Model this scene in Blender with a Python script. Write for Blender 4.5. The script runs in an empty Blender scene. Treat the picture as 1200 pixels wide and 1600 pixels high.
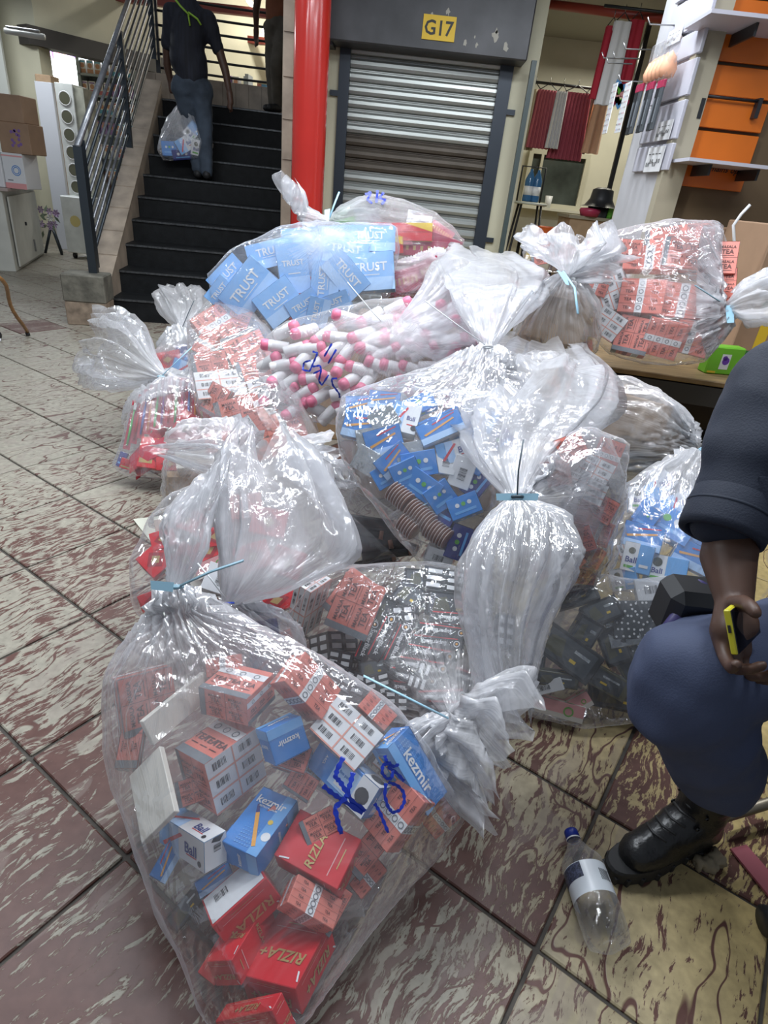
import bpy, bmesh, math, random
import numpy as np
from mathutils import Vector, Matrix, noise
from mathutils.bvhtree import BVHTree
random.seed(7); np.random.seed(7)
S = bpy.context.scene
COL = S.collection
# ------------------------------------------------------------------ camera
F = 937.03; PITCH = 0.49609; ROLL = 0.11; CAMH = 1.3
cp, sp = math.cos(PITCH), math.sin(PITCH); cr, sr = math.cos(ROLL), math.sin(ROLL)
_r = np.array([1, 0, 0.]); _u = np.array([0, sp, cp]); _b = np.array([0, -cp, sp])
CX = cr*_r + sr*_u; CY = -sr*_r + cr*_u; CZ = _b
CM = np.column_stack([CX, CY, CZ]); C0 = np.array([0, 0, CAMH])
cam = bpy.data.cameras.new('camera'); camo = bpy.data.objects.new('camera', cam); COL.objects.link(camo)
cam.sensor_fit = 'HORIZONTAL'; cam.sensor_width = 36; cam.lens = F*36/1200; cam.clip_start = .02
m4 = Matrix.Identity(4)
for i in range(3):
    for j in range(3): m4[i][j] = CM[i, j]
    m4[i][3] = C0[i]
camo.matrix_world = m4; S.camera = camo
# ------------------------------------------------------------------ world, lights, exposure
S.view_settings.view_transform = 'Standard'; S.view_settings.look = 'None'
S.view_settings.exposure = 0.0; S.view_settings.gamma = 1; S.view_settings.use_curve_mapping = False
S.cycles.transparent_max_bounces = 40; S.cycles.max_bounces = 6; S.cycles.diffuse_bounces = 3
S.cycles.glossy_bounces = 3; S.cycles.transmission_bounces = 5; S.cycles.use_denoising = True
S.cycles.sample_clamp_indirect = 4; S.cycles.caustics_reflective = False; S.cycles.caustics_refractive = False
w = bpy.data.worlds.new('world'); S.world = w; w.use_nodes = True
w.node_tree.nodes['Background'].inputs[0].default_value = (.80, .88, 1, 1)
w.node_tree.nodes['Background'].inputs[1].default_value = .27
def area(name, loc, size, power, col=(1, 1, 1), rot=(0, 0, 0)):
    l = bpy.data.lights.new(name, 'AREA'); l.shape = 'RECTANGLE'; l.size, l.size_y = size
    l.energy = power; l.color = col
    o = bpy.data.objects.new(name, l); o.location = loc; o.rotation_euler = rot; COL.objects.link(o); return o
COOL = (.88, .94, 1); WARM = (1, .95, .82)
for i, (x, y) in enumerate([(-2.4, 1.6), (-.6, 2.2), (1.1, 1.5), (-2.2, 4.6), (.6, 4.0)]):
    area('tube_light', (x, y, 3.0), (1.5, .12), (42, 70, 40, 30, 55)[i], COOL, (0, 0, .5))
area('tube_light', (-5.2, 8.6, 3.0), (1.5, .2), 42, COOL)
area('tube_light', (-6.8, 13.0, 2.9), (2.5, .3), 220, (.9, .95, 1))
area('tube_light', (2.1, 7.6, 2.7), (1.2, .12), 27, (1, .96, .80))
area('tube_light', (1.0, 2.6, 2.9), (1.2, .12), 12, (.95, .93, 1), (0, 0, 1.2))
area('tube_light', (-1.0, 12.5, 4.4), (3, .3), 160, (1, .97, .9))
# ------------------------------------------------------------------ projection helpers
def ray(x, y): return CM @ np.array([x-600, 800-y, -F])
def atz(x, y, z): d = ray(x, y); return C0 + d*((z-CAMH)/d[2])
def atY(x, y, Y): d = ray(x, y); return C0 + d*(Y/d[1])
def atD(x, y, D): d = ray(x, y); return C0 + d*(D/F)      # D = depth along the optical axis
def depth(P): return float(-(CM.T @ (np.array(P)-C0))[2])
def V(a): return Vector((float(a[0]), float(a[1]), float(a[2])))
# ------------------------------------------------------------------ materials
MATS = {}
def nt(name):
    m = bpy.data.materials.new(name); m.use_nodes = True; t = m.node_tree
    return m, t, t.nodes['Principled BSDF']
def mat(name, col, rough=.5, metal=0, var=.0, vscale=8, bump=0, bscale=60, spec=.5, emit=None, coat=0, stretch=None):
    if name in MATS: return MATS[name]
    m, t, b = nt(name); N = t.nodes; L = t.links
    b.inputs['Base Color'].default_value = (*col, 1); b.inputs['Roughness'].default_value = rough
    b.inputs['Metallic'].default_value = metal; b.inputs['Specular IOR Level'].default_value = spec
    b.inputs['Coat Weight'].default_value = coat; b.inputs['Coat Roughness'].default_value = .1
    if emit: b.inputs['Emission Color'].default_value = (*emit[:3], 1); b.inputs['Emission Strength'].default_value = emit[3]
    if var or bump:
        tc = N.new('ShaderNodeTexCoord'); mp = N.new('ShaderNodeMapping'); L.new(tc.outputs['Object'], mp.inputs[0])
        if stretch: mp.inputs['Scale'].default_value = stretch
    if var:
        n = N.new('ShaderNodeTexNoise'); n.inputs['Scale'].default_value = vscale; n.inputs['Detail'].default_value = 6
        L.new(mp.outputs[0], n.inputs['Vector'])
        r = N.new('ShaderNodeValToRGB'); r.color_ramp.elements[0].position = .3; r.color_ramp.elements[1].position = .7
        r.color_ramp.elements[0].color = (*[max(0, c*(1-var)) for c in col], 1)
        r.color_ramp.elements[1].color = (*[min(1, c*(1+var*.6)) for c in col], 1)
        L.new(n.outputs[0], r.inputs[0]); L.new(r.outputs[0], b.inputs['Base Color'])
    if bump:
        n2 = N.new('ShaderNodeTexNoise'); n2.inputs['Scale'].default_value = bscale; n2.inputs['Detail'].default_value = 4
        L.new(mp.outputs[0], n2.inputs['Vector'])
        bp = N.new('ShaderNodeBump'); bp.inputs['Strength'].default_value = bump; bp.inputs['Distance'].default_value = .01
        L.new(n2.outputs[0], bp.inputs['Height']); L.new(bp.outputs[0], b.inputs['Normal'])
    MATS[name] = m; return m
def film(name, haze=.10, tint=(.97, .97, 1), edge=.5, rough=.07, bumpk=.22, scale=5):
    if name in MATS: return MATS[name]
    m = bpy.data.materials.new(name); m.use_nodes = True; t = m.node_tree; N = t.nodes; L = t.links; N.clear()
    out = N.new('ShaderNodeOutputMaterial'); tc = N.new('ShaderNodeTexCoord')
    def math_(op, a, b_=None, clamp=False):
        n = N.new('ShaderNodeMath'); n.operation = op; n.use_clamp = clamp
        for i, v in enumerate((a, b_)):
            if v is None: continue
            if isinstance(v, (int, float)): n.inputs[i].default_value = v
            else: L.new(v, n.inputs[i])
        return n.outputs[0]
    n1 = N.new('ShaderNodeTexNoise'); n1.inputs['Scale'].default_value = scale; n1.inputs['Detail'].default_value = 3
    n1.inputs['Distortion'].default_value = 1.4
    L.new(tc.outputs['Object'], n1.inputs['Vector'])
    ridge = math_('SUBTRACT', 1.0, math_('MULTIPLY', math_('ABSOLUTE', math_('SUBTRACT', n1.outputs[0], .5)), 9.0), True)
    n2 = N.new('ShaderNodeTexNoise'); n2.inputs['Scale'].default_value = scale*4.5; n2.inputs['Detail'].default_value = 2; n2.inputs['Distortion'].default_value = 2
    L.new(tc.outputs['Object'], n2.inputs['Vector'])
    pa = N.new('ShaderNodeAttribute'); pa.attribute_name = 'pang'
    n3 = N.new('ShaderNodeTexNoise'); n3.noise_dimensions = '1D'; n3.inputs['Scale'].default_value = 11; n3.inputs['Detail'].default_value = 4
    L.new(math_('ADD', pa.outputs['Fac'], math_('MULTIPLY', n1.outputs[0], .12)), n3.inputs['W'])
    rad = math_('SUBTRACT', 1.0, math_('MULTIPLY', math_('ABSOLUTE', math_('SUBTRACT', n3.outputs[0], .5)), 6.0), True)
    at = N.new('ShaderNodeAttribute'); at.attribute_name = 'gather'
    gg = math_('MULTIPLY', at.outputs['Fac'], 2.0, True)
    radg = math_('MULTIPLY', rad, gg)
    hgt = math_('ADD', ridge, math_('MULTIPLY', radg, 1.0 if haze < .1 else .55)); hgt = math_('ADD', hgt, math_('MULTIPLY', n2.outputs[0], .12))
    bp = N.new('ShaderNodeBump'); bp.inputs['Strength'].default_value = bumpk; bp.inputs['Distance'].default_value = .02
    L.new(hgt, bp.inputs['Height'])
    lw = N.new('ShaderNodeLayerWeight'); lw.inputs['Blend'].default_value = .5
    fac = math_('POWER', lw.outputs['Facing'], 2.6)
    at = N.new('ShaderNodeAttribute'); at.attribute_name = 'gather'
    hz = math_('ADD', haze, math_('MULTIPLY', fac, edge))
    hz = math_('ADD', hz, math_('MULTIPLY', at.outputs['Fac'], .45))
    hz = math_('ADD', hz, math_('MULTIPLY', ridge, .06)); hz = math_('ADD', hz, math_('MULTIPLY', radg, .16), True)
    hz = math_('MINIMUM', hz, .85)
    tr = N.new('ShaderNodeBsdfTransparent'); tr.inputs[0].default_value = (.975, .98, .99, 1)
    df = N.new('ShaderNodeBsdfDiffuse'); df.inputs[0].default_value = (*tint, 1)
    tl = N.new('ShaderNodeBsdfTranslucent'); tl.inputs[0].default_value = (*tint, 1)
    L.new(bp.outputs[0], df.inputs['Normal'])
    mx = N.new('ShaderNodeMixShader'); mx.inputs[0].default_value = .5; L.new(df.outputs[0], mx.inputs[1]); L.new(tl.outputs[0], mx.inputs[2])
    m2 = N.new('ShaderNodeMixShader'); L.new(hz, m2.inputs[0]); L.new(tr.outputs[0], m2.inputs[1]); L.new(mx.outputs[0], m2.inputs[2])
    gl = N.new('ShaderNodeBsdfGlossy'); gl.inputs['Color'].default_value = (1, 1, 1, 1); gl.inputs['Roughness'].default_value = rough
    L.new(bp.outputs[0], gl.inputs['Normal'])
    fr = N.new('ShaderNodeFresnel'); fr.inputs[0].default_value = 1.5; L.new(bp.outputs[0], fr.inputs['Normal'])
    g = math_('MINIMUM', math_('MULTIPLY', fr.outputs[0], .95), .28)
    m3 = N.new('ShaderNodeMixShader'); L.new(g, m3.inputs[0]); L.new(m2.outputs[0], m3.inputs[1]); L.new(gl.outputs[0], m3.inputs[2])
    L.new(m3.outputs[0], out.inputs[0]); MATS[name] = m; return m
# ------------------------------------------------------------------ mesh helpers
class MB:
    def __init__(s): s.v = []; s.f = []; s.m = []; s.mats = []; s.sm = []
    def mi(s, m):
        if m not in s.mats: s.mats.append(m)
        return s.mats.index(m)
    def add(s, vs, fs, m, smooth=False):
        k = len(s.v); i = s.mi(m); s.v.extend([tuple(map(float, p)) for p in vs])
        for f in fs: s.f.append([k+a for a in f]); s.m.append(i); s.sm.append(smooth)
    def box(s, c, d, m, R=None, bev=0.0):
        c = np.array(c, float); h = np.array(d, float)/2
        if bev <= 0:
            P = [np.array([x, y, z])*h for x in (-1, 1) for y in (-1, 1) for z in (-1, 1)]
            fs = [(0, 1, 3, 2), (4, 6, 7, 5), (0, 4, 5, 1), (2, 3, 7, 6), (0, 2, 6, 4), (1, 5, 7, 3)]
        else:
            bm = bmesh.new(); bmesh.ops.create_cube(bm, size=1)
            for q in bm.verts: q.co = Vector((q.co.x*2*h[0], q.co.y*2*h[1], q.co.z*2*h[2]))
            bmesh.ops.bevel(bm, geom=bm.edges[:], offset=min(bev, min(h)*.8), segments=1, affect='EDGES')
            bm.verts.ensure_lookup_table(); P = [np.array(q.co) for q in bm.verts]; fs = [[q.index for q in f.verts] for f in bm.faces]; bm.free()
        if R is not None: P = [R @ p for p in P]
        s.add([p+c for p in P], fs, m); return s
    def bb(s, x0, x1, y0, y1, z0, z1, m, bev=0): return s.box(((x0+x1)/2, (y0+y1)/2, (z0+z1)/2), (abs(x1-x0), abs(y1-y0), abs(z1-z0)), m, None, bev)
    def tube(s, pts, r, m, n=8, cap=True, flat=1.0):
        pts = [np.array(p, float) for p in pts]; rs = r if hasattr(r, '__len__') else [r]*len(pts); R = []; pn = None
        for i, p in enumerate(pts):
            t = pts[min(i+1, len(pts)-1)]-pts[max(i-1, 0)]; t /= (np.linalg.norm(t)+1e-9)
            if pn is None: a = np.array([0, 0, 1.]) if abs(t[2]) < .9 else np.array([1., 0, 0]); pn = np.cross(t, a)
            pn = pn - t*pn.dot(t); pn /= (np.linalg.norm(pn)+1e-9); q = np.cross(t, pn)
            R += [p+rs[i]*(math.cos(2*math.pi*k/n)*pn+flat*math.sin(2*math.pi*k/n)*q) for k in range(n)]
        fs = [(i*n+k, i*n+(k+1) % n, (i+1)*n+(k+1) % n, (i+1)*n+k) for i in range(len(pts)-1) for k in range(n)]
        if cap: fs += [list(range(n))[::-1], [(len(pts)-1)*n+k for k in range(n)]]
        s.add(R, fs, m, True); return s
    def lathe(s, prof, m, n=20, T=None):
        R = []; 
        for r, z in prof: R += [np.array([r*math.cos(2*math.pi*k/n), r*math.sin(2*math.pi*k/n), z]) for k in range(n)]
        if T is not None: R = [T[0] @ p + T[1] for p in R]
        fs = [(i*n+k, i*n+(k+1) % n, (i+1)*n+(k+1) % n, (i+1)*n+k) for i in range(len(prof)-1) for k in range(n)]
        s.add(R, fs, m, True); return s
    def build(s, name, parent=None, props=None):
        me = bpy.data.meshes.new(name); me.from_pydata(s.v, [], s.f)
        for m in s.mats: me.materials.append(m)
        me.polygons.foreach_set('material_index', s.m); me.polygons.foreach_set('use_smooth', s.sm); me.update()
        o = bpy.data.objects.new(name, me); COL.objects.link(o)
        if parent: o.parent = parent; o.matrix_parent_inverse = Matrix.Identity(4)
        return o
def tag(o, label=None, cat=None, group=None, kind=None):
    if label: o['label'] = label
    if cat: o['category'] = cat
    if group: o['group'] = group
    if kind: o['kind'] = kind
    return o
def empty(name, loc, label, cat, group=None, R=None):
    o = bpy.data.objects.new(name, None); o.empty_display_size = .05; COL.objects.link(o); o.location = V(loc)
    if R is not None:
        q = Matrix(R.tolist()).to_4x4(); q.translation = V(loc); o.matrix_world = q
    return tag(o, label, cat, group)
def sub(mb, name, root):
    """build a mesh given in world coordinates as a child of root"""
    o = mb.build(name, root); r = root
    M = Matrix.Identity(4)
    while r is not None: M = r.matrix_basis @ M; r = r.parent
    if M != Matrix.Identity(4): o.data.transform(M.inverted())
    return o
def rootmesh(mb, name, loc):
    """a one-mesh thing whose origin is at loc"""
    o = mb.build(name); o.data.transform(Matrix.Translation(-V(loc))); o.location = V(loc); return o
_TX = {}
def text2d(s):
    if s in _TX: return _TX[s]
    c = bpy.data.curves.new('t', 'FONT'); c.body = s; c.size = 1; c.offset = .018; c.resolution_u = 2; c.fill_mode = 'FRONT'
    c.align_x = 'CENTER'
    o = bpy.data.objects.new('t', c); COL.objects.link(o); dg = bpy.context.evaluated_depsgraph_get()
    e = o.evaluated_get(dg); me = e.to_mesh()
    P = np.array([tuple(v.co) for v in me.vertices]); fs = [list(p.vertices) for p in me.polygons]
    e.to_mesh_clear(); bpy.data.objects.remove(o); bpy.data.curves.remove(c)
    P = P[:, :2]; lo, hi = P.min(0), P.max(0); P = (P-(lo+hi)/2)/(hi[1]-lo[1]); ok = (P, fs, (hi-lo)[0]/(hi-lo)[1]); _TX[s] = ok; return ok
class Face:
    """a flat face with print on it: O origin, U,V edge vectors, UxV outward"""
    def __init__(s, mb, O, U, Vv, rot=0):
        O, U, Vv = map(lambda a: np.array(a, float), (O, U, Vv))
        for _ in range(rot % 4): O, U, Vv = O+U, Vv, -U
        s.mb = mb; s.O = O; s.lu = np.linalg.norm(U); s.lv = np.linalg.norm(Vv); s.u = U/s.lu; s.v = Vv/s.lv; s.n = np.cross(s.u, s.v)
    def P(s, u, v, k): return s.O+s.u*u*s.lu+s.v*v*s.lv+s.n*(.0004+.0004*k)
    def rect(s, a, b, c, d, m, k=1):
        s.mb.add([s.P(a, b, k), s.P(c, b, k), s.P(c, d, k), s.P(a, d, k)], [(0, 1, 2, 3)], m)
    def poly(s, pts, m, k=1): s.mb.add([s.P(u, v, k) for u, v in pts], [list(range(len(pts)))], m)
    def ring(s, cu, cv, r, m, k=2, n=14, w=.3):
        c = s.P(cu, cv, k); P = [c+rr*(s.u*math.cos(6.283*i/n)+s.v*math.sin(6.283*i/n)) for rr in (r, r*(1-w)) for i in range(n)]
        s.mb.add(P, [(i, (i+1) % n, n+(i+1) % n, n+i) for i in range(n)], m)
    def disc(s, cu, cv, r, m, k=2, n=12):
        c = s.P(cu, cv, k); s.mb.add([c+r*(s.u*math.cos(6.283*i/n)+s.v*math.sin(6.283*i/n)) for i in range(n)], [list(range(n))], m)
    def text(s, t, cu, cv, h, m, k=3, maxw=.9, turn=0, slant=0):
        P, fs, asp = text2d(t); h = h*s.lv if h < 1 else h; L = s.lu if turn % 2 == 0 else s.lv
        h = min(h, maxw*L/asp); c = s.P(cu, cv, k); u, v = s.u, s.v
        for _ in range(turn): u, v = v, -u
        s.mb.add([c+u*(p[0]+slant*p[1])*h+v*p[1]*h for p in P], fs, m)
    def barcode(s, a, b, c, d, k=2, n=13, ink=None, paper=None):
        if paper: s.rect(a, b, c, d, paper, k)
        rng = random.Random(int(a*97+b*31)); x = a+(c-a)*.1
        st = (c-a)*.8/n
        for i in range(n):
            w_ = st*rng.choice((.25, .45, .7)); s.rect(x, b+(d-b)*.2, x+w_, d-(d-b)*.12, ink, k+1); x += st
# ------------------------------------------------------------------ the floor: painted tiles laid on the skew
TH = -0.569748; TS = 0.388076; OX, OY = -5.04696, 6.973974
ea = np.array([math.cos(TH), math.sin(TH)]); eb = np.array([-ea[1], ea[0]])
def tile_mat():
    m, t, b = nt('painted_tile'); N = t.nodes; L = t.links
    g = N.new('ShaderNodeNewGeometry'); oi = N.new('ShaderNodeObjectInfo')
    def vm(op, a, b_):
        n = N.new('ShaderNodeVectorMath'); n.operation = op
        for i, v in enumerate((a, b_)):
            if isinstance(v, tuple): n.inputs[i].default_value = v
            else: L.new(v, n.inputs[i])
        return n
    def ma(op, a, b_=None, clamp=False):
        n = N.new('ShaderNodeMath'); n.operation = op; n.use_clamp = clamp
        for i, v in enumerate((a, b_)):
            if v is None: continue
            if isinstance(v, (int, float)): n.inputs[i].default_value = v
            else: L.new(v, n.inputs[i])
        return n.outputs[0]
    P = g.outputs['Position']
    mp = N.new('ShaderNodeMapping'); mp.vector_type = 'POINT'; mp.inputs['Rotation'].default_value = (0, 0, -TH); L.new(P, mp.inputs[0])
    # every tile was cut from another place of the pattern
    off = vm('SCALE', (5, 3, 0), (0, 0, 0)); L.new(oi.outputs['Random'], off.inputs['Scale'])
    p0 = vm('ADD', mp.outputs[0], off.outputs[0]).outputs[0]
    wn = N.new('ShaderNodeTexNoise'); wn.inputs['Scale'].default_value = 5; wn.inputs['Detail'].default_value = 2; L.new(p0, wn.inputs['Vector'])
    wv = vm('SCALE', wn.outputs['Color'], (0, 0, 0)); wv.inputs['Scale'].default_value = .09
    p1 = vm('ADD', p0, wv.outputs[0]).outputs[0]
    sc = vm('MULTIPLY', p1, (72, 15, 1)).outputs[0]
    n1 = N.new('ShaderNodeTexNoise'); n1.inputs['Scale'].default_value = 1; n1.inputs['Detail'].default_value = 6; n1.inputs['Roughness'].default_value = .7; L.new(sc, n1.inputs['Vector'])
    big = vm('MULTIPLY', p1, (9, 2.4, 1)).outputs[0]
    n2 = N.new('ShaderNodeTexNoise'); n2.inputs['Scale'].default_value = 1; n2.inputs['Detail'].default_value = 1.5; L.new(big, n2.inputs['Vector'])
    # where people walk most the paint has gone: a worn patch of its own in the foreground
    pn = N.new('ShaderNodeTexNoise'); pn.inputs['Scale'].default_value = 1.1; pn.inputs['Detail'].default_value = 2; L.new(P, pn.inputs['Vector'])
    d = vm('DISTANCE', P, (-.35, .55, 0)).outputs['Value']
    worn = ma('SUBTRACT', 1.0, ma('MULTIPLY', d, .45), True)
    sx = N.new('ShaderNodeSeparateXYZ'); L.new(P, sx.inputs[0])
    east = ma('MULTIPLY', ma('SUBTRACT', sx.outputs[0], .22), 1.5, True)       # less worn to the right
    thr = ma('ADD', .415, ma('MULTIPLY', worn, .125)); odd = ma('MULTIPLY', ma('SUBTRACT', oi.outputs['Random'], .955), 60.0, True); thr = ma('ADD', thr, ma('MULTIPLY', odd, .13))
    thr = ma('SUBTRACT', thr, ma('MULTIPLY', east, .07))
    thr = ma('ADD', thr, ma('MULTIPLY', ma('SUBTRACT', pn.outputs[0], .5), .16))
    thr = ma('ADD', thr, ma('MULTIPLY', ma('SUBTRACT', oi.outputs['Random'], .5), .05))
    v = ma('ADD', ma('MULTIPLY', n1.outputs[0], .80), ma('MULTIPLY', n2.outputs[0], .20))
    k = ma('MULTIPLY', ma('SUBTRACT', v, thr), 45.0, True)                  # 1 = paint left
    # long wandering cracks, and smooth grey pools between them
    band = ma('ABSOLUTE', ma('SUBTRACT', n2.outputs[0], .52))
    crack = ma('MULTIPLY', ma('SUBTRACT', band, .0045), 200.0, True)
    pool = ma('MULTIPLY', ma('SUBTRACT', .035, ma('ABSOLUTE', ma('SUBTRACT', n2.outputs[0], .60))), 90.0, True)
    k = ma('MULTIPLY', k, crack)
    pc = N.new('ShaderNodeMixRGB'); pc.inputs[1].default_value = (.44, .405, .325, 1); pc.inputs[2].default_value = (.66, .50, .22, 1); L.new(east, pc.inputs[0])
    gr = N.new('ShaderNodeTexNoise'); gr.inputs['Scale'].default_value = 40; gr.inputs['Detail'].default_value = 4; L.new(P, gr.inputs['Vector'])
    pc2 = N.new('ShaderNodeMixRGB'); pc2.blend_type = 'MULTIPLY'; pc2.inputs[0].default_value = .6; L.new(pc.outputs[0], pc2.inputs[1]); L.new(gr.outputs[0], pc2.inputs[2])
    bc = N.new('ShaderNodeMixRGB'); bc.inputs[1].default_value = (.075, .032, .026, 1); bc.inputs[2].default_value = (.15, .075, .06, 1); L.new(gr.outputs[0], bc.inputs[0])
    c1 = N.new('ShaderNodeMixRGB'); L.new(k, c1.inputs[0]); L.new(bc.outputs[0], c1.inputs[1]); L.new(pc2.outputs[0], c1.inputs[2])
    c2 = N.new('ShaderNodeMixRGB'); L.new(ma('MULTIPLY', pool, .35), c2.inputs[0]); L.new(c1.outputs[0], c2.inputs[1]); c2.inputs[2].default_value = (.27, .22, .19, 1)
    L.new(c2.outputs[0], b.inputs['Base Color'])
    rr = N.new('ShaderNodeMapRange'); L.new(k, rr.inputs[0]); rr.inputs[3].default_value = .38; rr.inputs[4].default_value = .42; b.inputs['Specular IOR Level'].default_value = .32; L.new(rr.outputs[0], b.inputs['Roughness'])
    bp = N.new('ShaderNodeBump'); bp.inputs['Strength'].default_value = .35; bp.inputs['Distance'].default_value = .002
    L.new(ma('ADD', k, ma('MULTIPLY', gr.outputs[0], .4)), bp.inputs['Height']); L.new(bp.outputs[0], b.inputs['Normal'])
    return m
TILE = tile_mat()
GROUT = mat('grout', (.075, .065, .055), .8, var=.4, vscale=30)
mb = MB(); mb.bb(-14, 6, -1.0, 18, -.06, -.007, GROUT); floor = tag(mb.build('floor'), kind='structure')
mb = MB(); mb.box((0, 0, -.01), (TS-.009, TS-.009, .02), TILE, None, .003); tmesh = mb.build('floor_tile', floor)
cand = []
for i in range(-40, 12):
    for j in range(-44, 30):
        c = ea*(i+.5+OX)*TS + eb*(j+.5+OY)*TS
        if not (.1 < c[1] < 13 and -9 < c[0] < 4): continue
        q = CM.T @ (np.array([c[0], c[1], 0])-C0)
        if -q[2] < .1: continue
        px, py = 600+q[0]/-q[2]*F, 800-q[1]/-q[2]*F
        if -260 < px < 1460 and py < 1900: cand.append((-q[2], tuple(c)))
cand.sort(); first = True
for dd, c in cand[:300]:
    o = tmesh if first else tmesh.copy()
    if not first: COL.objects.link(o)
    first = False; o.location = (c[0], c[1], 0); o.rotation_euler = (0, 0, TH + random.choice((0, 0, math.pi)))
mb = MB(); cs, sn = math.cos(TH), math.sin(TH); Rz = np.array([[cs, -sn, 0], [sn, cs, 0], [0, 0, 1.]])
for dd, c in cand[300:]: mb.box((c[0], c[1], -.01), (TS-.009, TS-.009, .02), TILE, Rz)
tag(mb.build('distant_tile', floor), kind='stuff')
# ------------------------------------------------------------------ walls
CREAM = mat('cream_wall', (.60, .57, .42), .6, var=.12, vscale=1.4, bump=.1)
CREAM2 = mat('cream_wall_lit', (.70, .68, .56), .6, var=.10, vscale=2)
WHITE = mat('white_paint', (.74, .74, .72), .45, var=.08, vscale=5)
BLACK = mat('black_paint', (.018, .019, .022), .4)
STEEL = mat('grey_railing', (.045, .055, .065), .35, .6)
STEEL2 = mat('worn_railing', (.24, .25, .27), .3, .7, var=.3, vscale=20)
TAN = mat('tan_tile', (.42, .34, .26), .4, var=.3, vscale=6)
def slab(p, q, z0, z1, th, m, name, parent=None, kind='structure'):
    p, q = np.array(p[:2], float), np.array(q[:2], float); d = q-p; Ln = np.linalg.norm(d); d /= Ln; n = np.array([-d[1], d[0]])
    R = np.array([[d[0], n[0], 0], [d[1], n[1], 0], [0, 0, 1.]]); c = (p+q)/2 + n*th/2
    mb = MB(); mb.box((c[0], c[1], (z0+z1)/2), (Ln, th, z1-z0), m, R); o = mb.build(name, parent)
    return tag(o, kind=kind) if parent is None else o
# left: wall with the shop opening
A = atY(92, 300, 10.0); B = atY(262, 200, 11.6); dirw = (B-A)[:2]/np.linalg.norm((B-A)[:2])
zt = atY(57, 42, 10.0)[2]; zh = atY(57, 72, 10.0)[2]
L0 = A[:2]-dirw*4.5
slab(A[:2]-np.array([7.0, 0]), A[:2], 0, zt+2.2, .3, CREAM, 'wall_left')
slab(A[:2], A[:2]+dirw*5.2, zt, zt+2.2, .3, CREAM, 'wall_left_upper')
slab(A[:2]+dirw*float(np.linalg.norm((B-A)[:2])-.15), A[:2]+dirw*3.9, 0, zt, .3, CREAM, 'wall_left_inner')
mb = slab(A[:2]-dirw*.05-np.array([0, .12]), A[:2]+dirw*2.1-np.array([0, .12]), zh, zt, .3, mat('dark_housing', (.05, .045, .04), .5), 'trim_1')
slab(A[:2]-np.array([7, .06]), A[:2]-np.array([0, .06]), 0, .28, .05, mat('wall_tile', (.52, .48, .38), .4, var=.2), 'baseboard_left')
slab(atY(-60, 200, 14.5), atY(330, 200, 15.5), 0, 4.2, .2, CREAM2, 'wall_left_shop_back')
# shutter wall
YS = 6.2
xl = atY(521, 300, YS)[0]; xr = atY(771, 300, YS)[0]; zt2 = 3.6; ztop = atY(660, 84, YS)[2]
xp = atY(803, 300, YS)[0]
slab((xl-.26, YS), (xl, YS), 0, zt2, .3, CREAM, 'wall_centre_left'); slab((xr, YS), (xp+.02, YS), 0, zt2, .3, CREAM, 'wall_centre_right')
slab((xl, YS+.02), (xr, YS+.02), ztop, zt2, .28, CREAM, 'wall_centre_top')
# right shop recess
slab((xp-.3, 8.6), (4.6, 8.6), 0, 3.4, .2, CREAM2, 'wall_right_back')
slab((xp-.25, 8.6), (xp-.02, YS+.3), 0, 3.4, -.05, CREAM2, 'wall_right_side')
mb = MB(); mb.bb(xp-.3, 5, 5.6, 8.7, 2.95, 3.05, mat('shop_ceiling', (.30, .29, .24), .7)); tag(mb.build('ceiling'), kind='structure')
mb = MB()
p, q = atY(855, 5, 7.2), atY(1005, 25, 6.6)
mb.tube([p-np.array([.3, 0, 0]), q+(q-p)*.5], .035, mat('red_pipe', (.33, .05, .035), .4)); tag(rootmesh(mb, 'ceiling_pipe', p), 'red painted sprinkler pipe under the ceiling of the clothes shop', 'pipe')
# upper hall beyond the stairs
WH = mat('upper_wall', (.75, .75, .68), .6)
mb = MB(); mb.bb(-9, 2.4, 17, 17.2, 1.2, 5.6, WH); tag(mb.build('wall_upper_back'), kind='structure')
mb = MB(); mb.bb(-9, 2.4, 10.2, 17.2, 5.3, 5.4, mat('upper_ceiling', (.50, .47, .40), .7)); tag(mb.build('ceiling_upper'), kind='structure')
mb = MB(); mb.bb(-3.4, 2.4, 8.9, 17.2, 1.7, 1.9, mat('upper_floor', (.3, .26, .2), .5)); tag(mb.build('floor_upper'), kind='structure')
mb = MB(); mb.bb(2.0, 2.2, 8.9, 17, 1.9, 5.3, WH); tag(mb.build('wall_upper_right'), kind='structure')
# ------------------------------------------------------------------ stairs
SX, SY, YAW, GO, SW, RI = -2.616, 5.473, .169, .316, 1.47, .194
sa = np.array([math.cos(YAW), math.sin(YAW)]); sb = np.array([-sa[1], sa[0]])
RS = np.array([[sa[0], sb[0], 0], [sa[1], sb[1], 0], [0, 0, 1.]])
def st(a, b, z): p = np.array([SX, SY])+sa*a+sb*b; return np.array([p[0], p[1], z])
DARK = mat('stair_rubber', (.008, .009, .010), .6, spec=.25, var=.4, vscale=14, bump=.15, bscale=120)
NOSE = mat('stair_nosing', (.10, .105, .11), .3, .5, var=.5, vscale=40)
stairs = tag(bpy.data.objects.new('staircase', None), kind='structure'); COL.objects.link(stairs); stairs.location = V(st(0, 0, 0))
for k in range(1, 11):
    last = k == 10; dp = GO if not last else 1.3
    mb = MB(); mb.box(st(SW/2, (k-1)*GO+dp/2, k*RI-(RI if k < 3 else .3)/2), (SW, dp, RI if k < 3 else .3), DARK, RS)
    s_ = sub(mb, 'stair_step', stairs)
    mb = MB(); mb.box(st(SW/2, (k-1)*GO-.004, k*RI-.012), (SW, .022, .016), NOSE, RS); nn = sub(mb, 'step_nosing', s_)
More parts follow.
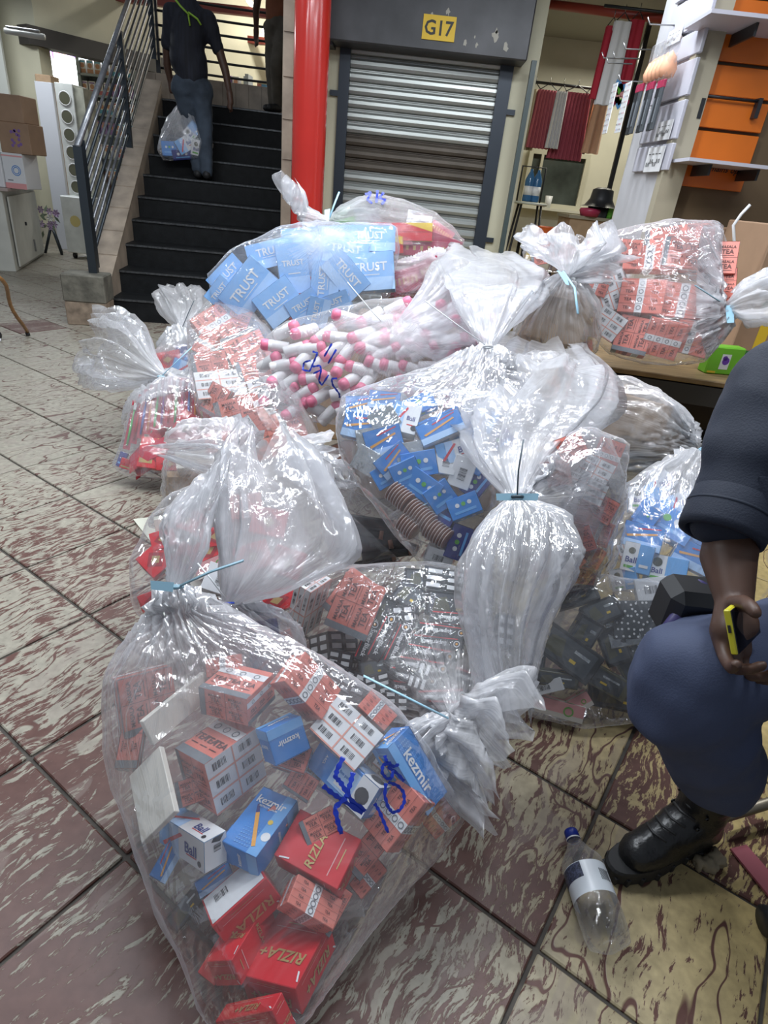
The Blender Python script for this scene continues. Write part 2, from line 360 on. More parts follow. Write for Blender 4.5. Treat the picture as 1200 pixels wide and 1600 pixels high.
SL = RI/GO
def prism(mb, pts, a0, a1, m):
    P = [st(a0, b, z) for b, z in pts]+[st(a1, b, z) for b, z in pts]; n = len(pts)
    mb.add(P, [tuple(range(n))[::-1], tuple(range(n, 2*n))]+[(i, (i+1) % n, n+(i+1) % n, n+i) for i in range(n)], m)
mb = MB(); prism(mb, [(-.04, 0), (2.86, 0), (2.86, 2.1), (2.8, 2.06), (-.04, .30)], -.17, -.0, TAN); sub(mb, 'stair_stringer', stairs)
for i in range(10):
    b0 = .0+i*.29; mb = MB(); z0 = .30+SL*(b0+.04)
    prism(mb, [(b0, z0), (b0+.275, z0+SL*.275), (b0+.275, z0+SL*.275+.014), (b0, z0+.014)], -.175, .005, TAN); sub(mb, 'capping_tile', stairs)
mb = MB(); prism(mb, [(-.04, 0), (2.86, 0), (2.86, 3.3), (-.04, 3.3)], SW, SW+.16, TAN); sub(mb, 'stair_side_wall', stairs)
for i in range(9):
    mb = MB(); prism(mb, [(-.052, .28*i+.01), (-.04, .28*i+.01), (-.04, .28*i+.275), (-.052, .28*i+.275)], SW+.005, SW+.155, TAN); sub(mb, 'wall_tile', stairs)
CONC = mat('old_concrete', (.16, .15, .12), .8, var=.5, vscale=9, bump=.4, bscale=30)
mb = MB(); mb.box(st(-.14, -.17, .30), (.34, .26, .22), CONC, RS, .01); sub(mb, 'plinth_block', stairs)
mb = MB(); mb.box(st(-.14, -.17, .095), (.33, .25, .19), mat('chipped_tile', (.34, .26, .19), .5, var=.5, vscale=12), RS, .006); sub(mb, 'plinth_base', stairs)
# landing upstand
mb = MB(); mb.box(st(SW/2-.1, 3.25, 2.06), (SW+.5, .12, .30), TAN, RS); up = sub(mb, 'landing_upstand', stairs)
for i in range(12):
    mb = MB(); mb.box(st(-.2+i*.155, 3.185, 2.06), (.148, .012, .28), TAN, RS); sub(mb, 'upstand_tile', stairs)
# railing of the stairs
rail = empty('stair_railing', st(-.09, -.12, .4), 'dark steel stair railing of eight slanting bars and a worn handrail', 'railing')
def zr(b): return .42+SL*(b+.12)
for b0, w_ in ((-.12, .065), (-.05, .05), (1.5, .055), (3.02, .06)):
    mb = MB(); zb = zr(b0)-(.02 if b0 < 1 else .03); mb.box(st(-.09, b0, zb+.47), (w_, w_, .94), STEEL, RS); sub(mb, 'railing_post', rail)
for i in range(8):
    h = .10+i*.10; mb = MB(); mb.tube([st(-.09, -.1, zr(-.1)+h), st(-.09, 3.02, zr(3.02)+h)], .013, STEEL2 if i % 3 else STEEL, 8); sub(mb, 'railing_bar', rail)
mb = MB(); mb.tube([st(-.09, -.15, zr(-.15)+.93), st(-.09, 3.1, zr(3.1)+.94)], .024, STEEL2, 10); sub(mb, 'handrail', rail)
rail2 = empty('landing_railing', st(SW/2, 3.25, 2.2), 'black landing railing of level bars behind the man on the stairs', 'railing')
for i in range(8):
    mb = MB(); z = 2.27+i*.135; r_ = .013 if i < 7 else .035
    mb.tube([st(-.09+t*1.75, 3.24+.10*math.sin(math.pi*t), z+.0*t) for t in np.linspace(0, 1, 9)], r_, BLACK, 8); sub(mb, 'railing_bar' if i < 7 else 'handrail', rail2)
for a in (-.09, 1.64):
    mb = MB(); mb.box(st(a, 3.24, 2.75), (.05, .05, 1.15), BLACK, RS); sub(mb, 'railing_post', rail2)
# ------------------------------------------------------------------ red column
RED = mat('red_gloss', (.50, .022, .014), .22, coat=.5, var=.08, vscale=3)
pc_ = atY(480, 300, 5.35); mb = MB(); mb.lathe([(.128, 0), (.128, 3.7)], RED, 40, (np.eye(3), np.array([pc_[0], pc_[1], 0])))
mb.lathe([(.128, .0), (.15, .0), (.15, .02), (.128, .03)], RED, 40, (np.eye(3), np.array([pc_[0], pc_[1], 0])))
tag(rootmesh(mb, 'red_column', (pc_[0], pc_[1], 0)), 'glossy red round steel column between the stairs and the shutter', 'column')
# ------------------------------------------------------------------ roller shutter
FR = mat('shutter_frame', (.035, .045, .06), .4, .3)
SLAT = mat('shutter_slat', (.40, .42, .40), .34, .65, var=.25, vscale=3, stretch=(.4, 1, 6))
SLATD = mat('dark_slat', (.085, .07, .055), .45, .4, var=.2, vscale=6)
HOUS = mat('shutter_box', (.060, .060, .064), .45, .3, var=.35, vscale=4)
sh = empty('roller_shutter', ((xl+xr)/2, YS, 0), 'closed grey metal roller shutter in a dark frame under the G17 sign', 'shutter')
mb = MB(); mb.bb(xl, xl+.09, YS-.03, YS+.06, 0, ztop+.05, FR); sub(mb, 'guide_rail', sh)
mb = MB(); mb.bb(xr-.11, xr, YS-.03, YS+.06, 0, ztop+.05, FR); sub(mb, 'guide_rail', sh)
mb = MB(); mb.bb(xl+.05, xr-.05, YS+.06, YS+.08, 0, ztop+.1, BLACK); sub(mb, 'backing', sh)
npitch = .093; n_ = int(ztop/npitch)+1; slat = None; slatd = None
for i in range(n_):
    z0 = i*npitch; dark = 15 <= i <= 17
    src = slatd if dark else slat
    if src is None:
        mb = MB(); prof = [(0, 0), (-.016, .010), (-.022, .032), (-.020, .056), (-.010, .070), (.004, .074), (.004, .084), (-.006, .086), (-.006, .091), (.004, .093)]
        W = xr-xl-.18; P = [(x, y, z) for y, z in prof for x in (-W/2, W/2)]
        mb.add(P, [(2*k, 2*k+1, 2*k+3, 2*k+2) for k in range(len(prof)-1)], SLATD if dark else SLAT)
        o = mb.build('shutter_slat', sh)
        if dark: slatd = o
        else: slat = o
    else: o = src.copy(); COL.objects.link(o)
    o.location = (-.01, .03, z0); o.name = 'shutter_slat'
    if dark: o['label'] = 'dark slat without shine'
for z in (.95, 1.95):
    for x in (xl-.035, xr+.035):
        mb = MB(); mb.bb(x-.035, x+.035, YS-.03, YS-.01, z-.02, z+.02, FR); sub(mb, 'lock_bracket', sh)
z0, z1 = ztop-.02, ztop+.62; x0, x1 = xl-.06, atY(826, 80, YS-.28)[0]
hb = empty('shutter_housing', ((x0+x1)/2, YS-.28, z0), 'scuffed black metal shutter box carrying the yellow G17 plate', 'shutter box')
mb = MB(); mb.bb(x0, x1, YS-.28, YS, z0, z1, HOUS, .01); sub(mb, 'box_body', hb)
mb = MB(); mb.bb(x0-.08, x0+.02, YS-.2, YS, z0-.02, z1, BLACK); sub(mb, 'end_plate', hb)
SCUF = mat('bare_scuff', (.42, .40, .34), .6)
rng = random.Random(3)
for (px, py, r_) in [(775, 55, .05), (790, 75, .04), (727, 68, .025), (745, 70, .02), (742, 58, .012), (700, 18, .03), (675, 22, .02), (776, 50, .018)]:
    c = atY(px, py, YS-.282); mb = MB(); n = 11
    mb.add([c+np.array([r_*rng.uniform(.3, .9)*math.cos(6.283*k/n)*.8, 0, r_*rng.uniform(.3, 1.1)*math.sin(6.283*k/n)]) for k in range(n)]+[c], [(k, (k+1) % n, n) for k in range(n)], SCUF); sub(mb, 'paint_scuff', hb)
mb = MB(); c = atY(686, 44, YS-.286); hw, hh = .128, .078
YEL = mat('sign_yellow', (.80, .52, .02), .5); INK = mat('sign_ink', (.015, .015, .012), .5)
mb.bb(c[0]-hw, c[0]+hw, c[1]-.004, c[1]+.003, c[2]-hh, c[2]+hh, YEL)
fc = Face(mb, (c[0]-hw, c[1]-.004, c[2]-hh), (2*hw, 0, 0), (0, 0, 2*hh)); fc.text('G17', .5, .5, .66, INK, maxw=.88); sub(mb, 'number_plate', hb)['label'] = 'yellow number plate reading G17'
# ------------------------------------------------------------------ cartons and their print
def C_(n, c, r=.45, **k): return mat(n, c, r, **k)
SAL = C_('salmon_card', (.70, .20, .15), .4); SALL = C_('salmon_light', (.80, .36, .28), .4); GRY = C_('grey_card', (.17, .19, .21), .4)
WHT = C_('white_card', (.78, .79, .80), .4); INKD = C_('brown_ink', (.11, .03, .025), .5); INKB = C_('black_ink', (.02, .02, .025), .5)
REDC = C_('red_card', (.62, .015, .025), .35); REDD = C_('dark_red', (.33, .01, .02), .4); GOLD = C_('gold_print', (.50, .36, .14), .35, metal=.3)
BLU = C_('blue_card', (.03, .22, .62), .35); BLUL = C_('light_blue_card', (.14, .40, .78), .35); SKY = C_('sky_card', (.24, .47, .82), .4)
SKYL = C_('sky_card_light', (.42, .62, .90), .4); ORG = C_('orange_print', (.80, .36, .04), .4); NAVY = C_('navy_print', (.02, .03, .22), .4)
BLK = C_('black_card', (.022, .024, .028), .3); DGR = C_('dark_grey_card', (.07, .08, .09), .4); KRA = C_('kraft_card', (.40, .27, .16), .65, var=.15, vscale=12); KRL = C_('kraft_light', (.52, .38, .25), .6)
CRM = C_('cream_card', (.72, .68, .60), .5); GRN = C_('green_card', (.12, .42, .05), .4); OLV = C_('olive_card', (.11, .11, .07), .35); PNK = C_('pink_card', (.78, .36, .36), .4)
YLW = C_('yellow_card', (.80, .55, .04), .4); FOIL = C_('silver_foil', (.55, .58, .58), .22, metal=.85, bump=.8, bscale=40); MAG = C_('magenta_card', (.36, .03, .08), .4)
def pat_tea(f, v, rng):
    if v == 0:      # stacked small tea packs: two by two with their lettering
        f.rect(.0, .0, .12, 1, GRY)
        for i in range(2):
            for j in range(2):
                u, w_ = .34+.42*i, .27+.46*j
                f.text('MASALA', u, w_+.10, .10, INKD, maxw=.36); f.text('TEA', u, w_-.05, .14, INKD, maxw=.3)
                f.rect(u-.15, w_-.18, u+.15, w_-.165, INKD)
        f.rect(.545, 0, .553, 1, INKD); f.rect(.12, .495, 1, .503, INKD)
    elif v == 1:    # white strip with round emblems
        f.rect(0, .0, 1, .16, GRY); f.rect(0, .62, 1, .82, WHT)
        for i in range(3): f.ring(.2+.3*i, .72, .07*f.lv, GRY); f.text('TEA', .2+.3*i, .42, .13, INKD)
        for i in range(3): f.rect(.08+.3*i, .26, .3+.3*i, .28, INKD)
    else:           # the barcode side
        f.rect(0, 0, 1, 1, WHT)
        for i in range(3): f.rect(0, i/3, 1, i/3+.035, SALL, 2)
        for i in range(2):
            for j in range(3): f.barcode(.08+.5*i, j/3+.08, .40+.5*i, j/3+.28, 2, 11, INKB)
        f.rect(.485, 0, .51, 1, SALL, 3)
def pat_strip(f, v, rng):
    if v == 2: pat_tea(f, 2, rng); return
    f.rect(.38, 0, .55, 1, WHT)
    for j in range(4):
        f.text('TEA', .2, .14+.24*j, .09, INKD, maxw=.3); f.text('TEA', .78, .14+.24*j, .09, INKD, maxw=.3); f.ring(.465, .14+.24*j, .055*f.lu, GRY, 3)
        f.rect(.0, .255+.24*j, 1, .262+.24*j, INKD, 2)
def pat_trust(f, v, rng):
    f.rect(0, 0, 1, .34, SKYL)
    if v == 0: f.text('TRUST', .5, .62, .30, WHT, maxw=.72); f.rect(.3, .40, .7, .42, WHT)
    elif v == 1: f.rect(.18, .22, .62, .78, SKYL, 2); f.barcode(.22, .3, .58, .72, 3, 12, SKY, WHT); f.text('TRUST', .80, .5, .12, WHT, turn=1)
    else: f.text('TRUST', .32, .7, .2, WHT)
def pat_kez(f, v, rng):
    f.rect(0, 0, 1, .28, BLUL)
    for i in range(10):
        for j in range(6): f.disc(.08+.05*i, .34+.07*j, .012*f.lu*(1-i*.07), BLUL, 2, 6)
    if v == 0:
        f.text('kezmir', .80, .5, .26, WHT, maxw=.8, turn=3); f.text('METRO MEDIUM', .70, .5, .07, WHT, maxw=.5, turn=3)
        f.poly([(.10, .26), (.13, .18), (.60, .62), (.57, .70)], ORG, 3); f.poly([(.60, .62), (.57, .70), (.70, .80), (.72, .77)], NAVY, 3); f.disc(.52, .22, .04*f.lu, YLW, 3); f.disc(.3, .1, .07*f.lu, WHT, 3)
    else: f.text('kezmir', .5, .5, .4, WHT, maxw=.6)
def pat_bail(f, v, rng):
    if v == 2: f.rect(0, 0, 1, 1, WHT); f.barcode(.2, .3, .5, .8, 2, 10, INKB); f.poly([(0, .4), (.12, .3), (.2, .7), (0, .9)], BLK, 2); return
    f.rect(.45, 0, 1, 1, WHT); f.rect(.25, 0, .46, 1, SKYL, 2); f.text('Ball', .72, .5, .36, NAVY, maxw=.3); f.rect(.62, .26, .84, .30, REDC, 2)
    f.poly([(.1, .2), (.14, .1), (.55, .8), (.5, .86)], REDC, 3); f.disc(.9, .2, .1*f.lv, BLK, 3)
def pat_aac(f, v, rng):
    f.text('AACL', .2, .55, .3, WHT, maxw=.3, turn=3); f.rect(.36, .12, .74, .9, SKYL); f.rect(.45, .2, .7, .3, WHT, 2); f.text('fine point', .55, .6, .12, BLU, 3, .3); f.rect(.74, 0, 1, 1, WHT, 2); f.disc(.86, .5, .1*f.lu, BLK, 3)
def pat_riz(f, v, rng):
    if v == 2: f.rect(.03, .05, .97, .95, WHT); f.barcode(.55, .15, .85, .5, 2, 12, INKB); return
    f.text('RIZLA+', .5, .62 if v == 0 else .5, .34, GOLD, maxw=.8, slant=.15)
    f.rect(.12, .20, .88, .215, PNK); f.rect(.3, .12, .7, .135, GOLD)
    f.poly([(.06, .78), (.09, .78), (.04, .92), (.01, .92)], WHT, 2)
def pat_sup(f, v, rng):
    if v < 2:
        f.text('SuperBlack', .56, .52, .46, WHT, maxw=.74); f.rect(.1, .08, .95, .16, REDC); f.ring(.11, .52, .26*f.lv, WHT, w=.25); f.disc(.11, .52, .1*f.lv, ORG)
    else:
        for i in range(2):
            for j in range(3): f.rect(.12+.44*i, .08+.31*j, .46+.44*i, .28+.31*j, WHT)
def pat_packs(f, v, rng):
    n, m = 2, 3
    for i in range(n):
        for j in range(m): f.rect(.1+i/n*.95, .08+j/m*.95, .1+i/n*.95+.32, .08+j/m*.95+.18, WHT)
    f.rect(.49, 0, .51, 1, DGR); f.rect(0, .33, 1, .35, DGR); f.rect(0, .66, 1, .68, DGR)
def pat_dot(f, v, rng):
    for i in range(3): f.disc(.3+.2*i, .6, .07*f.lu, WHT if i != 1 else GRN)
    f.rect(.15, .2, .85, .32, BLUL)
    if v == 2: f.rect(0, 0, 1, 1, WHT, 2)
def pat_pen(f, v, rng):
    f.rect(0, 0, 1, .3, SKYL); f.poly([(.1, .45), (.13, .36), (.85, .66), (.84, .73)], ORG, 2); f.poly([(.35, .80), (.36, .74), (.9, .9), (.9, .94)], REDC, 2)
    if v == 2: f.rect(0, 0, 1, 1, WHT, 2); f.rect(.3, .3, .6, .6, BLUL, 3)
def pat_medic(f, v, rng):
    f.rect(.0, 0, .5, 1, WHT); f.disc(.28, .72, .12*f.lu, OLV, 3); f.text('Ball', .3, .4, .2, NAVY, maxw=.4); f.rect(.1, .1, .42, .2, GRN, 2); f.rect(.6, .2, .9, .3, WHT, 2)
def pat_reddia(f, v, rng):
    f.poly([(.5, .12), (.85, .5), (.5, .88), (.15, .5)], REDD, 1); f.poly([(.5, .3), (.68, .5), (.5, .7), (.32, .5)], GOLD, 2)
    if v == 2: f.barcode(.2, .1, .6, .35, 2, 9, INKB, WHT)
def pat_kraft(f, v, rng): f.rect(.44, 0, .56, 1, KRL)
def pat_plain(f, v, rng): pass
def pat_dark(f, v, rng):
    f.rect(.08, .1, .92, .9, DGR); f.poly([(.15, .2), (.5, .25), (.4, .8), (.2, .7)], OLV, 2); f.rect(.6, .6, .85, .7, FOIL, 2); f.rect(.6, .3, .7, .4, YLW, 2)
def pat_speck(f, v, rng):
    for i in range(8):
        for j in range(6): f.disc((i+.5+rng.uniform(-.3, .3))/8, (j+.5+rng.uniform(-.3, .3))/6, .03*f.lu, WHT, 1, 5)
def pat_pink(f, v, rng): f.rect(.0, .0, 1, .3, CRM); f.ring(.7, .5, .1*f.lu, GRN)
def pat_yel(f, v, rng): f.poly([(.55, 1), (1, 1), (1, .5)], YLW, 1); f.rect(.05, .15, .5, .3, GOLD); f.rect(0, .48, 1, .52, REDD)
def pat_row(f, v, rng):
    for i in range(9): f.rect(.05+.105*i, .35, .09+.105*i, .65, GOLD)
def pat_garn(f, v, rng):
    f.rect(0, 0, 1, .45, REDC); f.poly([(.2, .4), (.5, .5), (.3, .9)], YLW, 2); f.rect(.55, .6, .9, .7, GRN, 2)
KIND = {  # base, pattern, object name, description, category
 'tea': (SAL, pat_tea, 'tea_carton', 'salmon-red tea carton', 'carton'), 'strip': (SAL, pat_strip, 'tea_carton', 'salmon carton with white strip', 'carton'),
 'bar': (SALL, lambda f, v, r: pat_tea(f, 2, r), 'tea_carton', 'tea carton, barcode side out', 'carton'),
 'trust': (SKY, pat_trust, 'printed_carton', 'sky-blue carton', 'carton'), 'kez': (BLU, pat_kez, 'pen_carton', 'bright blue pen carton with an orange pen', 'pen box'),
 'bail': (BLUL, pat_bail, 'pen_carton', 'blue-white pen carton', 'pen box'), 'aac': (BLU, pat_aac, 'pen_carton', 'blue carton with a black spotted white end', 'pen box'),
 'riz': (REDC, pat_riz, 'paper_carton', 'red carton with gold lettering', 'carton'), 'sup': (BLK, pat_sup, 'battery_pack', 'black pack with white lettering', 'battery pack'),
 'packs': (BLK, pat_packs, 'battery_block', 'black block of packs with white ends', 'battery pack'), 'dot': (BLU, pat_dot, 'blade_carton', 'small blue carton with three dots', 'carton'),
 'pen': (BLU, pat_pen, 'pen_carton', 'blue pen carton with white ends', 'pen box'), 'medic': (BLUL, pat_medic, 'small_carton', 'blue-white carton with olive spot', 'carton'),
 'red': (REDC, pat_reddia, 'red_carton', 'red carton with a dark diamond', 'carton'), 'kraft': (KRA, pat_kraft, 'cardboard_box', 'plain brown cardboard box', 'box'),
 'cream': (CRM, pat_plain, 'cardboard_flap', 'plain cream card box', 'box'), 'dark': (BLK, pat_dark, 'dark_packet', 'dark glossy packet', 'packet'),
 'olive': (OLV, pat_dark, 'olive_packet', 'olive and black packet', 'packet'), 'speck': (DGR, pat_speck, 'speckled_packet', 'grey packet speckled white', 'packet'),
 'pink': (PNK, pat_pink, 'pink_packet', 'flat pink packet', 'packet'), 'yel': (REDC, pat_yel, 'sweet_box', 'red box with a yellow corner', 'box'),
 'row': (MAG, pat_row, 'sweet_box', 'dark red box with a row of gold marks', 'box'), 'foil': (FOIL, pat_plain, 'foil_packet', 'crumpled silver foil packet', 'packet'),
 'green': (GRN, pat_plain, 'green_box', 'dark green box', 'box'), 'white': (WHT, lambda f, v, r: f.barcode(.2, .2, .7, .7, 1, 12, INKB), 'white_carton', 'white carton with a barcode', 'carton'),
 'navy': (NAVY, pat_dot, 'navy_box', 'dark blue box', 'box'), 'mag': (MAG, pat_row, 'striped_packet', 'dark pink striped packet', 'packet')}
def carton(kind, O, e1, e2, e3, read=0., vs=(0, 1, 2)):
    """O nearest corner, e1,e2,e3 edge vectors; read = image direction (deg) in which the print is read"""
    O, e1, e2, e3 = map(lambda a: np.array(a, float), (O, e1, e2, e3))
    base, pat, nm, desc, cat = KIND[kind]; mb = MB(); rng = random.Random(int(O[0]*9999))
    c = O+(e1+e2+e3)/2; l = [np.linalg.norm(e) for e in (e1, e2, e3)]
    if np.dot(np.cross(e1, e2), e3) < 0: R = np.column_stack([e2/l[1], e1/l[0], e3/l[2]]); dim = (l[1], l[0], l[2])
    else: R = np.column_stack([e1/l[0], e2/l[1], e3/l[2]]); dim = tuple(l)
    mb.box(c, dim, base, R, min(.0012, min(dim)*.2))
    rd = CM @ np.array([math.cos(math.radians(read)), math.sin(math.radians(read)), 0])
    E3 = (e1, e2, e3)
    for k, (i, j, kk) in enumerate(((0, 1, 2), (0, 2, 1), (1, 2, 0))):
        for side in (0, 1):
            U, W, X = E3[i], E3[j], E3[kk]; o_ = O+X*side; out = X*(1 if side else -1)
            if np.dot(np.cross(U, W), out) < 0: U, W = W, U
            best = max(range(4), key=lambda r: np.dot(((U, W, -U, -W)[r]), rd)/np.linalg.norm((U, W)[r % 2]))
            pat(Face(mb, o_, U, W, best), vs[k], rng)
    o = rootmesh(mb, nm, c); return o
def solve3(D, P0, P1, P2, P3=None, thick=.1, flip=1):
    O = atD(*P0, D); w0 = ray(*P0); s = D/F
    zc = ray(*P0); zc = zc/np.linalg.norm(zc); xc = CX-zc*CX.dot(zc); xc /= np.linalg.norm(xc); yc = np.cross(xc, zc)
    def e(P): q = atD(*P, D)-O; return np.array([q.dot(xc), q.dot(yc)])
    a, b = e(P1), e(P2)
    if P3 is not None:
        c = e(P3); ab, ac, bc = -a.dot(b), -a.dot(c), -b.dot(c); ab, ac, bc = max(ab, 1e-5), max(ac, 1e-5), max(bc, 1e-5)
        z = [math.sqrt(ab*ac/bc), math.sqrt(ab*bc/ac), math.sqrt(ac*bc/ab)]
        Ls = [np.linalg.norm(v) for v in (a, b, c)]; z = [min(zz, 1.6*L) for zz, L in zip(z, Ls)]
        M3 = np.column_stack([np.append(a, z[0]), np.append(b, z[1]), np.append(c, z[2])])
        L3 = np.linalg.norm(M3, axis=0); U, _, Vt = np.linalg.svd(M3/L3); Q = (U @ Vt)*L3
    else:
        k = a.dot(b); la, lb = np.linalg.norm(a), np.linalg.norm(b); z1 = flip*math.sqrt(abs(k)*la/lb+1e-12); z2 = -k/z1 if abs(z1) > 1e-5 else 0
        A3, B3 = np.append(a, z1), np.append(b, z2); c3 = np.cross(A3, B3); c3 /= np.linalg.norm(c3)
        if c3[2] < 0: c3 = -c3
        Q = np.column_stack([A3, B3, c3*thick])
    W = np.column_stack([xc, yc, zc]) @ Q
    return O, W[:, 0], W[:, 1], W[:, 2]
# ------------------------------------------------------------------ plastic bags
def loft(stations, n=26, m=72, taper=.7, close=True):
    C, Aa, Bb = [], [], []; S_ = []
    for s in stations:
        x0, y0, x1, y1, z = s[:5]; th = s[5] if len(s) > 5 else taper
        c = atY((x0+x1)/2, (y0+y1)/2, z) if z > 1.25 else atz((x0+x1)/2, (y0+y1)/2, z)
        D = depth(c); L_, R_ = atD(x0, y0, D), atD(x1, y1, D); C.append(c); Aa.append((R_-L_)/2); S_.append(th)
    C = np.array(C); Aa = np.array(Aa); k = len(C)
    d = np.r_[0, np.cumsum(np.linalg.norm(np.diff(C, axis=0), axis=1)+.02)]; t = np.linspace(0, d[-1], n)
    def itp(Y):
        Y = np.array(Y); o = np.column_stack([np.interp(t, d, Y[:, i]) for i in range(Y.shape[1])])
        for _ in range(2): o[1:-1] = (o[:-2]+2*o[1:-1]+o[2:])/4
        return o
    Ci, Ai, Ti = itp(C), itp(Aa), itp(np.array(S_)[:, None])[:, 0]
    rings = []
    for i in range(n):
        tg = Ci[min(i+1, n-1)]-Ci[max(i-1, 0)]; tg /= np.linalg.norm(tg)+1e-9; a = Ai[i]; la = np.linalg.norm(a)
        vd = Ci[i]-C0; vd /= np.linalg.norm(vd); b = np.cross(a/(la+1e-9), tg)
        b = b if b.dot(vd) > 0 else -b
        b = b*.55+vd*.45 if b.dot(vd) > .3 else vd; b /= np.linalg.norm(b)
        sc = Ti[i]
        ph = np.arange(m)*2*math.pi/m; cs, sn = np.cos(ph), np.sin(ph)
        e = .85; cs, sn = np.sign(cs)*np.abs(cs)**e, np.sign(sn)*np.abs(sn)**e
        rings.append(Ci[i]+np.outer(cs, a)+np.outer(sn, b)*la*sc)
    P = np.array(rings); return P, Ci
def tomesh(P, close0=True, close1=True):
    n, m, _ = P.shape; vs = P.reshape(-1, 3).tolist(); fs = [(i*m+k, i*m+(k+1) % m, (i+1)*m+(k+1) % m, (i+1)*m+k) for i in range(n-1) for k in range(m)]
    if close0: vs.append(P[0].mean(0).tolist()); fs += [(len(vs)-1, (k+1) % m, k) for k in range(m)]
    if close1: vs.append(P[-1].mean(0).tolist()); b = (n-1)*m; fs += [(len(vs)-1, b+k, b+(k+1) % m) for k in range(m)]
    return vs, fs
def bvh(vs, fs): return BVHTree.FromPolygons([tuple(v) for v in vs], [tuple(f) for f in fs])
def nz(p, s, seed=0): return noise.noise(Vector((p[0]*s+seed, p[1]*s+seed*.7, p[2]*s-seed)))
def ridge(p, s, seed=0): return 1-2.2*abs(nz(p, s, seed))
def film_object(name, P, mt, seed, neck=None, amp=.012, pleat=.035, npl=17, gr=.22, contents=None, spine=None, tight=.55, close0=True, close1=True, parent=None, ends=0, base=0., fan=0., nfan=9, floorclamp=True, g0=0., open_neck=True):
    n, m, _ = P.shape; Q = P.copy(); hull = None
    if contents:
        bm = bmesh.new()
        for q in contents: bm.verts.new(q)
        if neck is not None and open_neck: bm.verts.new(neck)
        r = bmesh.ops.convex_hull(bm, input=bm.verts[:]); bm.verts.index_update(); bm.faces.ensure_lookup_table()
        bm.verts.index_update(); hv = [tuple(v.co) for v in bm.verts]; hf = [[v.index for v in f.verts] for f in bm.faces]; hull = BVHTree.FromPolygons(hv, hf); bm.free()
    for i in range(n):
        for k in range(m):
            p = Q[i, k]; c = spine[i] if spine is not None else P[i].mean(0); d = p-c; ld = np.linalg.norm(d)
            if hull is not None and ld > 1e-5:
                u = d/ld; h = hull.ray_cast(V(c+u*3), V(-u), 3.0)
                if h[0] is not None:
                    hd = 3-h[3]+.008; ld2 = hd+max(0, ld-hd)*(1-tight); p = c+u*ld2
            Q[i, k] = p
    ctr = P.reshape(-1, 3).mean(0); g = np.zeros((n, m)); pa = np.zeros((n, m))
    nrm = np.zeros_like(Q)
    du = np.roll(Q, -1, 1)-np.roll(Q, 1, 1); dv = np.gradient(Q, axis=0); nrm = np.cross(du.reshape(-1, 3), dv.reshape(-1, 3)).reshape(n, m, 3); nrm /= np.linalg.norm(nrm, axis=2, keepdims=True)+1e-9
    out = (Q-P.mean(1)[:, None, :]); sg = np.sign((nrm*out).sum(2)).reshape(n, m, 1); sg[sg == 0] = 1; nrm *= sg
    if neck is not None:
        nk = np.array(neck); ax = ctr-nk; ax /= np.linalg.norm(ax)+1e-9; a1 = np.cross(ax, [0.3, .2, 1]); a1 /= np.linalg.norm(a1); a2 = np.cross(ax, a1)
    for i in range(n):
        for k in range(m):
            p = Q[i, k]; dd = amp*(ridge(p, 5.5, seed)*.9+ridge(p, 12, seed+3)*.35+nz(p, 24, seed)*.08)
            if neck is not None:
                q = p-nk; r = np.linalg.norm(q); an = math.atan2(q.dot(a2), q.dot(a1)) + .25*nz(p, 5, seed)
                f = math.exp(-max(0, r-.03)/gr); s_ = .5*math.cos(an*npl)+.32*math.cos(an*npl*2.3+seed)+.25*math.cos(an*npl*4.1-seed)
                dd += pleat*f*min(1, r/.06)*s_; g[i, k] = f; pa[i, k] = an
            if ends: e = abs(i/(n-1)); dd += ends*e*(nz(p, 9, seed+5))*1.6
            dd = min(dd, .05)
            if fan:
                t = i/(n-1); cc = Q[i].mean(0) if False else P[i].mean(0); rd = P[i, k]-cc; ph = k/m*nfan+1.3*nz(P[0].mean(0)+np.array([k/m*3, t*.8, seed]), 1.0, seed)
                tri_ = abs((ph % 1)-.5)*4-1; tri2 = abs(((ph*2.37+t*.6) % 1)-.5)*4-1
                q_ = rd*(fan*(tri_*.75+tri2*.4)*min(1, t*3)); dd *= .6
                tg = (P[-1].mean(0)-P[0].mean(0)); tg /= np.linalg.norm(tg)+1e-9
                q_ = q_+tg*max(0, t-.45)*.13*(tri_*.7+1.4*nz(np.array([math.cos(k/m*6.283), math.sin(k/m*6.283), seed]), 2.2, seed))
                p = p+q_; pa[i, k] = k/m*6.283; g[i, k] = max(g[i, k], .18*(1-t))
            Q[i, k] = p+nrm[i, k]*dd
    if floorclamp: Q[:, :, 2] = np.where(Q[:, :, 2] < .006, .006+.004*np.abs(np.sin(Q[:, :, 0]*60)), Q[:, :, 2])
    vs, fs = tomesh(Q, close0, close1); me = bpy.data.meshes.new(name); me.from_pydata(vs, [], fs); me.materials.append(mt)
    me.polygons.foreach_set('use_smooth', [True]*len(fs)); at = me.attributes.new('gather', 'FLOAT', 'POINT'); gg = np.r_[g.reshape(-1), [0]*(len(vs)-n*m)]+g0; at.data.foreach_set('value', gg.astype(np.float32)); a2_ = me.attributes.new('pang', 'FLOAT', 'POINT'); a2_.data.foreach_set('value', np.r_[pa.reshape(-1), [0]*(len(vs)-n*m)].astype(np.float32)); me.update()
    o = bpy.data.objects.new(name, me); COL.objects.link(o)
    tri = bvh(vs, fs)
    if parent is None: c = Q.reshape(-1, 3).mean(0); c[2] = Q[:, :, 2].min(); o.data.transform(Matrix.Translation(-V(c))); o.location = V(c)
    else: o.parent = parent; o.data.transform(Matrix.Translation(-parent.location))
    return o, tri, (vs, fs)
